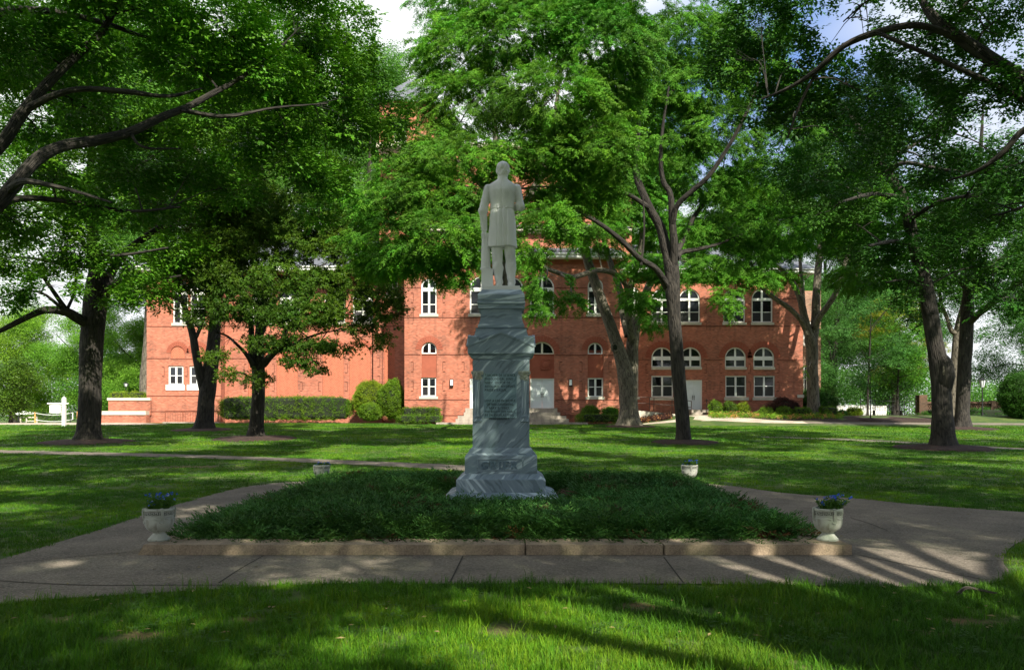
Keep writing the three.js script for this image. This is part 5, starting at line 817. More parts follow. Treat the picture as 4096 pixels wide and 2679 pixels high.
tree({ name: 'small_tree', label: 'olive-leaved small tree with drooping lower sprigs before the blank brick panels', seed: 13, at: [595, 1019], spray: 'whorl', leaf: 'olive', size: 1.0, unit: 0.24, dens: 2.8, gap: 0.40, gapF: 1.3, ring: 2.2, ringOf: 'olive-leaved small tree on the left lawn', flare: 0.5, twigs: 7,
  limbs: [[[595, 1019, 34], [597, 970, 29], [600, 915, 28], [601, 860, 29], [602, 825, 26], [605, 745, 17], [617, 688, 14], [634, 632, 12], [642, 568, 9], [650, 500, 5]],
    [[590, 850, 18], [585, 826, 15, -0.3], [582, 745, 12, -0.6], [566, 704, 9, -0.8], [562, 635, 8, -0.8], [545, 560, 5, -1], [530, 500, 3, -1]], [[612, 845, 20], [630, 825, 16, -0.4], [652, 803, 12, -0.6], [668, 760, 11, -0.8], [690, 742, 9, -1], [722, 690, 6, -1], [740, 650, 3, -1]],
    [[594, 858, 14], [572, 822, 9, -0.8], [553, 802, 7, -1.2], [528, 780, 5, -1.6], [500, 770, 3, -2]], [[632, 822, 9], [680, 800, 7, -1.2], [730, 778, 5, -2], [790, 765, 3, -2.5]], [[605, 760, 10], [640, 700, 8, 1], [700, 640, 5, 2], [760, 610, 3, 2]], [[600, 800, 9], [622, 740, 8, 1.5], [640, 680, 5, 2]], [[668, 762, 7], [740, 740, 5, -1], [820, 730, 3, -1.5]]],
  clumps: [[600, 560, 38, 100, 50], [520, 580, 38, 80, 50], [700, 560, 38, 100, 50], [780, 600, 38, 80, 46], [470, 640, 37, 70, 46], [560, 650, 37, 80, 46], [660, 640, 38, 80, 46], [750, 670, 38, 80, 42], [830, 660, 38, 70, 42], [880, 690, 38, 50, 36], [520, 720, 37, 70, 36], [610, 720, 37, 60, 34], [700, 730, 37, 80, 34], [790, 740, 38, 70, 32], [860, 750, 38, 60, 26], [640, 480, 38, 90, 46], [740, 500, 38, 80, 46], [560, 500, 38, 70, 44], [620, 800, 37, 40, 18], [700, 800, 37, 60, 20], [780, 800, 37, 50, 18], [850, 790, 38, 50, 18], [540, 790, 37, 40, 20], [498, 830, 37, 22, 12], [530, 870, 37, 18, 12], [690, 840, 37, 34, 10], [735, 860, 37, 20, 10], [600, 880, 38, 24, 16], [910, 720, 38, 34, 20]] });
tree({ name: 'twin_trunk_tree', label: 'tree with a pale forked trunk and a knot hole, nearest the broad steps', seed: 14, push: 0.8, at: [1462, 991], spray: 'elm', leaf: 'elm', size: 0.95, dens: 2.2, gap: 0.40, ring: 1.75, ringOf: 'pale forked tree near the centre of the building', flare: 0.45, bark: M.paleBark, droop: -0.25,
  limbs: [[[1462, 991, 52], [1461, 940, 40], [1458, 890, 40], [1448, 845, 33], [1434, 800, 30], [1414, 745, 27], [1400, 704, 25], [1380, 645, 22], [1364, 600, 19], [1352, 545, 16], [1343, 470, 13], [1338, 380, 9], [1330, 280, 5]],
    [[1463, 905, 36], [1468, 850, 30, 0.4], [1470, 800, 28, 0.6], [1476, 755, 26, 0.6], [1488, 715, 20, 0.8], [1503, 675, 18, 1], [1518, 640, 15, 1.2], [1535, 605, 11, 1.5], [1560, 550, 7, 2]],
    [[1472, 790, 20], [1462, 745, 17, -0.8], [1461, 690, 16, -1.6], [1470, 650, 15, -2], [1482, 609, 12, -2.4], [1492, 550, 10, -2.8], [1500, 480, 7, -3], [1505, 390, 4, -3]],
    [[1461, 690, 14, -1.6], [1452, 657, 13, -2.4], [1430, 636, 13, -3.2], [1390, 627, 12, -4.2], [1352, 638, 12, -5], [1330, 643, 12, -5.5], [1300, 634, 11, -6], [1267, 621, 10, -6.5], [1238, 598, 9, -7], [1220, 587, 8, -7.2], [1199, 603, 5, -7.5]],
    [[1460, 780, 18, 0.5], [1447, 725, 16, 1], [1441, 672, 15, 1.4], [1420, 615, 13, 1.8], [1402, 552, 10, 2.2], [1390, 470, 7, 2.5], [1380, 380, 4, 2.5]]],
  clumps: [[1390, 540, 50, 80, 40], [1460, 470, 51, 90, 50], [1560, 540, 52, 80, 44], [1330, 450, 50, 80, 50], [1640, 615, 50, 70, 26], [1500, 610, 50, 50, 26], [1480, 690, 49, 34, 22], [1400, 380, 50, 110, 60], [1520, 370, 51, 110, 60], [1440, 270, 51, 130, 60], [1300, 330, 50, 90, 60], [1330, 700, 45, 22, 24], [1270, 660, 44, 44, 34], [1255, 715, 44, 14, 22], [1240, 600, 43, 40, 20], [1520, 720, 49, 22, 40], [1560, 650, 50, 50, 22], [1400, 630, 48, 40, 16]] });
tree({ name: 'elm_tree', label: 'slim dark trunked tree standing in front of the white door of the right wing', seed: 15, push: 3.2, at: [1590, 1028], spray: 'elm', leaf: 'elm', size: 0.8, dens: 2.0, gap: 0.41, ring: 1.6, ringOf: 'slim dark tree before the right wing door', flare: 0.4, droop: -0.25,
  limbs: [[[1590, 1028, 34], [1587, 985, 30], [1580, 900, 30], [1573, 800, 31], [1567, 730, 31], [1563, 665, 36], [1560, 620, 36], [1548, 580, 25], [1535, 527, 21], [1512, 486, 18], [1490, 438, 16], [1478, 400, 15], [1480, 330, 12], [1489, 250, 9], [1494, 180, 7], [1488, 90, 4]],
    [[1562, 630, 24], [1567, 575, 19, -0.4], [1562, 512, 16, -0.6], [1557, 447, 13, -0.8], [1543, 425, 12, -0.8], [1536, 380, 10, -1], [1540, 300, 7, -1], [1555, 200, 4, -1]], [[1563, 520, 14, -0.6], [1574, 477, 13, -1], [1608, 444, 12, -1.5], [1645, 411, 11, -2], [1690, 345, 9, -2.5], [1728, 275, 8, -3], [1758, 205, 6, -3], [1772, 120, 4, -3]],
    [[1550, 665, 20], [1538, 642, 15, -0.6], [1520, 620, 13, -1], [1489, 602, 13, -1.4], [1444, 558, 12, -2], [1386, 514, 10, -2.6], [1345, 493, 9, -3], [1306, 484, 8, -3.4], [1240, 486, 6, -4], [1190, 500, 3, -4.5]], [[1512, 484, 12], [1462, 452, 9, -0.8], [1432, 440, 7, -1.2], [1380, 420, 5, -1.5], [1320, 410, 3, -2]], [[1572, 600, 16], [1584, 586, 12, 0.6], [1619, 579, 10, 1], [1664, 568, 7, 1.5], [1710, 550, 4, 2]], [[1570, 590, 14, 0.3], [1592, 550, 11, 1], [1615, 500, 10, 1.6], [1660, 450, 7, 2.4], [1720, 420, 4, 3]], [[1490, 615, 6, -1.4], [1496, 560, 5, -1.4], [1497, 500, 4, -1.4], [1494, 455, 3, -1.4]]],
  clumps: [[1560, 330, 35, 90, 50], [1690, 300, 35, 90, 60], [1640, 420, 36, 70, 40], [1780, 400, 37, 80, 50], [1620, 190, 35, 110, 60], [1770, 190, 36, 80, 60], [1420, 455, 34, 60, 26], [1330, 520, 34, 60, 22], [1290, 470, 34, 60, 26], [1700, 520, 37, 90, 34], [1820, 520, 37, 70, 40], [1500, 240, 35, 90, 60], [1600, 80, 35, 120, 60], [1740, 70, 36, 90, 60], [1860, 300, 37, 70, 60], [1740, 590, 38, 60, 24], [1600, 540, 36, 40, 22]] });
tree({ name: 'elm_tree', label: 'bright leafy tree whose crown hangs behind the statue, its trunk hidden by the pedestal', seed: 16, spread: 0.8, at: [1166, 1020], spray: 'elm', leaf: 'elm', size: 0.68, dens: 2.3, gap: 0.37, gapF: 1.1, droop: -0.2, bark: M.paleBark, twigs: 6,
  limbs: [[[1166, 1020, 34], [1166, 850, 30], [1167, 700, 28], [1166, 560, 24], [1160, 420, 18], [1150, 300, 13], [1140, 180, 9], [1130, 60, 4]], [[1167, 600, 20], [1200, 510, 17, 1], [1250, 420, 15, 1.5], [1280, 345, 13, 1.5], [1288, 290, 11, 1.5], [1300, 190, 8, 1.5], [1320, 60, 5, 1]], [[1165, 600, 16], [1110, 540, 12, -2], [1040, 500, 9, -4], [960, 490, 5, -5]], [[1163, 480, 14], [1090, 400, 10, -1], [1010, 330, 7, -2], [950, 300, 4, -3]], [[1250, 425, 10, 1], [1340, 330, 8, -1], [1420, 250, 6, -2], [1480, 180, 4, -2]], [[1290, 290, 8, 1], [1390, 190, 7, -1], [1340, 90, 6, -2], [1280, 40, 5, -3], [1200, -10, 4, -3]], [[1166, 640, 12], [1080, 610, 9, -3], [1000, 600, 6, -5], [930, 610, 3, -6]]],
  clumps: [[1060, 120, 32, 100, 70], [1190, 70, 31, 130, 70], [1400, 90, 31, 130, 80], [1100, 230, 31, 120, 60], [1290, 220, 30, 120, 70], [1435, 200, 33, 64, 70], [1000, 300, 32, 80, 50], [1060, 360, 30, 120, 50], [1220, 350, 31, 110, 50], [1390, 330, 31, 90, 60], [900, 470, 31, 80, 40], [1010, 450, 30, 100, 40], [890, 540, 31, 80, 46], [1010, 540, 29, 100, 46], [960, 600, 30, 80, 30], [1050, 590, 30, 56, 34], [885, 620, 31, 44, 20], [1050, 640, 30, 34, 18], [1270, 510, 29, 60, 40], [1230, 570, 29, 34, 24], [1310, 530, 30, 40, 30], [1120, 460, 31, 80, 50], [1250, 440, 32, 70, 40], [1450, -20, 31, 120, 60], [1100, -10, 32, 110, 60], [1290, -40, 31, 120, 60], [870, 600, 31, 40, 24], [1370, 440, 32, 60, 40], [940, 400, 31, 70, 36], [1140, 560, 31, 40, 40]] });
tree({ name: 'elm_tree', label: 'grey barked tree with four rising stems at the far corner of the right wing', seed: 17, at: [1891, 965], spray: 'elm', leaf: 'elm', size: 1.05, dens: 1.9, gap: 0.42, droop: -0.2, bark: M.paleBark, flare: 0.3,
  limbs: [[[1891, 965, 34], [1890, 920, 27], [1888, 860, 27], [1887, 800, 28], [1876, 765, 20], [1868, 730, 17], [1860, 695, 14], [1846, 662, 12], [1824, 632, 10], [1800, 612, 7], [1770, 590, 4]],
    [[1888, 790, 24], [1894, 756, 20, 0.3], [1897, 690, 18, 0.5], [1902, 620, 16, 0.8], [1907, 570, 13, 1], [1912, 500, 9, 1], [1910, 420, 5, 1]], [[1893, 760, 16], [1905, 735, 14, -0.3], [1925, 708, 13, -0.6], [1945, 675, 12, -0.8], [1962, 620, 11, -1], [1976, 570, 9, -1.2], [1985, 500, 5, -1.5]],
    [[1872, 765, 13], [1860, 742, 12, -0.6], [1838, 718, 12, -1], [1800, 692, 11, -1.6], [1768, 664, 9, -2], [1749, 640, 7, -2.2], [1724, 630, 4, -2.5]], [[1868, 720, 10], [1866, 680, 9, 0.4], [1861, 630, 8, 0.6], [1858, 570, 6, 0.8], [1850, 500, 4, 1]]],
  clumps: [[1760, 590, 56, 70, 30], [1720, 640, 56, 50, 22], [1690, 690, 55, 22, 40], [1850, 545, 57, 80, 40], [1820, 640, 56, 30, 16], [1975, 520, 57, 50, 36], [1900, 440, 57, 100, 50], [1790, 480, 57, 90, 50], [2000, 430, 58, 70, 50], [1700, 540, 57, 60, 34], [1650, 620, 56, 40, 20], [1930, 590, 57, 30, 16], [1780, 640, 55, 34, 18], [1880, 850, 57, 12, 14]],
  high: [[19, 15, -56, 3, 1.8], [23.5, 16, -54, 3, 1.8], [15.5, 16.5, -55, 2.6, 1.6], [27, 14, -53, 2.6, 1.6], [21, 19, -52, 3, 2], [13.5, 14.5, -57, 2.2, 1.3], [25, 12, -57, 2, 1.2]] });
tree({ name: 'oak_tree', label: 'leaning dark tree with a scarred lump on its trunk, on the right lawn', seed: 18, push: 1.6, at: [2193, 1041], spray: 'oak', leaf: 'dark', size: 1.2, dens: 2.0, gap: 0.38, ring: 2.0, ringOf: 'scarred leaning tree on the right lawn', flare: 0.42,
  limbs: [[[2193, 1041, 60], [2192, 1000, 50], [2190, 950, 46], [2186, 870, 42], [2170, 780, 36], [2155, 690, 32], [2138, 615, 29], [2122, 555, 27], [2110, 500, 25], [2090, 440, 23], [2063, 403, 19], [2040, 366, 17], [2007, 317, 15], [1970, 261, 12], [1895, 187, 9], [1850, 142, 5]],
    [[2192, 905, 36], [2199, 872, 38, -0.25], [2197, 840, 30, -0.25], [2188, 822, 14, -0.2]], [[2064, 400, 12], [2100, 378, 10, -1], [2182, 392, 8, -2], [2260, 400, 4, -3]], [[2045, 368, 10], [2111, 343, 9, 1], [2201, 284, 7, 1.5], [2240, 250, 4, 2]], [[2126, 570, 14], [2080, 560, 10, -1.5], [2020, 570, 6, -3]], [[2112, 510, 13], [2180, 470, 10, -1.5], [2270, 450, 6, -3]], [[2100, 460, 12], [2030, 450, 9, -1.5], [1950, 470, 5, -3]], [[2150, 665, 8], [2100, 650, 6, -1], [2060, 655, 3, -2]]],
  clumps: [[2030, 570, 32, 70, 34], [2130, 490, 32, 90, 44], [2240, 560, 32, 80, 44], [2010, 460, 32, 80, 44], [2330, 620, 33, 60, 40], [2070, 640, 32, 50, 24], [1930, 490, 32, 70, 36], [2280, 460, 32, 90, 50], [2160, 390, 33, 100, 50], [2030, 350, 33, 80, 50], [1930, 360, 33, 80, 50], [2260, 320, 34, 90, 50], [1900, 240, 33, 80, 50], [2030, 230, 34, 90, 50], [2150, 250, 34, 90, 50], [2350, 400, 33, 70, 60], [1850, 420, 33, 60, 40], [1990, 520, 31, 60, 28], [2120, 580, 31, 60, 30], [2100, 690, 32, 30, 16]] });
{ // the healed scar on that trunk
  const t = scene.children.find((c) => c.userData.label?.includes('scarred lump')), p = at(2199, 862, -t.position.z - 0.38).sub(t.position), g = new THREE.TorusGeometry(0.17, 0.075, 10, 22).scale(0.9, 1.6, 0.8);
  part(t, 'scar', merge([g.rotateY(0.5).translate(p.x, p.y, p.z), new THREE.IcosahedronGeometry(0.2, 2).scale(0.9, 1.5, 0.5).translate(p.x - 0.02, p.y - 0.1, p.z - 0.08)]), M.paleBark);
  const k = scene.children.find((c) => c.userData.label?.includes('knot hole')), q = at(1430, 806, -k.position.z - 0.36).sub(k.position);
  part(k, 'knot_hole', merge([new THREE.TorusGeometry(0.24, 0.10, 10, 20).scale(0.9, 1.15, 0.7).translate(q.x, q.y, q.z)]), M.paleBark); part(k, 'hole_shade', new THREE.SphereGeometry(0.19, 12, 8).scale(1, 1.2, 0.4).translate(q.x, q.y, q.z + 0.01), LEAF.core);  // solid near-black plug paints the darkness inside the hole
}
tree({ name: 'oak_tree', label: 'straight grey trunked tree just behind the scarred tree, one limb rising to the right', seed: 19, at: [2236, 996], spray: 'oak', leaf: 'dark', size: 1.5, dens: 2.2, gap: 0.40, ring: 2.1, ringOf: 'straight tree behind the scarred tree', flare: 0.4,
  limbs: [[[2236, 996, 38], [2238, 940, 30], [2243, 840, 28], [2246, 760, 28], [2250, 695, 25], [2256, 615, 21], [2262, 560, 18], [2270, 450, 13], [2280, 340, 8], [2285, 240, 4]], [[2250, 752, 16], [2276, 728, 14, -1], [2306, 704, 13, -2], [2345, 673, 12, -2.5], [2384, 648, 10, -3], [2450, 615, 6, -4]], [[2252, 680, 12], [2210, 620, 8, 1], [2180, 560, 5, 2]], [[2300, 707, 7, -2], [2340, 690, 5, 0], [2390, 700, 3, 1]], [[2260, 580, 12], [2310, 520, 8, -1], [2360, 470, 4, -2]]],
  clumps: [[2200, 620, 49, 80, 40], [2310, 590, 48, 70, 50], [2350, 700, 47, 70, 40], [2220, 520, 49, 90, 50], [2340, 490, 48, 80, 50], [2150, 560, 50, 60, 40], [2280, 400, 49, 100, 50], [2400, 620, 46, 60, 50], [2180, 440, 50, 80, 50], [2300, 660, 49, 40, 24], [2400, 560, 47, 60, 50]] });
tree({ name: 'slim_tree', label: 'brownish trunk forking upward between the scarred tree and the straight grey tree', seed: 20, at: [2215, 978], spray: 'oak', leaf: 'dark', size: 1.6, dens: 2.0, gap: 0.4, bark: M.paleBark, limbs: [[[2213, 978, 26], [2217, 900, 22], [2224, 820, 21], [2227, 765, 18], [2240, 700, 12], [2250, 620, 7]], [[2225, 775, 14], [2212, 768, 11], [2200, 735, 9], [2188, 705, 7], [2180, 640, 4]]], clumps: [[2180, 690, 56, 60, 40], [2130, 720, 56, 50, 30], [2250, 640, 57, 70, 40], [2160, 640, 57, 60, 40]] });
wildTree({ name: 'sapling', label: 'thin young sapling with a mulch patch, left of the dark bench', seed: 21, x: 26.1, z: -58.5, h: 4.4, r: 0.9, n: 7, low: 0.45, trunk: 0.045, spray: 'layer', leaf: 'blue', unit: 0.4, size: 1.0, dens: 0.9, ring: 0.8, ringOf: 'thin sapling by the right-hand walk' });

// ---------------------------------------------------------------- big trees standing just outside the picture: limbs and leaves reach in from both sides
tree({ name: 'oak_tree', label: 'near oak at the left edge, long heavy limbs crossing the upper left', seed: 31, push: 0.8, base: V3(-13.2, 0, -17), spray: 'oak', leaf: 'oak', size: 1.0, unit: 0.36, dens: 2.6, gap: 0.37, gapF: 1.1, droop: -0.12, twigs: 6,
  limbs: [[[-260, 1160, 110], [-262, 900, 92], [-255, 720, 86], [-230, 560, 80], [-200, 420, 60], [-150, 250, 46], [-100, 60, 34], [-60, -200, 20]], [[-240, 600, 60], [-120, 545, 42, -0.3], [-20, 488, 35, -0.4], [40, 420, 31, -0.2], [90, 366, 28, 0.2], [150, 338, 25, 0.6], [225, 326, 23, 1], [305, 305, 21, 1.4], [380, 270, 18, 1.8], [440, 246, 15, 2.2], [492, 218, 13, 2.6], [560, 180, 9, 3], [640, 120, 6, 3.4], [700, 60, 2, 3.8]],
    [[-225, 530, 50], [-110, 430, 40, 0.3], [0, 338, 29, 0.6], [52, 262, 26, 0.8], [100, 205, 23, 1], [165, 140, 19, 1.2], [232, 78, 16, 1.5], [270, 20, 12, 2], [310, -50, 5, 2.4]], [[62, 252, 18, 0.8], [120, 224, 15, 0.6], [180, 207, 14, 0.6], [290, 212, 13, 0.8], [392, 223, 9, 1], [470, 205, 4, 1.4]], [[-190, 380, 36], [-90, 150, 26, 1], [0, 30, 18, 1.6], [115, 26, 15, 2], [257, 58, 12, 2.4], [334, 84, 8, 2.8], [440, 90, 4, 3.5]], [[420, 255, 12, 2], [520, 270, 9, 2.6], [640, 250, 6, 3.4], [760, 240, 3, 4]], [[300, 306, 8, 1.4], [330, 340, 6, 1.2], [420, 345, 4, 1]], [[20, 440, 20, -0.3], [60, 420, 14, -1.2], [160, 440, 9, -1.6], [260, 470, 5, -2]], [[-60, 520, 20, -0.3], [40, 462, 16, 0.6], [160, 468, 12, 1.4], [300, 490, 8, 2], [420, 480, 5, 2.6]]],
  clumps: [[520, 60, 19, 110, 60], [330, 20, 18, 120, 60], [690, 40, 21, 110, 70], [600, 170, 20, 110, 60], [430, 140, 19, 100, 50], [760, 170, 22, 90, 66], [560, 300, 20.5, 100, 50], [800, 290, 23, 80, 46], [200, 120, 18, 90, 60], [60, 110, 17.5, 90, 70], [300, 400, 19, 70, 36], [90, 300, 18, 60, 36], [450, 390, 19.6, 80, 40], [40, 520, 16.5, 70, 40], [200, 470, 18, 70, 30], [670, 380, 21, 80, 40], [760, 420, 22, 60, 36], [360, 480, 19.5, 60, 34], [120, 400, 17.4, 50, 24], [690, 280, 21, 70, 50], [830, 120, 23, 50, 60], [560, 440, 20.5, 50, 30], [200, 250, 18.4, 60, 34], [400, -90, 18, 160, 70], [150, -80, 17, 150, 70], [680, -80, 20, 140, 60], [850, 200, 24, 60, 44], [800, 60, 23, 60, 60], [900, 270, 25, 60, 44], [850, 340, 24, 60, 44], [740, 500, 24, 50, 30]],
  high: [[-9, 11.8, -14.2, 1.7], [-6.5, 12, -14.5, 1.6], [-6, 13, -9, 2.4], [-10, 13, -8, 2.4], [-2.5, 14, -12, 2.4], [-12, 14.5, -14, 2.6], [-3, 12.5, -5, 2.2], [-14, 13, -10, 2.6], [-9.5, 11.5, -4, 2.4], [-14.5, 13, -24, 2.6, 1.5], [-16.5, 15.5, -22, 2.6, 1.5], [-12.5, 12.4, -25.5, 2, 1.1]] });
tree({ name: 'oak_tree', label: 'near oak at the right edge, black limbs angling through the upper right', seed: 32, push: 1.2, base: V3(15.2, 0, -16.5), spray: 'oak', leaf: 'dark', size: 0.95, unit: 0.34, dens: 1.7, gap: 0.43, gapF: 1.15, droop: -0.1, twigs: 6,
  limbs: [[[2910, 1170, 110], [2900, 900, 92], [2870, 700, 84], [2820, 520, 74], [2740, 330, 56], [2650, 120, 40], [2560, -120, 24]], [[2830, 560, 60], [2680, 420, 46, -0.2], [2500, 275, 38, -0.2], [2385, 188, 34, 0], [2300, 135, 30, 0.2], [2228, 86, 27, 0.4], [2172, 42, 22, 0.6], [2130, -20, 14, 1], [2080, -100, 7, 1]], [[2226, 88, 17, 0.4], [2180, 70, 16, 0.3], [2125, 58, 15, 0.4], [2040, 74, 15, 0.8], [1962, 106, 14, 1.2], [1895, 165, 12, 1.6], [1835, 203, 8, 2], [1770, 230, 4, 2.4]], [[2036, 74, 10, 0.8], [2120, 110, 10, 0.4], [2200, 146, 11, 0.2], [2290, 186, 12, 0], [2390, 236, 14, 0], [2520, 320, 18, 0]], [[2760, 420, 36], [2600, 360, 26, -0.8], [2480, 320, 20, -1], [2385, 300, 16, -1], [2330, 355, 13, -0.8], [2272, 396, 9, -0.5], [2200, 420, 4, 0]], [[1900, 162, 8, 1.6], [1860, 240, 6, 2], [1830, 320, 4, 2.4]], [[2300, 135, 12, 0.2], [2260, 190, 8, 0.8], [2180, 240, 5, 1.4]]],
  clumps: [[2310, 50, 15.5, 100, 60], [2120, 120, 17, 90, 50], [1960, 50, 18, 90, 56], [1840, 150, 19, 80, 56], [2000, 210, 18, 80, 44], [2290, 240, 16, 90, 56], [2370, 380, 15.5, 80, 66], [2170, 380, 18, 80, 44], [1960, 330, 19.5, 70, 44], [2320, 500, 17.5, 70, 46], [1770, 60, 20, 70, 60], [2080, 310, 18.5, 60, 36], [1880, 260, 19, 70, 44], [2210, 180, 16.6, 50, 36], [1800, -40, 19, 120, 50], [2050, -70, 17, 140, 60], [2330, -90, 15, 160, 70], [2240, 460, 18, 60, 36], [1760, 260, 20, 60, 50], [1700, 140, 20.5, 60, 60], [2400, 160, 15, 70, 60], [2060, 420, 19, 50, 30]],
  high: [[2, 13.4, -13, 2.3], [6, 13, -13.5, 2.4], [9.5, 13.2, -11, 2.5], [14, 13.8, -13, 2.6], [18, 13, -11, 2.6], [17, 15.5, -19, 2.6], [21, 14, -15, 2.6], [13, 12, -7.5, 2.4], [8, 12, -8, 2.4], [3.5, 12.2, -9, 2.3], [23, 13, -20, 2.6], [20, 16.5, -23, 2.8], [13.2, 13.6, -23, 2.2], [12, 12, -25.5, 2], [14.5, 15.5, -21.5, 2.4], [11, 10.6, -28, 1.8, 1], [21.5, 10.5, -25, 2], [24, 13, -21.5, 2.4], [13, 17, -22, 2.6]] });
// overhead trees behind the camera whose shade falls on the bed and the near lawn
const P2 = (x, y, z) => [PX + x * PF / -z, PY - (y - EYE) * PF / -z, -z];
function shadeTree(o) {
  const R = rng(o.seed), g = thing('oak_tree', o.label, 'tree', V3(o.x, 0, o.z), null), base = V3(o.x, 0, o.z), tw = [], mats = [];
  part(g, 'trunk', tube([V3(0, -0.1, 0), V3(0.1, 3, 0.1), V3(0, 6, 0.2), V3(0.2, 9, 0)], [0.48, 0.4, 0.36, 0.26], 18, { flare: 0.4, seed: o.seed }), M.bark);
  for (const [x, y, z, r, ry] of o.clumps) {
    const c = V3(x, y, z), n = Math.round(9 * (o.dens ?? 1.2) * 4 * r * r * 3.14 / (0.5 * 0.5 * 4)); crownMatrices(R, c, V3(r, ry ?? r * 0.55, r), n, 1.2, { gap: o.gap ?? 0.40, gapF: 1.3, fill: 0.3 }, o.seed + x, mats);
    const e = c.clone().sub(base); part(g, 'limb', tube([V3(0, 5 + 3 * R(), 0.1), V3(e.x * 0.5, e.y * 0.62 + 3, e.z * 0.5), e], [0.2, 0.13, 0.04], 9, { seed: n, step: 0.6 }), M.bark);
    for (let k = 0; k < 6; k++) { const q = rdir(R).multiply(V3(r, r * 0.4, r)).multiplyScalar(0.9).add(e); tw.push(tube([e.clone().multiplyScalar(0.9), e.clone().lerp(q, 0.5).add(V3(0, 0.15, 0)), q], [0.045, 0.03, 0.008], 5, { step: 0.6, seed: k })); }
  }
  part(g, 'twigs', merge(tw), M.bark, 'stuff'); SPRAYS += mats.length; g.add(instanced('crown', SPR.oak[0], LEAF.oak, mats, base, R, 0.4));
}
shadeTree({ seed: 41, label: 'tall oak behind the viewer shading the juniper bed', x: 7.5, z: 3.5, clumps: [[2, 11, -3, 2.3], [5, 12.5, -5, 2.4], [8.5, 11.5, -2, 2.6], [4.5, 14.5, -1.5, 2.6], [8, 14, -0.5, 2.2], [11, 12, -4.5, 2.4], [1, 13, 0.5, 2.2], [10.5, 14.5, -1, 2.4], [7, 13.5, -7, 2.2], [3, 13, -7.5, 2.0], [-2, 12, -7, 2.2], [-1, 11.5, -3, 2.2], [5.5, 11.5, 1.5, 2], [13, 13, -2, 2.2], [3.5, 12.5, 4, 2], [0, 12, 3.5, 2], [16.5, 11.5, 4, 2.2], [7, 11.8, -4.5, 2], [0.5, 12, -5, 2], [3, 13, -8.2, 2.2], [2.4, 12, -9.6, 1.9], [12.8, 12.5, 1.2, 1.6], [10.5, 12.5, -0.5, 1.4]] });
shadeTree({ seed: 42, label: 'spreading oak behind the viewer on the left shading the near path', x: -4.5, z: 6, clumps: [[-3, 11, -1.5, 2.4], [-6, 12, 1, 2.6], [-1, 13, 2.5, 2.4], [-4, 10.5, 4.5, 2.4], [-8, 11, 4, 2.4], [1.5, 11, 5, 2.2], [-7.5, 12.5, -3.5, 2.4], [-2.5, 13.5, -5, 2.2], [-11, 12, 0, 2.6], [-1, 11.5, 7, 2.2], [-4, 12, 8.5, 2.4]] });
shadeTree({ seed: 43, label: 'oak behind the viewer on the far right shading the right lawn', x: 17, z: 1, clumps: [[14, 11, -3.5, 2.5], [17, 12.5, -5.5, 2.6], [20, 11, -2, 2.6], [15, 13.5, 1, 2.4], [18.5, 14, 1.5, 2.4], [13, 12, -8, 2.2], [21, 12.5, -7, 2.6], [16, 14, -9, 2.4]] });
// added unseen trees behind and beside the viewer, blocking low sky to deepen shade
[[-30, 13, 13], [-21, 20, 13], [-12, 25, 14], [-3, 24, 12], [6, 27, 13], [15, 22, 13], [24, 19, 13], [33, 12, 13], [-27, -8, 15], [-29, -24, 16], [29, -6, 15], [28, -22, 16], [-37, -2, 16], [38, -2, 16]].forEach(([x, z, h], i) => {
  const R = rng(500 + i), b = V3(x, 0, z), g = thing('added_park_tree', 'added unseen park tree round the viewer, blocking low sky', 'tree', b.clone(), 'added unseen trees round the viewer'), mats = [];
  b.y = groundH(-z, x); g.position.copy(b);
  part(g, 'trunk', tube([V3(0, -0.2, 0), V3(0.2, h * 0.25, 0), V3(0, h * 0.5, 0.2), V3(0.2, h * 0.8, 0)], [0.42, 0.34, 0.24, 0.08], 14, { flare: 0.4, seed: i, step: 0.6 }), M.bark);
  for (let k = 0; k < 18; k++) { const t = 0.22 + 0.76 * (k + R()) / 18, a = R() * 6.28, q = Math.sqrt(R()) * 4.6 * Math.sqrt(Math.max(0.15, Math.sin(Math.PI * t))), c = V3(x + Math.cos(a) * q, h * t + b.y, z + Math.sin(a) * q), r = 1.9 + 1.1 * R(); crownMatrices(R, c, V3(r, r * 0.7, r), 75, 1, { gap: 0.26, gapF: 0.6, fill: 0.2 }, i * 5 + k, mats); if (k % 3 === 0) part(g, 'limb', tube([V3(0.1, h * t * 0.6, 0.1), V3((c.x - x) * 0.5, h * t * 0.85, (c.z - z) * 0.5), c.clone().sub(b)], [0.14, 0.09, 0.03], 7, { seed: k, step: 0.8 }), M.bark); }
  SPRAYS += mats.length; g.add(instanced('crown', SPR.far[i % 2], LEAF.oak, mats, b, R, 0.4));
});

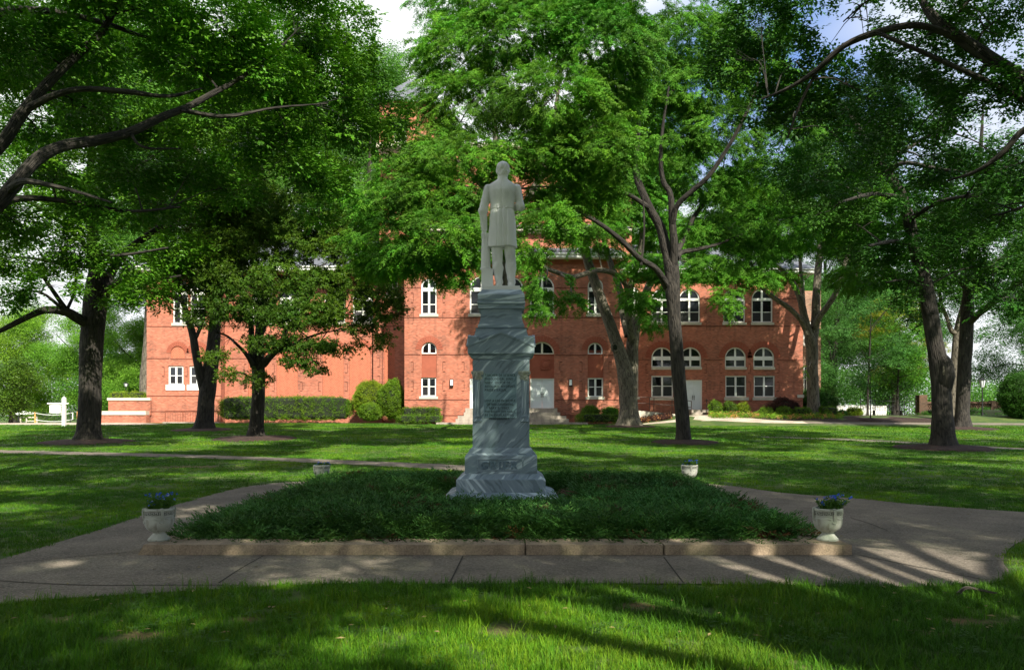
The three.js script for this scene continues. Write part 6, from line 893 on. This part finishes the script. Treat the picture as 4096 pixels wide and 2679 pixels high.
// ---------------------------------------------------------------- trees further off
const WT = [
  ['tall pale leaved tree rising behind the left end of the building roof', -27, -84, 37, 8, 'pale'], ['tall tree behind the roof of the left wing, its crown between oak and elm', -15.5, -85, 38, 8, 'pale'], ['sunlit tree behind the far left oak, pale trunk showing', -39, -86, 34, 8, 'pale'],
  ['bright green maple behind the volleyball net', -50.5, -96, 13.5, 5.5, 'bright'], ['rounded bright tree behind the white hanging sign', -43, -92, 11.5, 4.6, 'bright'], ['yellow-green tree at the far left edge beyond the lawn', -62, -100, 14, 6, 'lime'], ['blue-green tree seen between the big oak and the brick tower', -38.5, -100, 14, 4.2, 'blue'], ['second blue-green tree beside the brick tower with a lamp post before it', -35, -108, 14.5, 4.2, 'blue'],
  ['dark bushy tree low behind the volleyball net post', -54, -110, 9, 5, 'blue'], ['small olive tree at the left edge beside the net', -39.6, -63.5, 4.6, 1.9, 'olive', 0.2],
  ['layered small tree with two thin stems in the white gap right of the building', 30.5, -69, 12, 3.4, 'blue', 0.28, 'layer'], ['second layered small tree nearer the bench', 34, -71, 10.5, 3.2, 'elm', 0.25, 'layer'], ['yellow-green tree behind the dark bench', 37.5, -78, 11.5, 3.6, 'gold', 0.3, 'layer'], ['dark low spreading tree over the iron fence', 35.5, -74, 7.5, 3.2, 'dark', 0.35, 'layer'],
  ['twisted slender tree by the lamp post on the right', 45.5, -70, 10, 3.8, 'blue', 0.4, 'layer'], ['green tree behind the lattice brick wall', 42, -88, 15, 5, 'dark'], ['tall dark tree beyond the wall at the far right edge', 55, -84, 20, 6, 'dark'], ['high tree closing the view behind the right wing roof', 27, -92, 27, 6, 'pale'], ['tall tree behind the centre tower on the right', 14, -95, 30, 6.5, 'elm'], ['tall tree far behind the right lawn between the trunks', 40, -100, 24, 6.5, 'blue'], ['pale tree standing behind the right wing chimney side', 33.5, -84, 15, 4, 'blue'],
];
WT.forEach(([label, x, z, h, r, leaf, low, spray], i) => wildTree({ label, x, z, h, r, leaf, low: low ?? (h > 20 ? 0.3 : 0.12), seed: 60 + i, n: h > 20 ? 20 : 16, spray: spray ?? 'far', flat: spray === 'layer' ? 0.35 : 0.7, unit: spray === 'layer' ? 0.5 : 0.75, size: spray === 'layer' ? 1.3 : 1, dens: spray === 'layer' ? 2.2 : h > 20 ? 3.2 : 2.4, gap: h > 20 ? 0.34 : 0.3, bark: h > 20 ? M.paleBark : M.bark, minH: 0.3, trunk: spray === 'layer' ? 0.1 : undefined }));
{ // far wood closing the horizon
  const R = rng(99), mats = [], m = new THREE.Matrix4();
  for (const [x0, x1, z, h, n] of [[-160, -40, -150, 15, 5200], [32, 170, -150, 11, 4200], [-40, 32, -160, 12, 1500]]) for (let i = 0; i < n; i++) { const x = lerp(x0, x1, R()), top = h * (0.55 + 0.6 * noise3(x * 0.09, 1, 4, 2)), y = 0.5 + top * Math.pow(R(), 0.8), s = 1.6 + 1.6 * R(); m.makeRotationFromEuler(new THREE.Euler(R() * 6, R() * 6, R() * 6)); m.scale(V3(s, s, s)); m.setPosition(x, y, z - 10 * R() + 3 * noise3(x * 0.15, y * 0.2, 1, 5)); mats.push(m.clone()); }
  const im = instanced('far_wood', SPR.far[0], LEAF.pale, mats, V3(0, 0, 0), R, 0.5); tag(im, 'far green wood beyond the lawn and the buildings', 'wood', null, 'stuff'); scene.add(im); SPRAYS += mats.length;
}
// ---------------------------------------------------------------- hedges and bushes along the building
const B = (x, y, d) => at(x, y, d);
const sh = (name, label, x0, x1, y0, y1, d, depth, leaf, o = {}) => { const a = at(x0, y1, d), b = at(x1, y0, d); shrub({ name, label, cat: o.cat ?? (name === 'hedge' ? 'hedge' : 'bush'), c: V3((a.x + b.x) / 2, (a.y + b.y) / 2, -d), r: V3((b.x - a.x) / 2, (b.y - a.y) / 2, depth / 2), leaf, seed: Math.round(x0 + y0), group: o.group, ...o }); };
sh('hedge', 'long clipped hedge below the blank brick panels left of the pedestal', 508, 822, 922, 974, 63.5, 1.3, 'hedge', { square: true, lump: 0.05 });
sh('bush', 'tall sunlit yellow-green clipped bush at the right end of the long hedge', 822, 905, 884, 974, 63.2, 2.4, 'hedgeSunPainted');
sh('bush', 'tall darker green clipped bush against the corner of the projecting centre', 878, 941, 884, 972, 62.4, 1.9, 'hedge');
sh('bush', 'small round dark bush in front of the two tall clipped bushes', 836, 884, 936, 976, 61.6, 1.5, 'hedge');
sh('hedge', 'low clipped hedge below the left windows of the projecting centre', 936, 1025, 947, 969, 60.0, 0.9, 'hedge', { square: true });
sh('ground_cover', 'strip of grassy ground cover in front of the low hedge at the centre', 928, 1027, 965, 981, 59.2, 0.8, 'hedge', { cat: 'ground cover', square: true, lump: 0.3 });
sh('ground_cover', 'strip of leafy ground cover at the foot of the centre right of the steps', 1352, 1442, 962, 979, 59.2, 0.9, 'hedge', { cat: 'ground cover', square: true, lump: 0.3 });
sh('bush', 'small bush at the wall just right of the broad steps', 1352, 1392, 944, 968, 60, 1, 'hedge'); sh('bush', 'small bush at the wall behind the pale forked tree', 1402, 1436, 946, 968, 60, 0.9, 'elm');
sh('bush', 'round bush nearest the right of the white wing door', 1648, 1676, 931, 962, 63.2, 1, 'hedge'); sh('bush', 'brown-green bush second from the white wing door', 1682, 1710, 934, 966, 63.2, 1, 'olive'); sh('bush', 'light green bush under the windows of the right wing', 1714, 1742, 936, 962, 63.4, 0.9, 'hedgeSunPainted');
sh('bush', 'low round dark bush left of the purple bush', 1764, 1796, 948, 970, 61.8, 1, 'hedge'); sh('bush', 'spreading purple-red bush below the corner windows of the right wing', 1786, 1852, 926, 966, 62.8, 1.6, 'maroon', { lump: 0.3 }); sh('bush', 'green bush in front of the purple bush', 1804, 1842, 945, 970, 61.6, 1.1, 'hedge');
sh('bush', 'clipped cube bush between the purple bush and the grey four-stemmed tree', 1848, 1880, 948, 971, 61, 1, 'hedge', { square: true }); sh('bush', 'clipped bush right of the grey four-stemmed tree', 1908, 1942, 945, 972, 61, 1.1, 'hedge', { square: true }); sh('bush', 'sunlit round clipped bush before the white gap', 1968, 2002, 948, 968, 62.5, 1.1, 'hedgeSunPainted'); sh('bush', 'small grey-green bush between two clipped bushes before the white gap', 1944, 1966, 952, 970, 62.5, 0.8, 'blue');
sh('bush', 'dark shrub behind the trunk of the grey four-stemmed tree', 1862, 1936, 905, 962, 66.5, 2, 'dark', { lump: 0.3 });
sh('bush', 'big round dark bush at the far right edge', 2330, 2440, 865, 978, 60, 3.4, 'dark'); sh('bush', 'green shrubbery along the foot of the lattice wall', 2150, 2335, 950, 978, 68.5, 1.2, 'dark', { lump: 0.5, square: true }); sh('hedge', 'sunlit hedge on the terrace left of the brick tower', 262, 338, 911, 930, 68, 1.2, 'hedgeSunPainted', { square: true });
{ // flower bed along the right wing: many small plants
  const R = rng(77), m = new THREE.Matrix4(), beds = [[1650, 1800, 964, 977, 59.6], [1790, 1960, 968, 979, 59.2], [1478, 1560, 968, 980, 59.5]], mats = [[], [], []];
  beds.forEach(([x0, x1, y0, y1, d], bi) => { for (let i = 0; i < 420; i++) { const p = at(lerp(x0, x1, R()), 970, d + 3.2 * R()); p.y = groundH(-p.z, p.x) + 0.05 + 0.16 * R(); const s = 0.7 + 0.8 * R(), k = R() < 0.16 ? 1 : bi === 2 ? 2 : 0; m.makeRotationFromEuler(new THREE.Euler(R() * 6, R() * 6, R() * 6)); m.scale(V3(s, s, s)); m.setPosition(p.x, p.y, p.z); mats[k].push(m.clone()); } });
  const g = thing('flower_bed', 'bed of low flowers and leafy plants along the foot of the right wing', 'flower bed', V3(20, 1.7, -60), null, 'stuff');
  [['leaves', LEAF.lime], ['blossoms', leafMat(0.6, 0.3, 0.12, 0.2)], ['russet_leaves', LEAF.maroon]].forEach(([n, mt], i) => { const im = instanced(n, SPR.hedge[0], mt, mats[i], V3(20, 1.7, -60), R, 0.6); im.userData.kind = 'stuff'; g.add(im); });
  const soil = [V3(11.5, 0, -57.8), V3(15.5, 0, -58.4), V3(18.5, 0, -58.0), V3(24.5, 0, -57.7), V3(32, 0, -57.4), V3(32, 0, -66), V3(15.6, 0, -65.2), V3(16.2, 0, -61.6)]; solo('mulch_bed', sheet([V3(16.4, 0, -61.3), V3(19.1, 0, -58.75), V3(24, 0, -57.75), V3(32, 0, -57.35), V3(32, 0, -66), V3(15.4, 0, -65.3)], 0.008, 0.8), M.mulch, 'brown mulch of the flower bed along the right wing', 'mulch', null, 'structure'); void soil;
}
// ---------------------------------------------------------------- things around
{ const d = 55.5, g = thing('hanging_sign', 'white hanging sign on a white post and crossbar, beside the big oak', 'sign', V3(rx(149, d), groundH(d, -30), -d)), h = ry(921, d) - groundH(d, -30), s = d / PF;
  part(g, 'post', merge([rbox(-0.11, 0.11, -0.1, h - 0.1, -0.11, 0.11, 0.02), new THREE.ConeGeometry(0.15, 0.14, 4).rotateY(Math.PI / 4).translate(0, h - 0.03, 0)]), M.white);
  part(g, 'crossbar', merge([rbox(-39 * s, 10.5 * s, h - 17 * s, h - 14 * s, -0.05, 0.05, 0.02)]), M.white);
  const b = new THREE.Shape(), Wd = 28 * s, H = 20 * s; b.moveTo(0, H * 0.05); b.bezierCurveTo(Wd * 0.15, -H * 0.05, Wd * 0.25, H * 0.06, Wd * 0.5, H * 0.07); b.quadraticCurveTo(Wd * 0.44, H * 0.15, Wd * 0.46, H * 0.5); b.quadraticCurveTo(Wd * 0.44, H * 0.85, Wd * 0.5, H * 0.93); b.bezierCurveTo(Wd * 0.25, H * 0.94, Wd * 0.15, H * 1.05, 0, H * 0.97); b.bezierCurveTo(-Wd * 0.15, H * 1.05, -Wd * 0.25, H * 0.94, -Wd * 0.5, H * 0.93); b.quadraticCurveTo(-Wd * 0.44, H * 0.85, -Wd * 0.46, H * 0.5); b.quadraticCurveTo(-Wd * 0.44, H * 0.15, -Wd * 0.5, H * 0.07); b.bezierCurveTo(-Wd * 0.25, H * 0.06, -Wd * 0.15, -H * 0.05, 0, H * 0.05);
  const cx = -20.5 * s, y0 = h - 38.5 * s; const bd = part(g, 'board', metricUV(new THREE.ExtrudeGeometry(b, { depth: 0.05, bevelEnabled: true, bevelSize: 0.01, bevelThickness: 0.01, bevelSegments: 1, curveSegments: 5 }).translate(cx, y0, -0.03)), M.white);
  part(bd, 'faint_lines', merge([[0.62, 0.2], [0.5, 0.24], [0.36, 0.2]].map(([q, w]) => bbox(cx - Wd * w, cx + Wd * w, y0 + H * q - 0.015, y0 + H * q + 0.015, 0.031, 0.034))), std({ color: rgb(0.5, 0.5, 0.52), roughness: 0.8 }));
  part(g, 'hanger', merge([cyl(V3(cx, h - 17 * s, 0), V3(cx, y0 + H * 0.97, 0), 0.015)]), M.black);
}
{ const d = 80, g = thing('volleyball_net', 'volleyball net with white bands on an orange post, beyond the left lawn', 'net', V3(rx(181, d), 1.0, -d)), s = d / PF, Y = (y) => EYE - (y - PY) * s - 1.0, X = (x) => (x - 181) * s, n = 14;
  part(g, 'post', cyl(V3(0, -0.1, 0), V3(0, Y(955), 0), 0.11, 0.1, 8), M.orange); part(g, 'far_post', cyl(V3(X(54), -0.1, -2), V3(X(54), Y(955), -2), 0.09, 0.08, 8), M.orange);
  const band = (a, b, name, mat, th) => { const q = []; for (let i = 0; i < n; i++) { const t0 = i / n, t1 = (i + 1) / n, x0 = lerp(54, 169, t0), x1 = lerp(54, 169, t1), sg = (t) => 5 * 4 * t * (1 - t); q.push(cyl(V3(X(x0), Y(lerp(a, b, t0) + sg(t0)), -2 + 2 * t0), V3(X(x1), Y(lerp(a, b, t1) + sg(t1)), -2 + 2 * t1), th, th, 4)); } part(g, name, merge(q), mat); };
  band(958.5, 958, 'top_band', M.white, 0.032); band(974, 973.5, 'bottom_band', M.white, 0.032); part(g, 'side_band', cyl(V3(X(169), Y(958), 0), V3(X(169), Y(973.5), 0), 0.05, 0.05, 4), M.white); part(g, 'side_band', cyl(V3(X(162), Y(955), -0.1), V3(X(162), 0, -0.1), 0.05, 0.05, 4), M.net);
  const q = []; for (let i = 1; i < 60; i++) { const t = i / 60, x = lerp(54, 169, t), sg = 20 * t * (1 - t); q.push(cyl(V3(X(x), Y(958 + sg), -2 + 2 * t), V3(X(x), Y(974 + sg), -2 + 2 * t), 0.008, 0.008, 3)); } for (let k = 1; k < 7; k++) for (let i = 0; i < n; i++) { const t0 = i / n, t1 = (i + 1) / n, sg = (t) => 20 * t * (1 - t); q.push(cyl(V3(X(lerp(54, 169, t0)), Y(958 + k * 2.3 + sg(t0)), -2 + 2 * t0), V3(X(lerp(54, 169, t1)), Y(958 + k * 2.3 + sg(t1)), -2 + 2 * t1), 0.008, 0.008, 3)); }
  part(g, 'mesh', merge(q), M.net, 'stuff');
}
{ const d = 88, g = thing('picnic_shelter', 'small pale open shelter frame behind the volleyball net', 'shelter', V3(rx(66, d), 0.9, -d)), s = d / PF, X = (x) => (x - 66) * s, Y = (y) => EYE - (y - PY) * s - 0.9;
  for (const x of [48, 62, 86]) part(g, 'post', bbox(X(x) - 0.06, X(x) + 0.06, -0.1, Y(968), -0.06, 0.06), M.lime); part(g, 'rail', bbox(X(47), X(87), Y(970), Y(967), -0.08, 0.08), M.lime); part(g, 'roof', metricUV(squareStack([[0.7, Y(962)], [0.68, Y(958)], [0.1, Y(954)]])).translate(X(55), 0, -0.2), M.white); part(g, 'bench', bbox(X(64), X(86), Y(978), Y(976), -0.3, 0.3), M.lime); }
for (const [x, d, l] of [[43, 74, 'white globe bollard light left of the volleyball net'], [219, 92, 'white globe bollard light right of the volleyball net']]) { const g = thing('bollard_light', l, 'light', V3(rx(x, d), groundH(d, -36) - 0.1, -d)); part(g, 'post', cyl(V3(0, 0, 0), V3(0, 0.85, 0), 0.1, 0.09, 8), M.black); part(g, 'globe', new THREE.SphereGeometry(0.17, 12, 8).translate(0, 1.0, 0), M.glassLamp); }
function lampPost(label, x, yTop, yBot, d) { const p = at(x, yBot, d), h = (yBot - yTop) / PF * d, g = thing('lamp_post', label, 'lamp post', p); part(g, 'post', merge([cyl(V3(0, -0.2, 0), V3(0, h * 0.74, 0), 0.07, 0.045, 8), cyl(V3(0, -0.2, 0), V3(0, 0.5, 0), 0.13, 0.09, 8)]), M.black); part(g, 'lantern', new THREE.CylinderGeometry(0.24, 0.13, h * 0.17, 6).translate(0, h * 0.83, 0), M.glassLamp); part(g, 'lantern_frame', merge([0, 1, 2, 3, 4, 5].map((i) => cyl(V3(Math.sin(i * 1.047) * 0.14, h * 0.745, Math.cos(i * 1.047) * 0.14), V3(Math.sin(i * 1.047) * 0.25, h * 0.915, Math.cos(i * 1.047) * 0.25), 0.018, 0.018, 4)).concat([new THREE.ConeGeometry(0.29, h * 0.07, 6).translate(0, h * 0.95, 0), new THREE.SphereGeometry(0.04, 6, 5).translate(0, h, 0)])), M.black); }
lampPost('black lantern lamp post by the lattice wall on the right', 2283, 874, 972, 67); lampPost('thin lamp post in front of the trees left of the brick tower', 293, 886, 930, 82);
// iron fence, piers, lattice wall, bench, white paved yard
{ const d = 74, y0 = 1.85; const pts = [2000, 2034, 2068, 2102, 2136].map((x) => V3(rx(x, d), y0, -d)); const f = railing('iron_fence', 'black iron fence behind the bench on the right', pts, ry(918, d) - y0, M.black, { bars: 0.22, rails: [0.12, 1.35] });
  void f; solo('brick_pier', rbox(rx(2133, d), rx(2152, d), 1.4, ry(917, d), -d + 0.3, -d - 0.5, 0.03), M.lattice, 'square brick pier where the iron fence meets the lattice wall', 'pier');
  solo('low_wall', rbox(rx(1930, d), rx(2133, d), 1.3, 1.82, -d + 0.25, -d - 0.2, 0.03), M.lattice, 'low brick footing under the iron fence, tree shade put into its colour', 'wall');
  const g = thing('lattice_wall', 'pierced brick wall behind the trees on the right, their shade in its colour', 'wall', V3(rx(2250, d), 1.8, -d)), X = (x) => rx(x, d) - rx(2250, d), Y = (y) => ry(y, d) - 1.8; const q = [];
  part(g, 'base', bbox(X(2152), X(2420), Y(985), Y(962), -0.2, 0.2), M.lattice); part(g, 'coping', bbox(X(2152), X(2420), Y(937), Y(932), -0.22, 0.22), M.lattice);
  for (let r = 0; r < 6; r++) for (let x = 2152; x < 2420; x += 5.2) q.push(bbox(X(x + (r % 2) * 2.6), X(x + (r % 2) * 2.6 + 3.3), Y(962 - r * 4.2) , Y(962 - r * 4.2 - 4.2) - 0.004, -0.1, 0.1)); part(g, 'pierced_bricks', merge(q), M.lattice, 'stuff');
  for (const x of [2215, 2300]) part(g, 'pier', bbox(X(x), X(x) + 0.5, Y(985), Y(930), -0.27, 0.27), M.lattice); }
{ const d = 71, g = thing('garden_bench', 'black iron bench in the shade before the iron fence', 'bench', V3(rx(2063, d), 1.87, -d)), w = 1.2; for (const x of [-w, w]) part(g, 'leg', merge([bbox(x - 0.03, x + 0.03, 0, 0.45, -0.2, 0.2), bbox(x - 0.03, x + 0.03, 0.451, 0.9, -0.22, -0.16), bbox(x - 0.03, x + 0.03, 0.62, 0.66, -0.159, 0.2)]), M.black); for (let i = 0; i < 5; i++) part(g, 'seat_slat', bbox(-w + 0.031, w - 0.031, 0.43, 0.46, -0.16 + i * 0.08, -0.1 + i * 0.08), M.black); for (let i = 0; i < 16; i++) part(g, 'back_bar', bbox(-w + 0.1 + i * 0.145, -w + 0.13 + i * 0.145, 0.47, 0.85, -0.21, -0.18), M.black); part(g, 'back_rail', bbox(-w + 0.031, w - 0.031, 0.851, 0.91, -0.22, -0.17), M.black); }
solo('yard_wall', bbox(27, 41, 1.2, 3.0, -88, -88.3), M.white, 'bright white wall glimpsed through the gap right of the building', 'wall');
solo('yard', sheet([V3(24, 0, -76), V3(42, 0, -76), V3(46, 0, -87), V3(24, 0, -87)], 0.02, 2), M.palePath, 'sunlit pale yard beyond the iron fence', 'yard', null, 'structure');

// ================================================================ JUNIPER BED
{
  const MZ = 15, x0 = BEDX0 + 0.2, x1 = BEDX1 - 0.2, z0 = BEDZ0 - 0.52, z1 = BEDZ1 + 0.45, R = rng(200);
  const top = (x, z) => { const e = Math.min(x - x0, x1 - x, z0 - z, z - z1); return 0.11 + 0.15 * sstep(-0.1, 0.7, e) + 0.03 * sstep(0, 3, e) + 0.06 * sstep(MZ + 1, MZ + 5, -z) + 0.08 * (noise3(x * 1.1, 0, z * 1.1, 3) - 0.5) + 0.05 * (noise3(x * 3, 2, z * 3, 4) - 0.5) - 0.15 * (1 - sstep(1.15, 1.9, Math.max(Math.abs(x - MX), Math.abs(z + MD)))); };
  const pos = [], idx = [], n = 46; for (let j = 0; j <= n; j++) for (let i = 0; i <= n; i++) { const x = lerp(x0 + 0.12, x1 - 0.12, i / n), z = lerp(z0 - 0.12, z1 + 0.12, j / n); pos.push(x, i % n === 0 || j % n === 0 ? -0.02 : top(x, z) - 0.11, z); if (i < n && j < n) { const p = j * (n + 1) + i; idx.push(p, p + 1, p + n + 1, p + 1, p + n + 2, p + n + 1); } }
  const g = new THREE.BufferGeometry(); g.setAttribute('position', new THREE.Float32BufferAttribute(pos, 3)); g.setIndex(idx); g.computeVertexNormals();
  const bed = thing('juniper_bed', 'square bed of dark blue-green creeping juniper round the pedestal', 'ground cover', V3(MX, 0, -15.8), null, 'stuff');
  part(bed, 'soil', g.translate(-MX, 0, 15.8), M.soilDark, 'stuff');
  const spray = (seed) => { const r = rng(seed), P = []; const stem = (o, d, L, k) => { for (let i = 0; i < k; i++) { const t = (i + 0.5) / k, s = i % 2 ? 1 : -1, side = d.clone().cross(UP).normalize(), dir = d.clone().multiplyScalar(0.8).addScaledVector(side, s * (0.7 + 0.3 * r())).addScaledVector(UP, 0.35 * (r() - 0.3)).normalize(); leafQuad(P, o.clone().addScaledVector(d, L * t), dir, UP.clone().add(rdir(r).multiplyScalar(0.6)).normalize(), 0.085 * (1.15 - 0.6 * t), 0.017, 0.2); leafQuad(P, o.clone().addScaledVector(d, L * t).addScaledVector(dir, 0.02), dir.clone().addScaledVector(d, 0.8).normalize(), rdir(r), 0.05, 0.014, 0.2); } leafQuad(P, o.clone().addScaledVector(d, L), d, UP, 0.06, 0.016, 0.2); };
    for (let b = 0; b < 4; b++) { const a = (b - 1.5) * 0.55 + 0.2 * r(); stem(V3(0.03 * b * r(), 0, 0), V3(Math.cos(a), 0.30 * r(), Math.sin(a)).normalize(), 0.16 + 0.10 * r(), 8); } return trisGeo(P); };
  const kinds = [[], [], []], m = new THREE.Matrix4(), N = 17500, xa = V3(), ya = V3(), za = V3();
  for (let i = 0; i < N; i++) {
    const x = lerp(x0 - 0.05, x1 + 0.05, R()), z = lerp(z0 + 0.14, z1 - 0.05, R()); if (Math.abs(x - MX) < 1.12 && Math.abs(z + MD) < 1.12) continue; if (URN_AT.some((u) => Math.hypot(x - u[1], z - u[2]) < 0.3)) continue;
    const h = top(x, z), a = R() * 6.28, up = (0.25 + 0.75 * R() * R()) * (0.35 + 0.65 * sstep(1.2, 2, Math.max(Math.abs(x - MX), Math.abs(z + MD)))); xa.set(Math.cos(a), up, Math.sin(a)); if (z > z0 - 0.35) xa.z += 0.6 * R(), xa.y -= 0.25; xa.normalize(); ya.copy(UP).addScaledVector(xa, -xa.y).add(rdir(R).multiplyScalar(0.3)).normalize(); za.crossVectors(xa, ya).normalize(); ya.crossVectors(za, xa);
    m.makeBasis(xa, ya, za); const s = 0.8 + 0.7 * R(); m.scale(V3(s, s, s)); m.setPosition(x, h - 0.12 * R() - 0.03, z); const dead = noise3(x * 2.4, 5, z * 2.4, 6); kinds[dead > 0.80 && R() < 0.6 ? 2 : i % 2].push(m.clone());
  }
  const jm = leafMat(0.060, 0.170, 0.030, 0.30, 0.6), dm = leafMat(0.10, 0.055, 0.025, 0.15, 0.9);
  kinds.forEach((k, i) => { const im = instanced(i === 2 ? 'brown_sprigs' : 'sprigs', spray(300 + i), i === 2 ? dm : jm, k, V3(MX, 0, -15.8), R, 0.55); im.userData.kind = 'stuff'; bed.add(im); });
  // dry twig bundle lying on the right corner of the plinth
  const q = []; for (let i = 0; i < 12; i++) { const o = V3(0.93 + 0.12 * (R() - 0.5), 0.42 + 0.05 * R(), -15.12 + 0.2 * (R() - 0.5)), d = V3(R() - 0.2, 0.4 * R() - 0.25, R() - 0.5).normalize(); q.push(cyl(o, o.clone().addScaledVector(d, 0.16 + 0.15 * R()), 0.006, 0.003, 4)); }
  const tw = solo('dry_twigs', merge(q), std({ color: rgb(0.12, 0.07, 0.05), roughness: 1 }), 'dry brown twigs lying on the right corner of the pedestal plinth', 'twigs'); tw.userData.kind = 'stuff';
}

// ================================================================ GRASS
{
  const R = rng(400);
  const tuft = (seed, n, rad, h, w) => { const r = rng(seed), P = []; for (let i = 0; i < n; i++) { const a = r() * 6.28, q = Math.sqrt(r()) * rad, o = V3(Math.cos(a) * q, 0, Math.sin(a) * q), b = r() * 6.28, H = h * (0.45 + 0.75 * r()), ln = H * (0.15 + 0.65 * r()), d = V3(Math.cos(b), 0, Math.sin(b)), s = V3(-d.z, 0, d.x).multiplyScalar(w / 2 * (0.7 + 0.6 * r())), m = o.clone().addScaledVector(d, ln * 0.3).setY(H * 0.6), t = o.clone().addScaledVector(d, ln).setY(H * (1 - 0.25 * r())), m1 = m.clone().addScaledVector(s, 0.8), m2 = m.clone().addScaledVector(s, -0.8), o1 = o.clone().add(s), o2 = o.clone().sub(s); for (const v of [o1, o2, m1, o2, m2, m1, m1, m2, t]) P.push(v.x, v.y - 0.01, v.z); } return trisGeo(P); };
  const gm = [leafMat(0.085, 0.235, 0.006, 0.44, 0.65), leafMat(0.150, 0.290, 0.010, 0.44, 0.65), leafMat(0.055, 0.160, 0.010, 0.42, 0.65)];
  const zones = [[2.5, 9.5, 270, tuft(1, 26, 0.07, 0.085, 0.0046), 0.9], [2.6, 9.4, 20, tuft(5, 10, 0.06, 0.17, 0.0055), 0.9], [9.5, 20, 62, tuft(2, 34, 0.13, 0.06, 0.007), 0.9], [20, 36, 17, tuft(3, 52, 0.26, 0.06, 0.012), 0.85], [36, 60, 6, tuft(4, 60, 0.46, 0.065, 0.022), 0.8]];
  const m = new THREE.Matrix4(), e = new THREE.Euler(), bins = zones.map(() => [[], [], []]);
  const polys = [pathPoly, backPathPoly, rightPathPoly, walkPoly, eastWalkPoly, roadPoly, farPathPoly];
  zones.forEach(([d0, d1, dens], zi) => {
    const wmax = 0.68 * d1 + 2, n = Math.round(dens * (d1 - d0) * 2 * wmax);
    for (let i = 0; i < n; i++) {
      const d = lerp(d0, d1, R()), x = (R() * 2 - 1) * wmax, z = -d; if (Math.abs(x) > 0.68 * d + 2) continue;
      if (polys.some((p) => inPoly(p, x, z))) continue; if (x > BEDX0 - 0.02 && x < BEDX1 + 0.02 && z < BEDZ0 + 0.02 && z > BEDZ1) continue;
      if (rings.some(([p, r]) => Math.hypot(x - p.x, z - p.z) < r * 0.97 + 0.08 * (R() - 0.5))) continue; if (zi === 4 && d > 57.6 && (Math.abs(x) < 8.5 || x > 11)) continue; if (d > 54.5 && x > 9 && d > 55.2) continue;
      const b = d < 30 ? bare(x, z) : 0; if (R() < b * 1.1) continue; if (d < 9.5 && noise3(x * 1.6, 2, z * 1.6, 8) < 0.30 && R() < 0.55) continue;
      const f = noise3(x * 0.8, 4, z * 0.8, 9) * 0.6 + R() * 0.4, s = (0.7 + 0.6 * R()) * (d < 9.5 ? 0.75 + 0.7 * noise3(x * 2.2, 1, z * 2.2, 12) : 0.85 + 0.3 * noise3(x * 0.6, 1, z * 0.6, 12)) * (1 - 0.45 * b); e.set(0.2 * (R() - 0.5), R() * 6.28, 0.2 * (R() - 0.5)); m.makeRotationFromEuler(e); m.scale(V3(1, s, 1)); m.setPosition(x, groundH(d, x), z); bins[zi][f > 0.62 ? 1 : f < 0.36 ? 2 : 0].push(m.clone());
    }
  });
  const g = thing('grass', 'short mown lawn grass in and out of the tree shade', 'grass', V3(0, 0, 0), null, 'stuff'); let tot = 0;
  bins.forEach((b, zi) => b.forEach((k, c) => { if (!k.length) return; tot += k.length; const im = instanced('blades', zones[zi][3], gm[c], k, V3(0, 0, 0), R, 0.5); im.userData.kind = 'stuff'; g.add(im); }));
  // clover, fallen leaves and a dead branch on the near lawn and path
  const cl = []; for (let i = 0; i < 46; i++) { const c = groundAt(lerp(200, 2300, R()), lerp(1385, 1540, R())); if (inPoly(pathPoly, c.x, c.z)) continue; for (let k = 0; k < 26; k++) { const o = V3(c.x + 0.16 * (R() + R() - 1), 0.03 + 0.04 * R(), c.z + 0.16 * (R() + R() - 1)); for (let q = 0; q < 3; q++) { const a = q * 2.09 + R(); leafQuad(cl, o, V3(Math.cos(a), 0.1, Math.sin(a)).normalize(), UP, 0.018, 0.016, 0.05); } } }
  tag(part(scene, numbered('clover'), trisGeo(cl), gm[2]), 'small clover patches among the near grass', 'clover', null, 'stuff');
  const fl = []; for (let i = 0; i < 150; i++) { const c = groundAt(lerp(0, 2360, R()), lerp(1140, 1500, R() ** 0.8)); if (c.x > BEDX0 && c.x < BEDX1 && c.z < BEDZ0) continue; const onP = inPoly(pathPoly, c.x, c.z), a = R() * 6.28; leafQuad(fl, V3(c.x, groundH(-c.z, c.x) + (onP ? 0.02 : 0.06), c.z), V3(Math.cos(a), 0.1 * R(), Math.sin(a)).normalize(), UP.clone().add(rdir(R).multiplyScalar(0.3)).normalize(), 0.05 + 0.04 * R(), 0.03, 0.15); }
  tag(part(scene, numbered('fallen_leaves'), trisGeo(fl), std({ color: rgb(0.22, 0.17, 0.07), roughness: 0.9, side: THREE.DoubleSide })), 'small dry fallen leaves scattered over the path and grass', 'leaves', null, 'stuff');
  const o = groundAt(2225, 1393).setY(0.06); solo('fallen_branch', tube([o, o.clone().add(V3(0.12, 0.05, -0.06)), o.clone().add(V3(0.26, 0.03, -0.05)), o.clone().add(V3(0.4, 0.01, 0))], [0.02, 0.018, 0.014, 0.008], 7, { step: 0.04, seed: 4 }), M.paleBark, 'short broken branch lying in the grass at the lower right', 'branch');
  console.log('grass', tot, 'sprays', SPRAYS);
}
renderer.render(scene, camera);
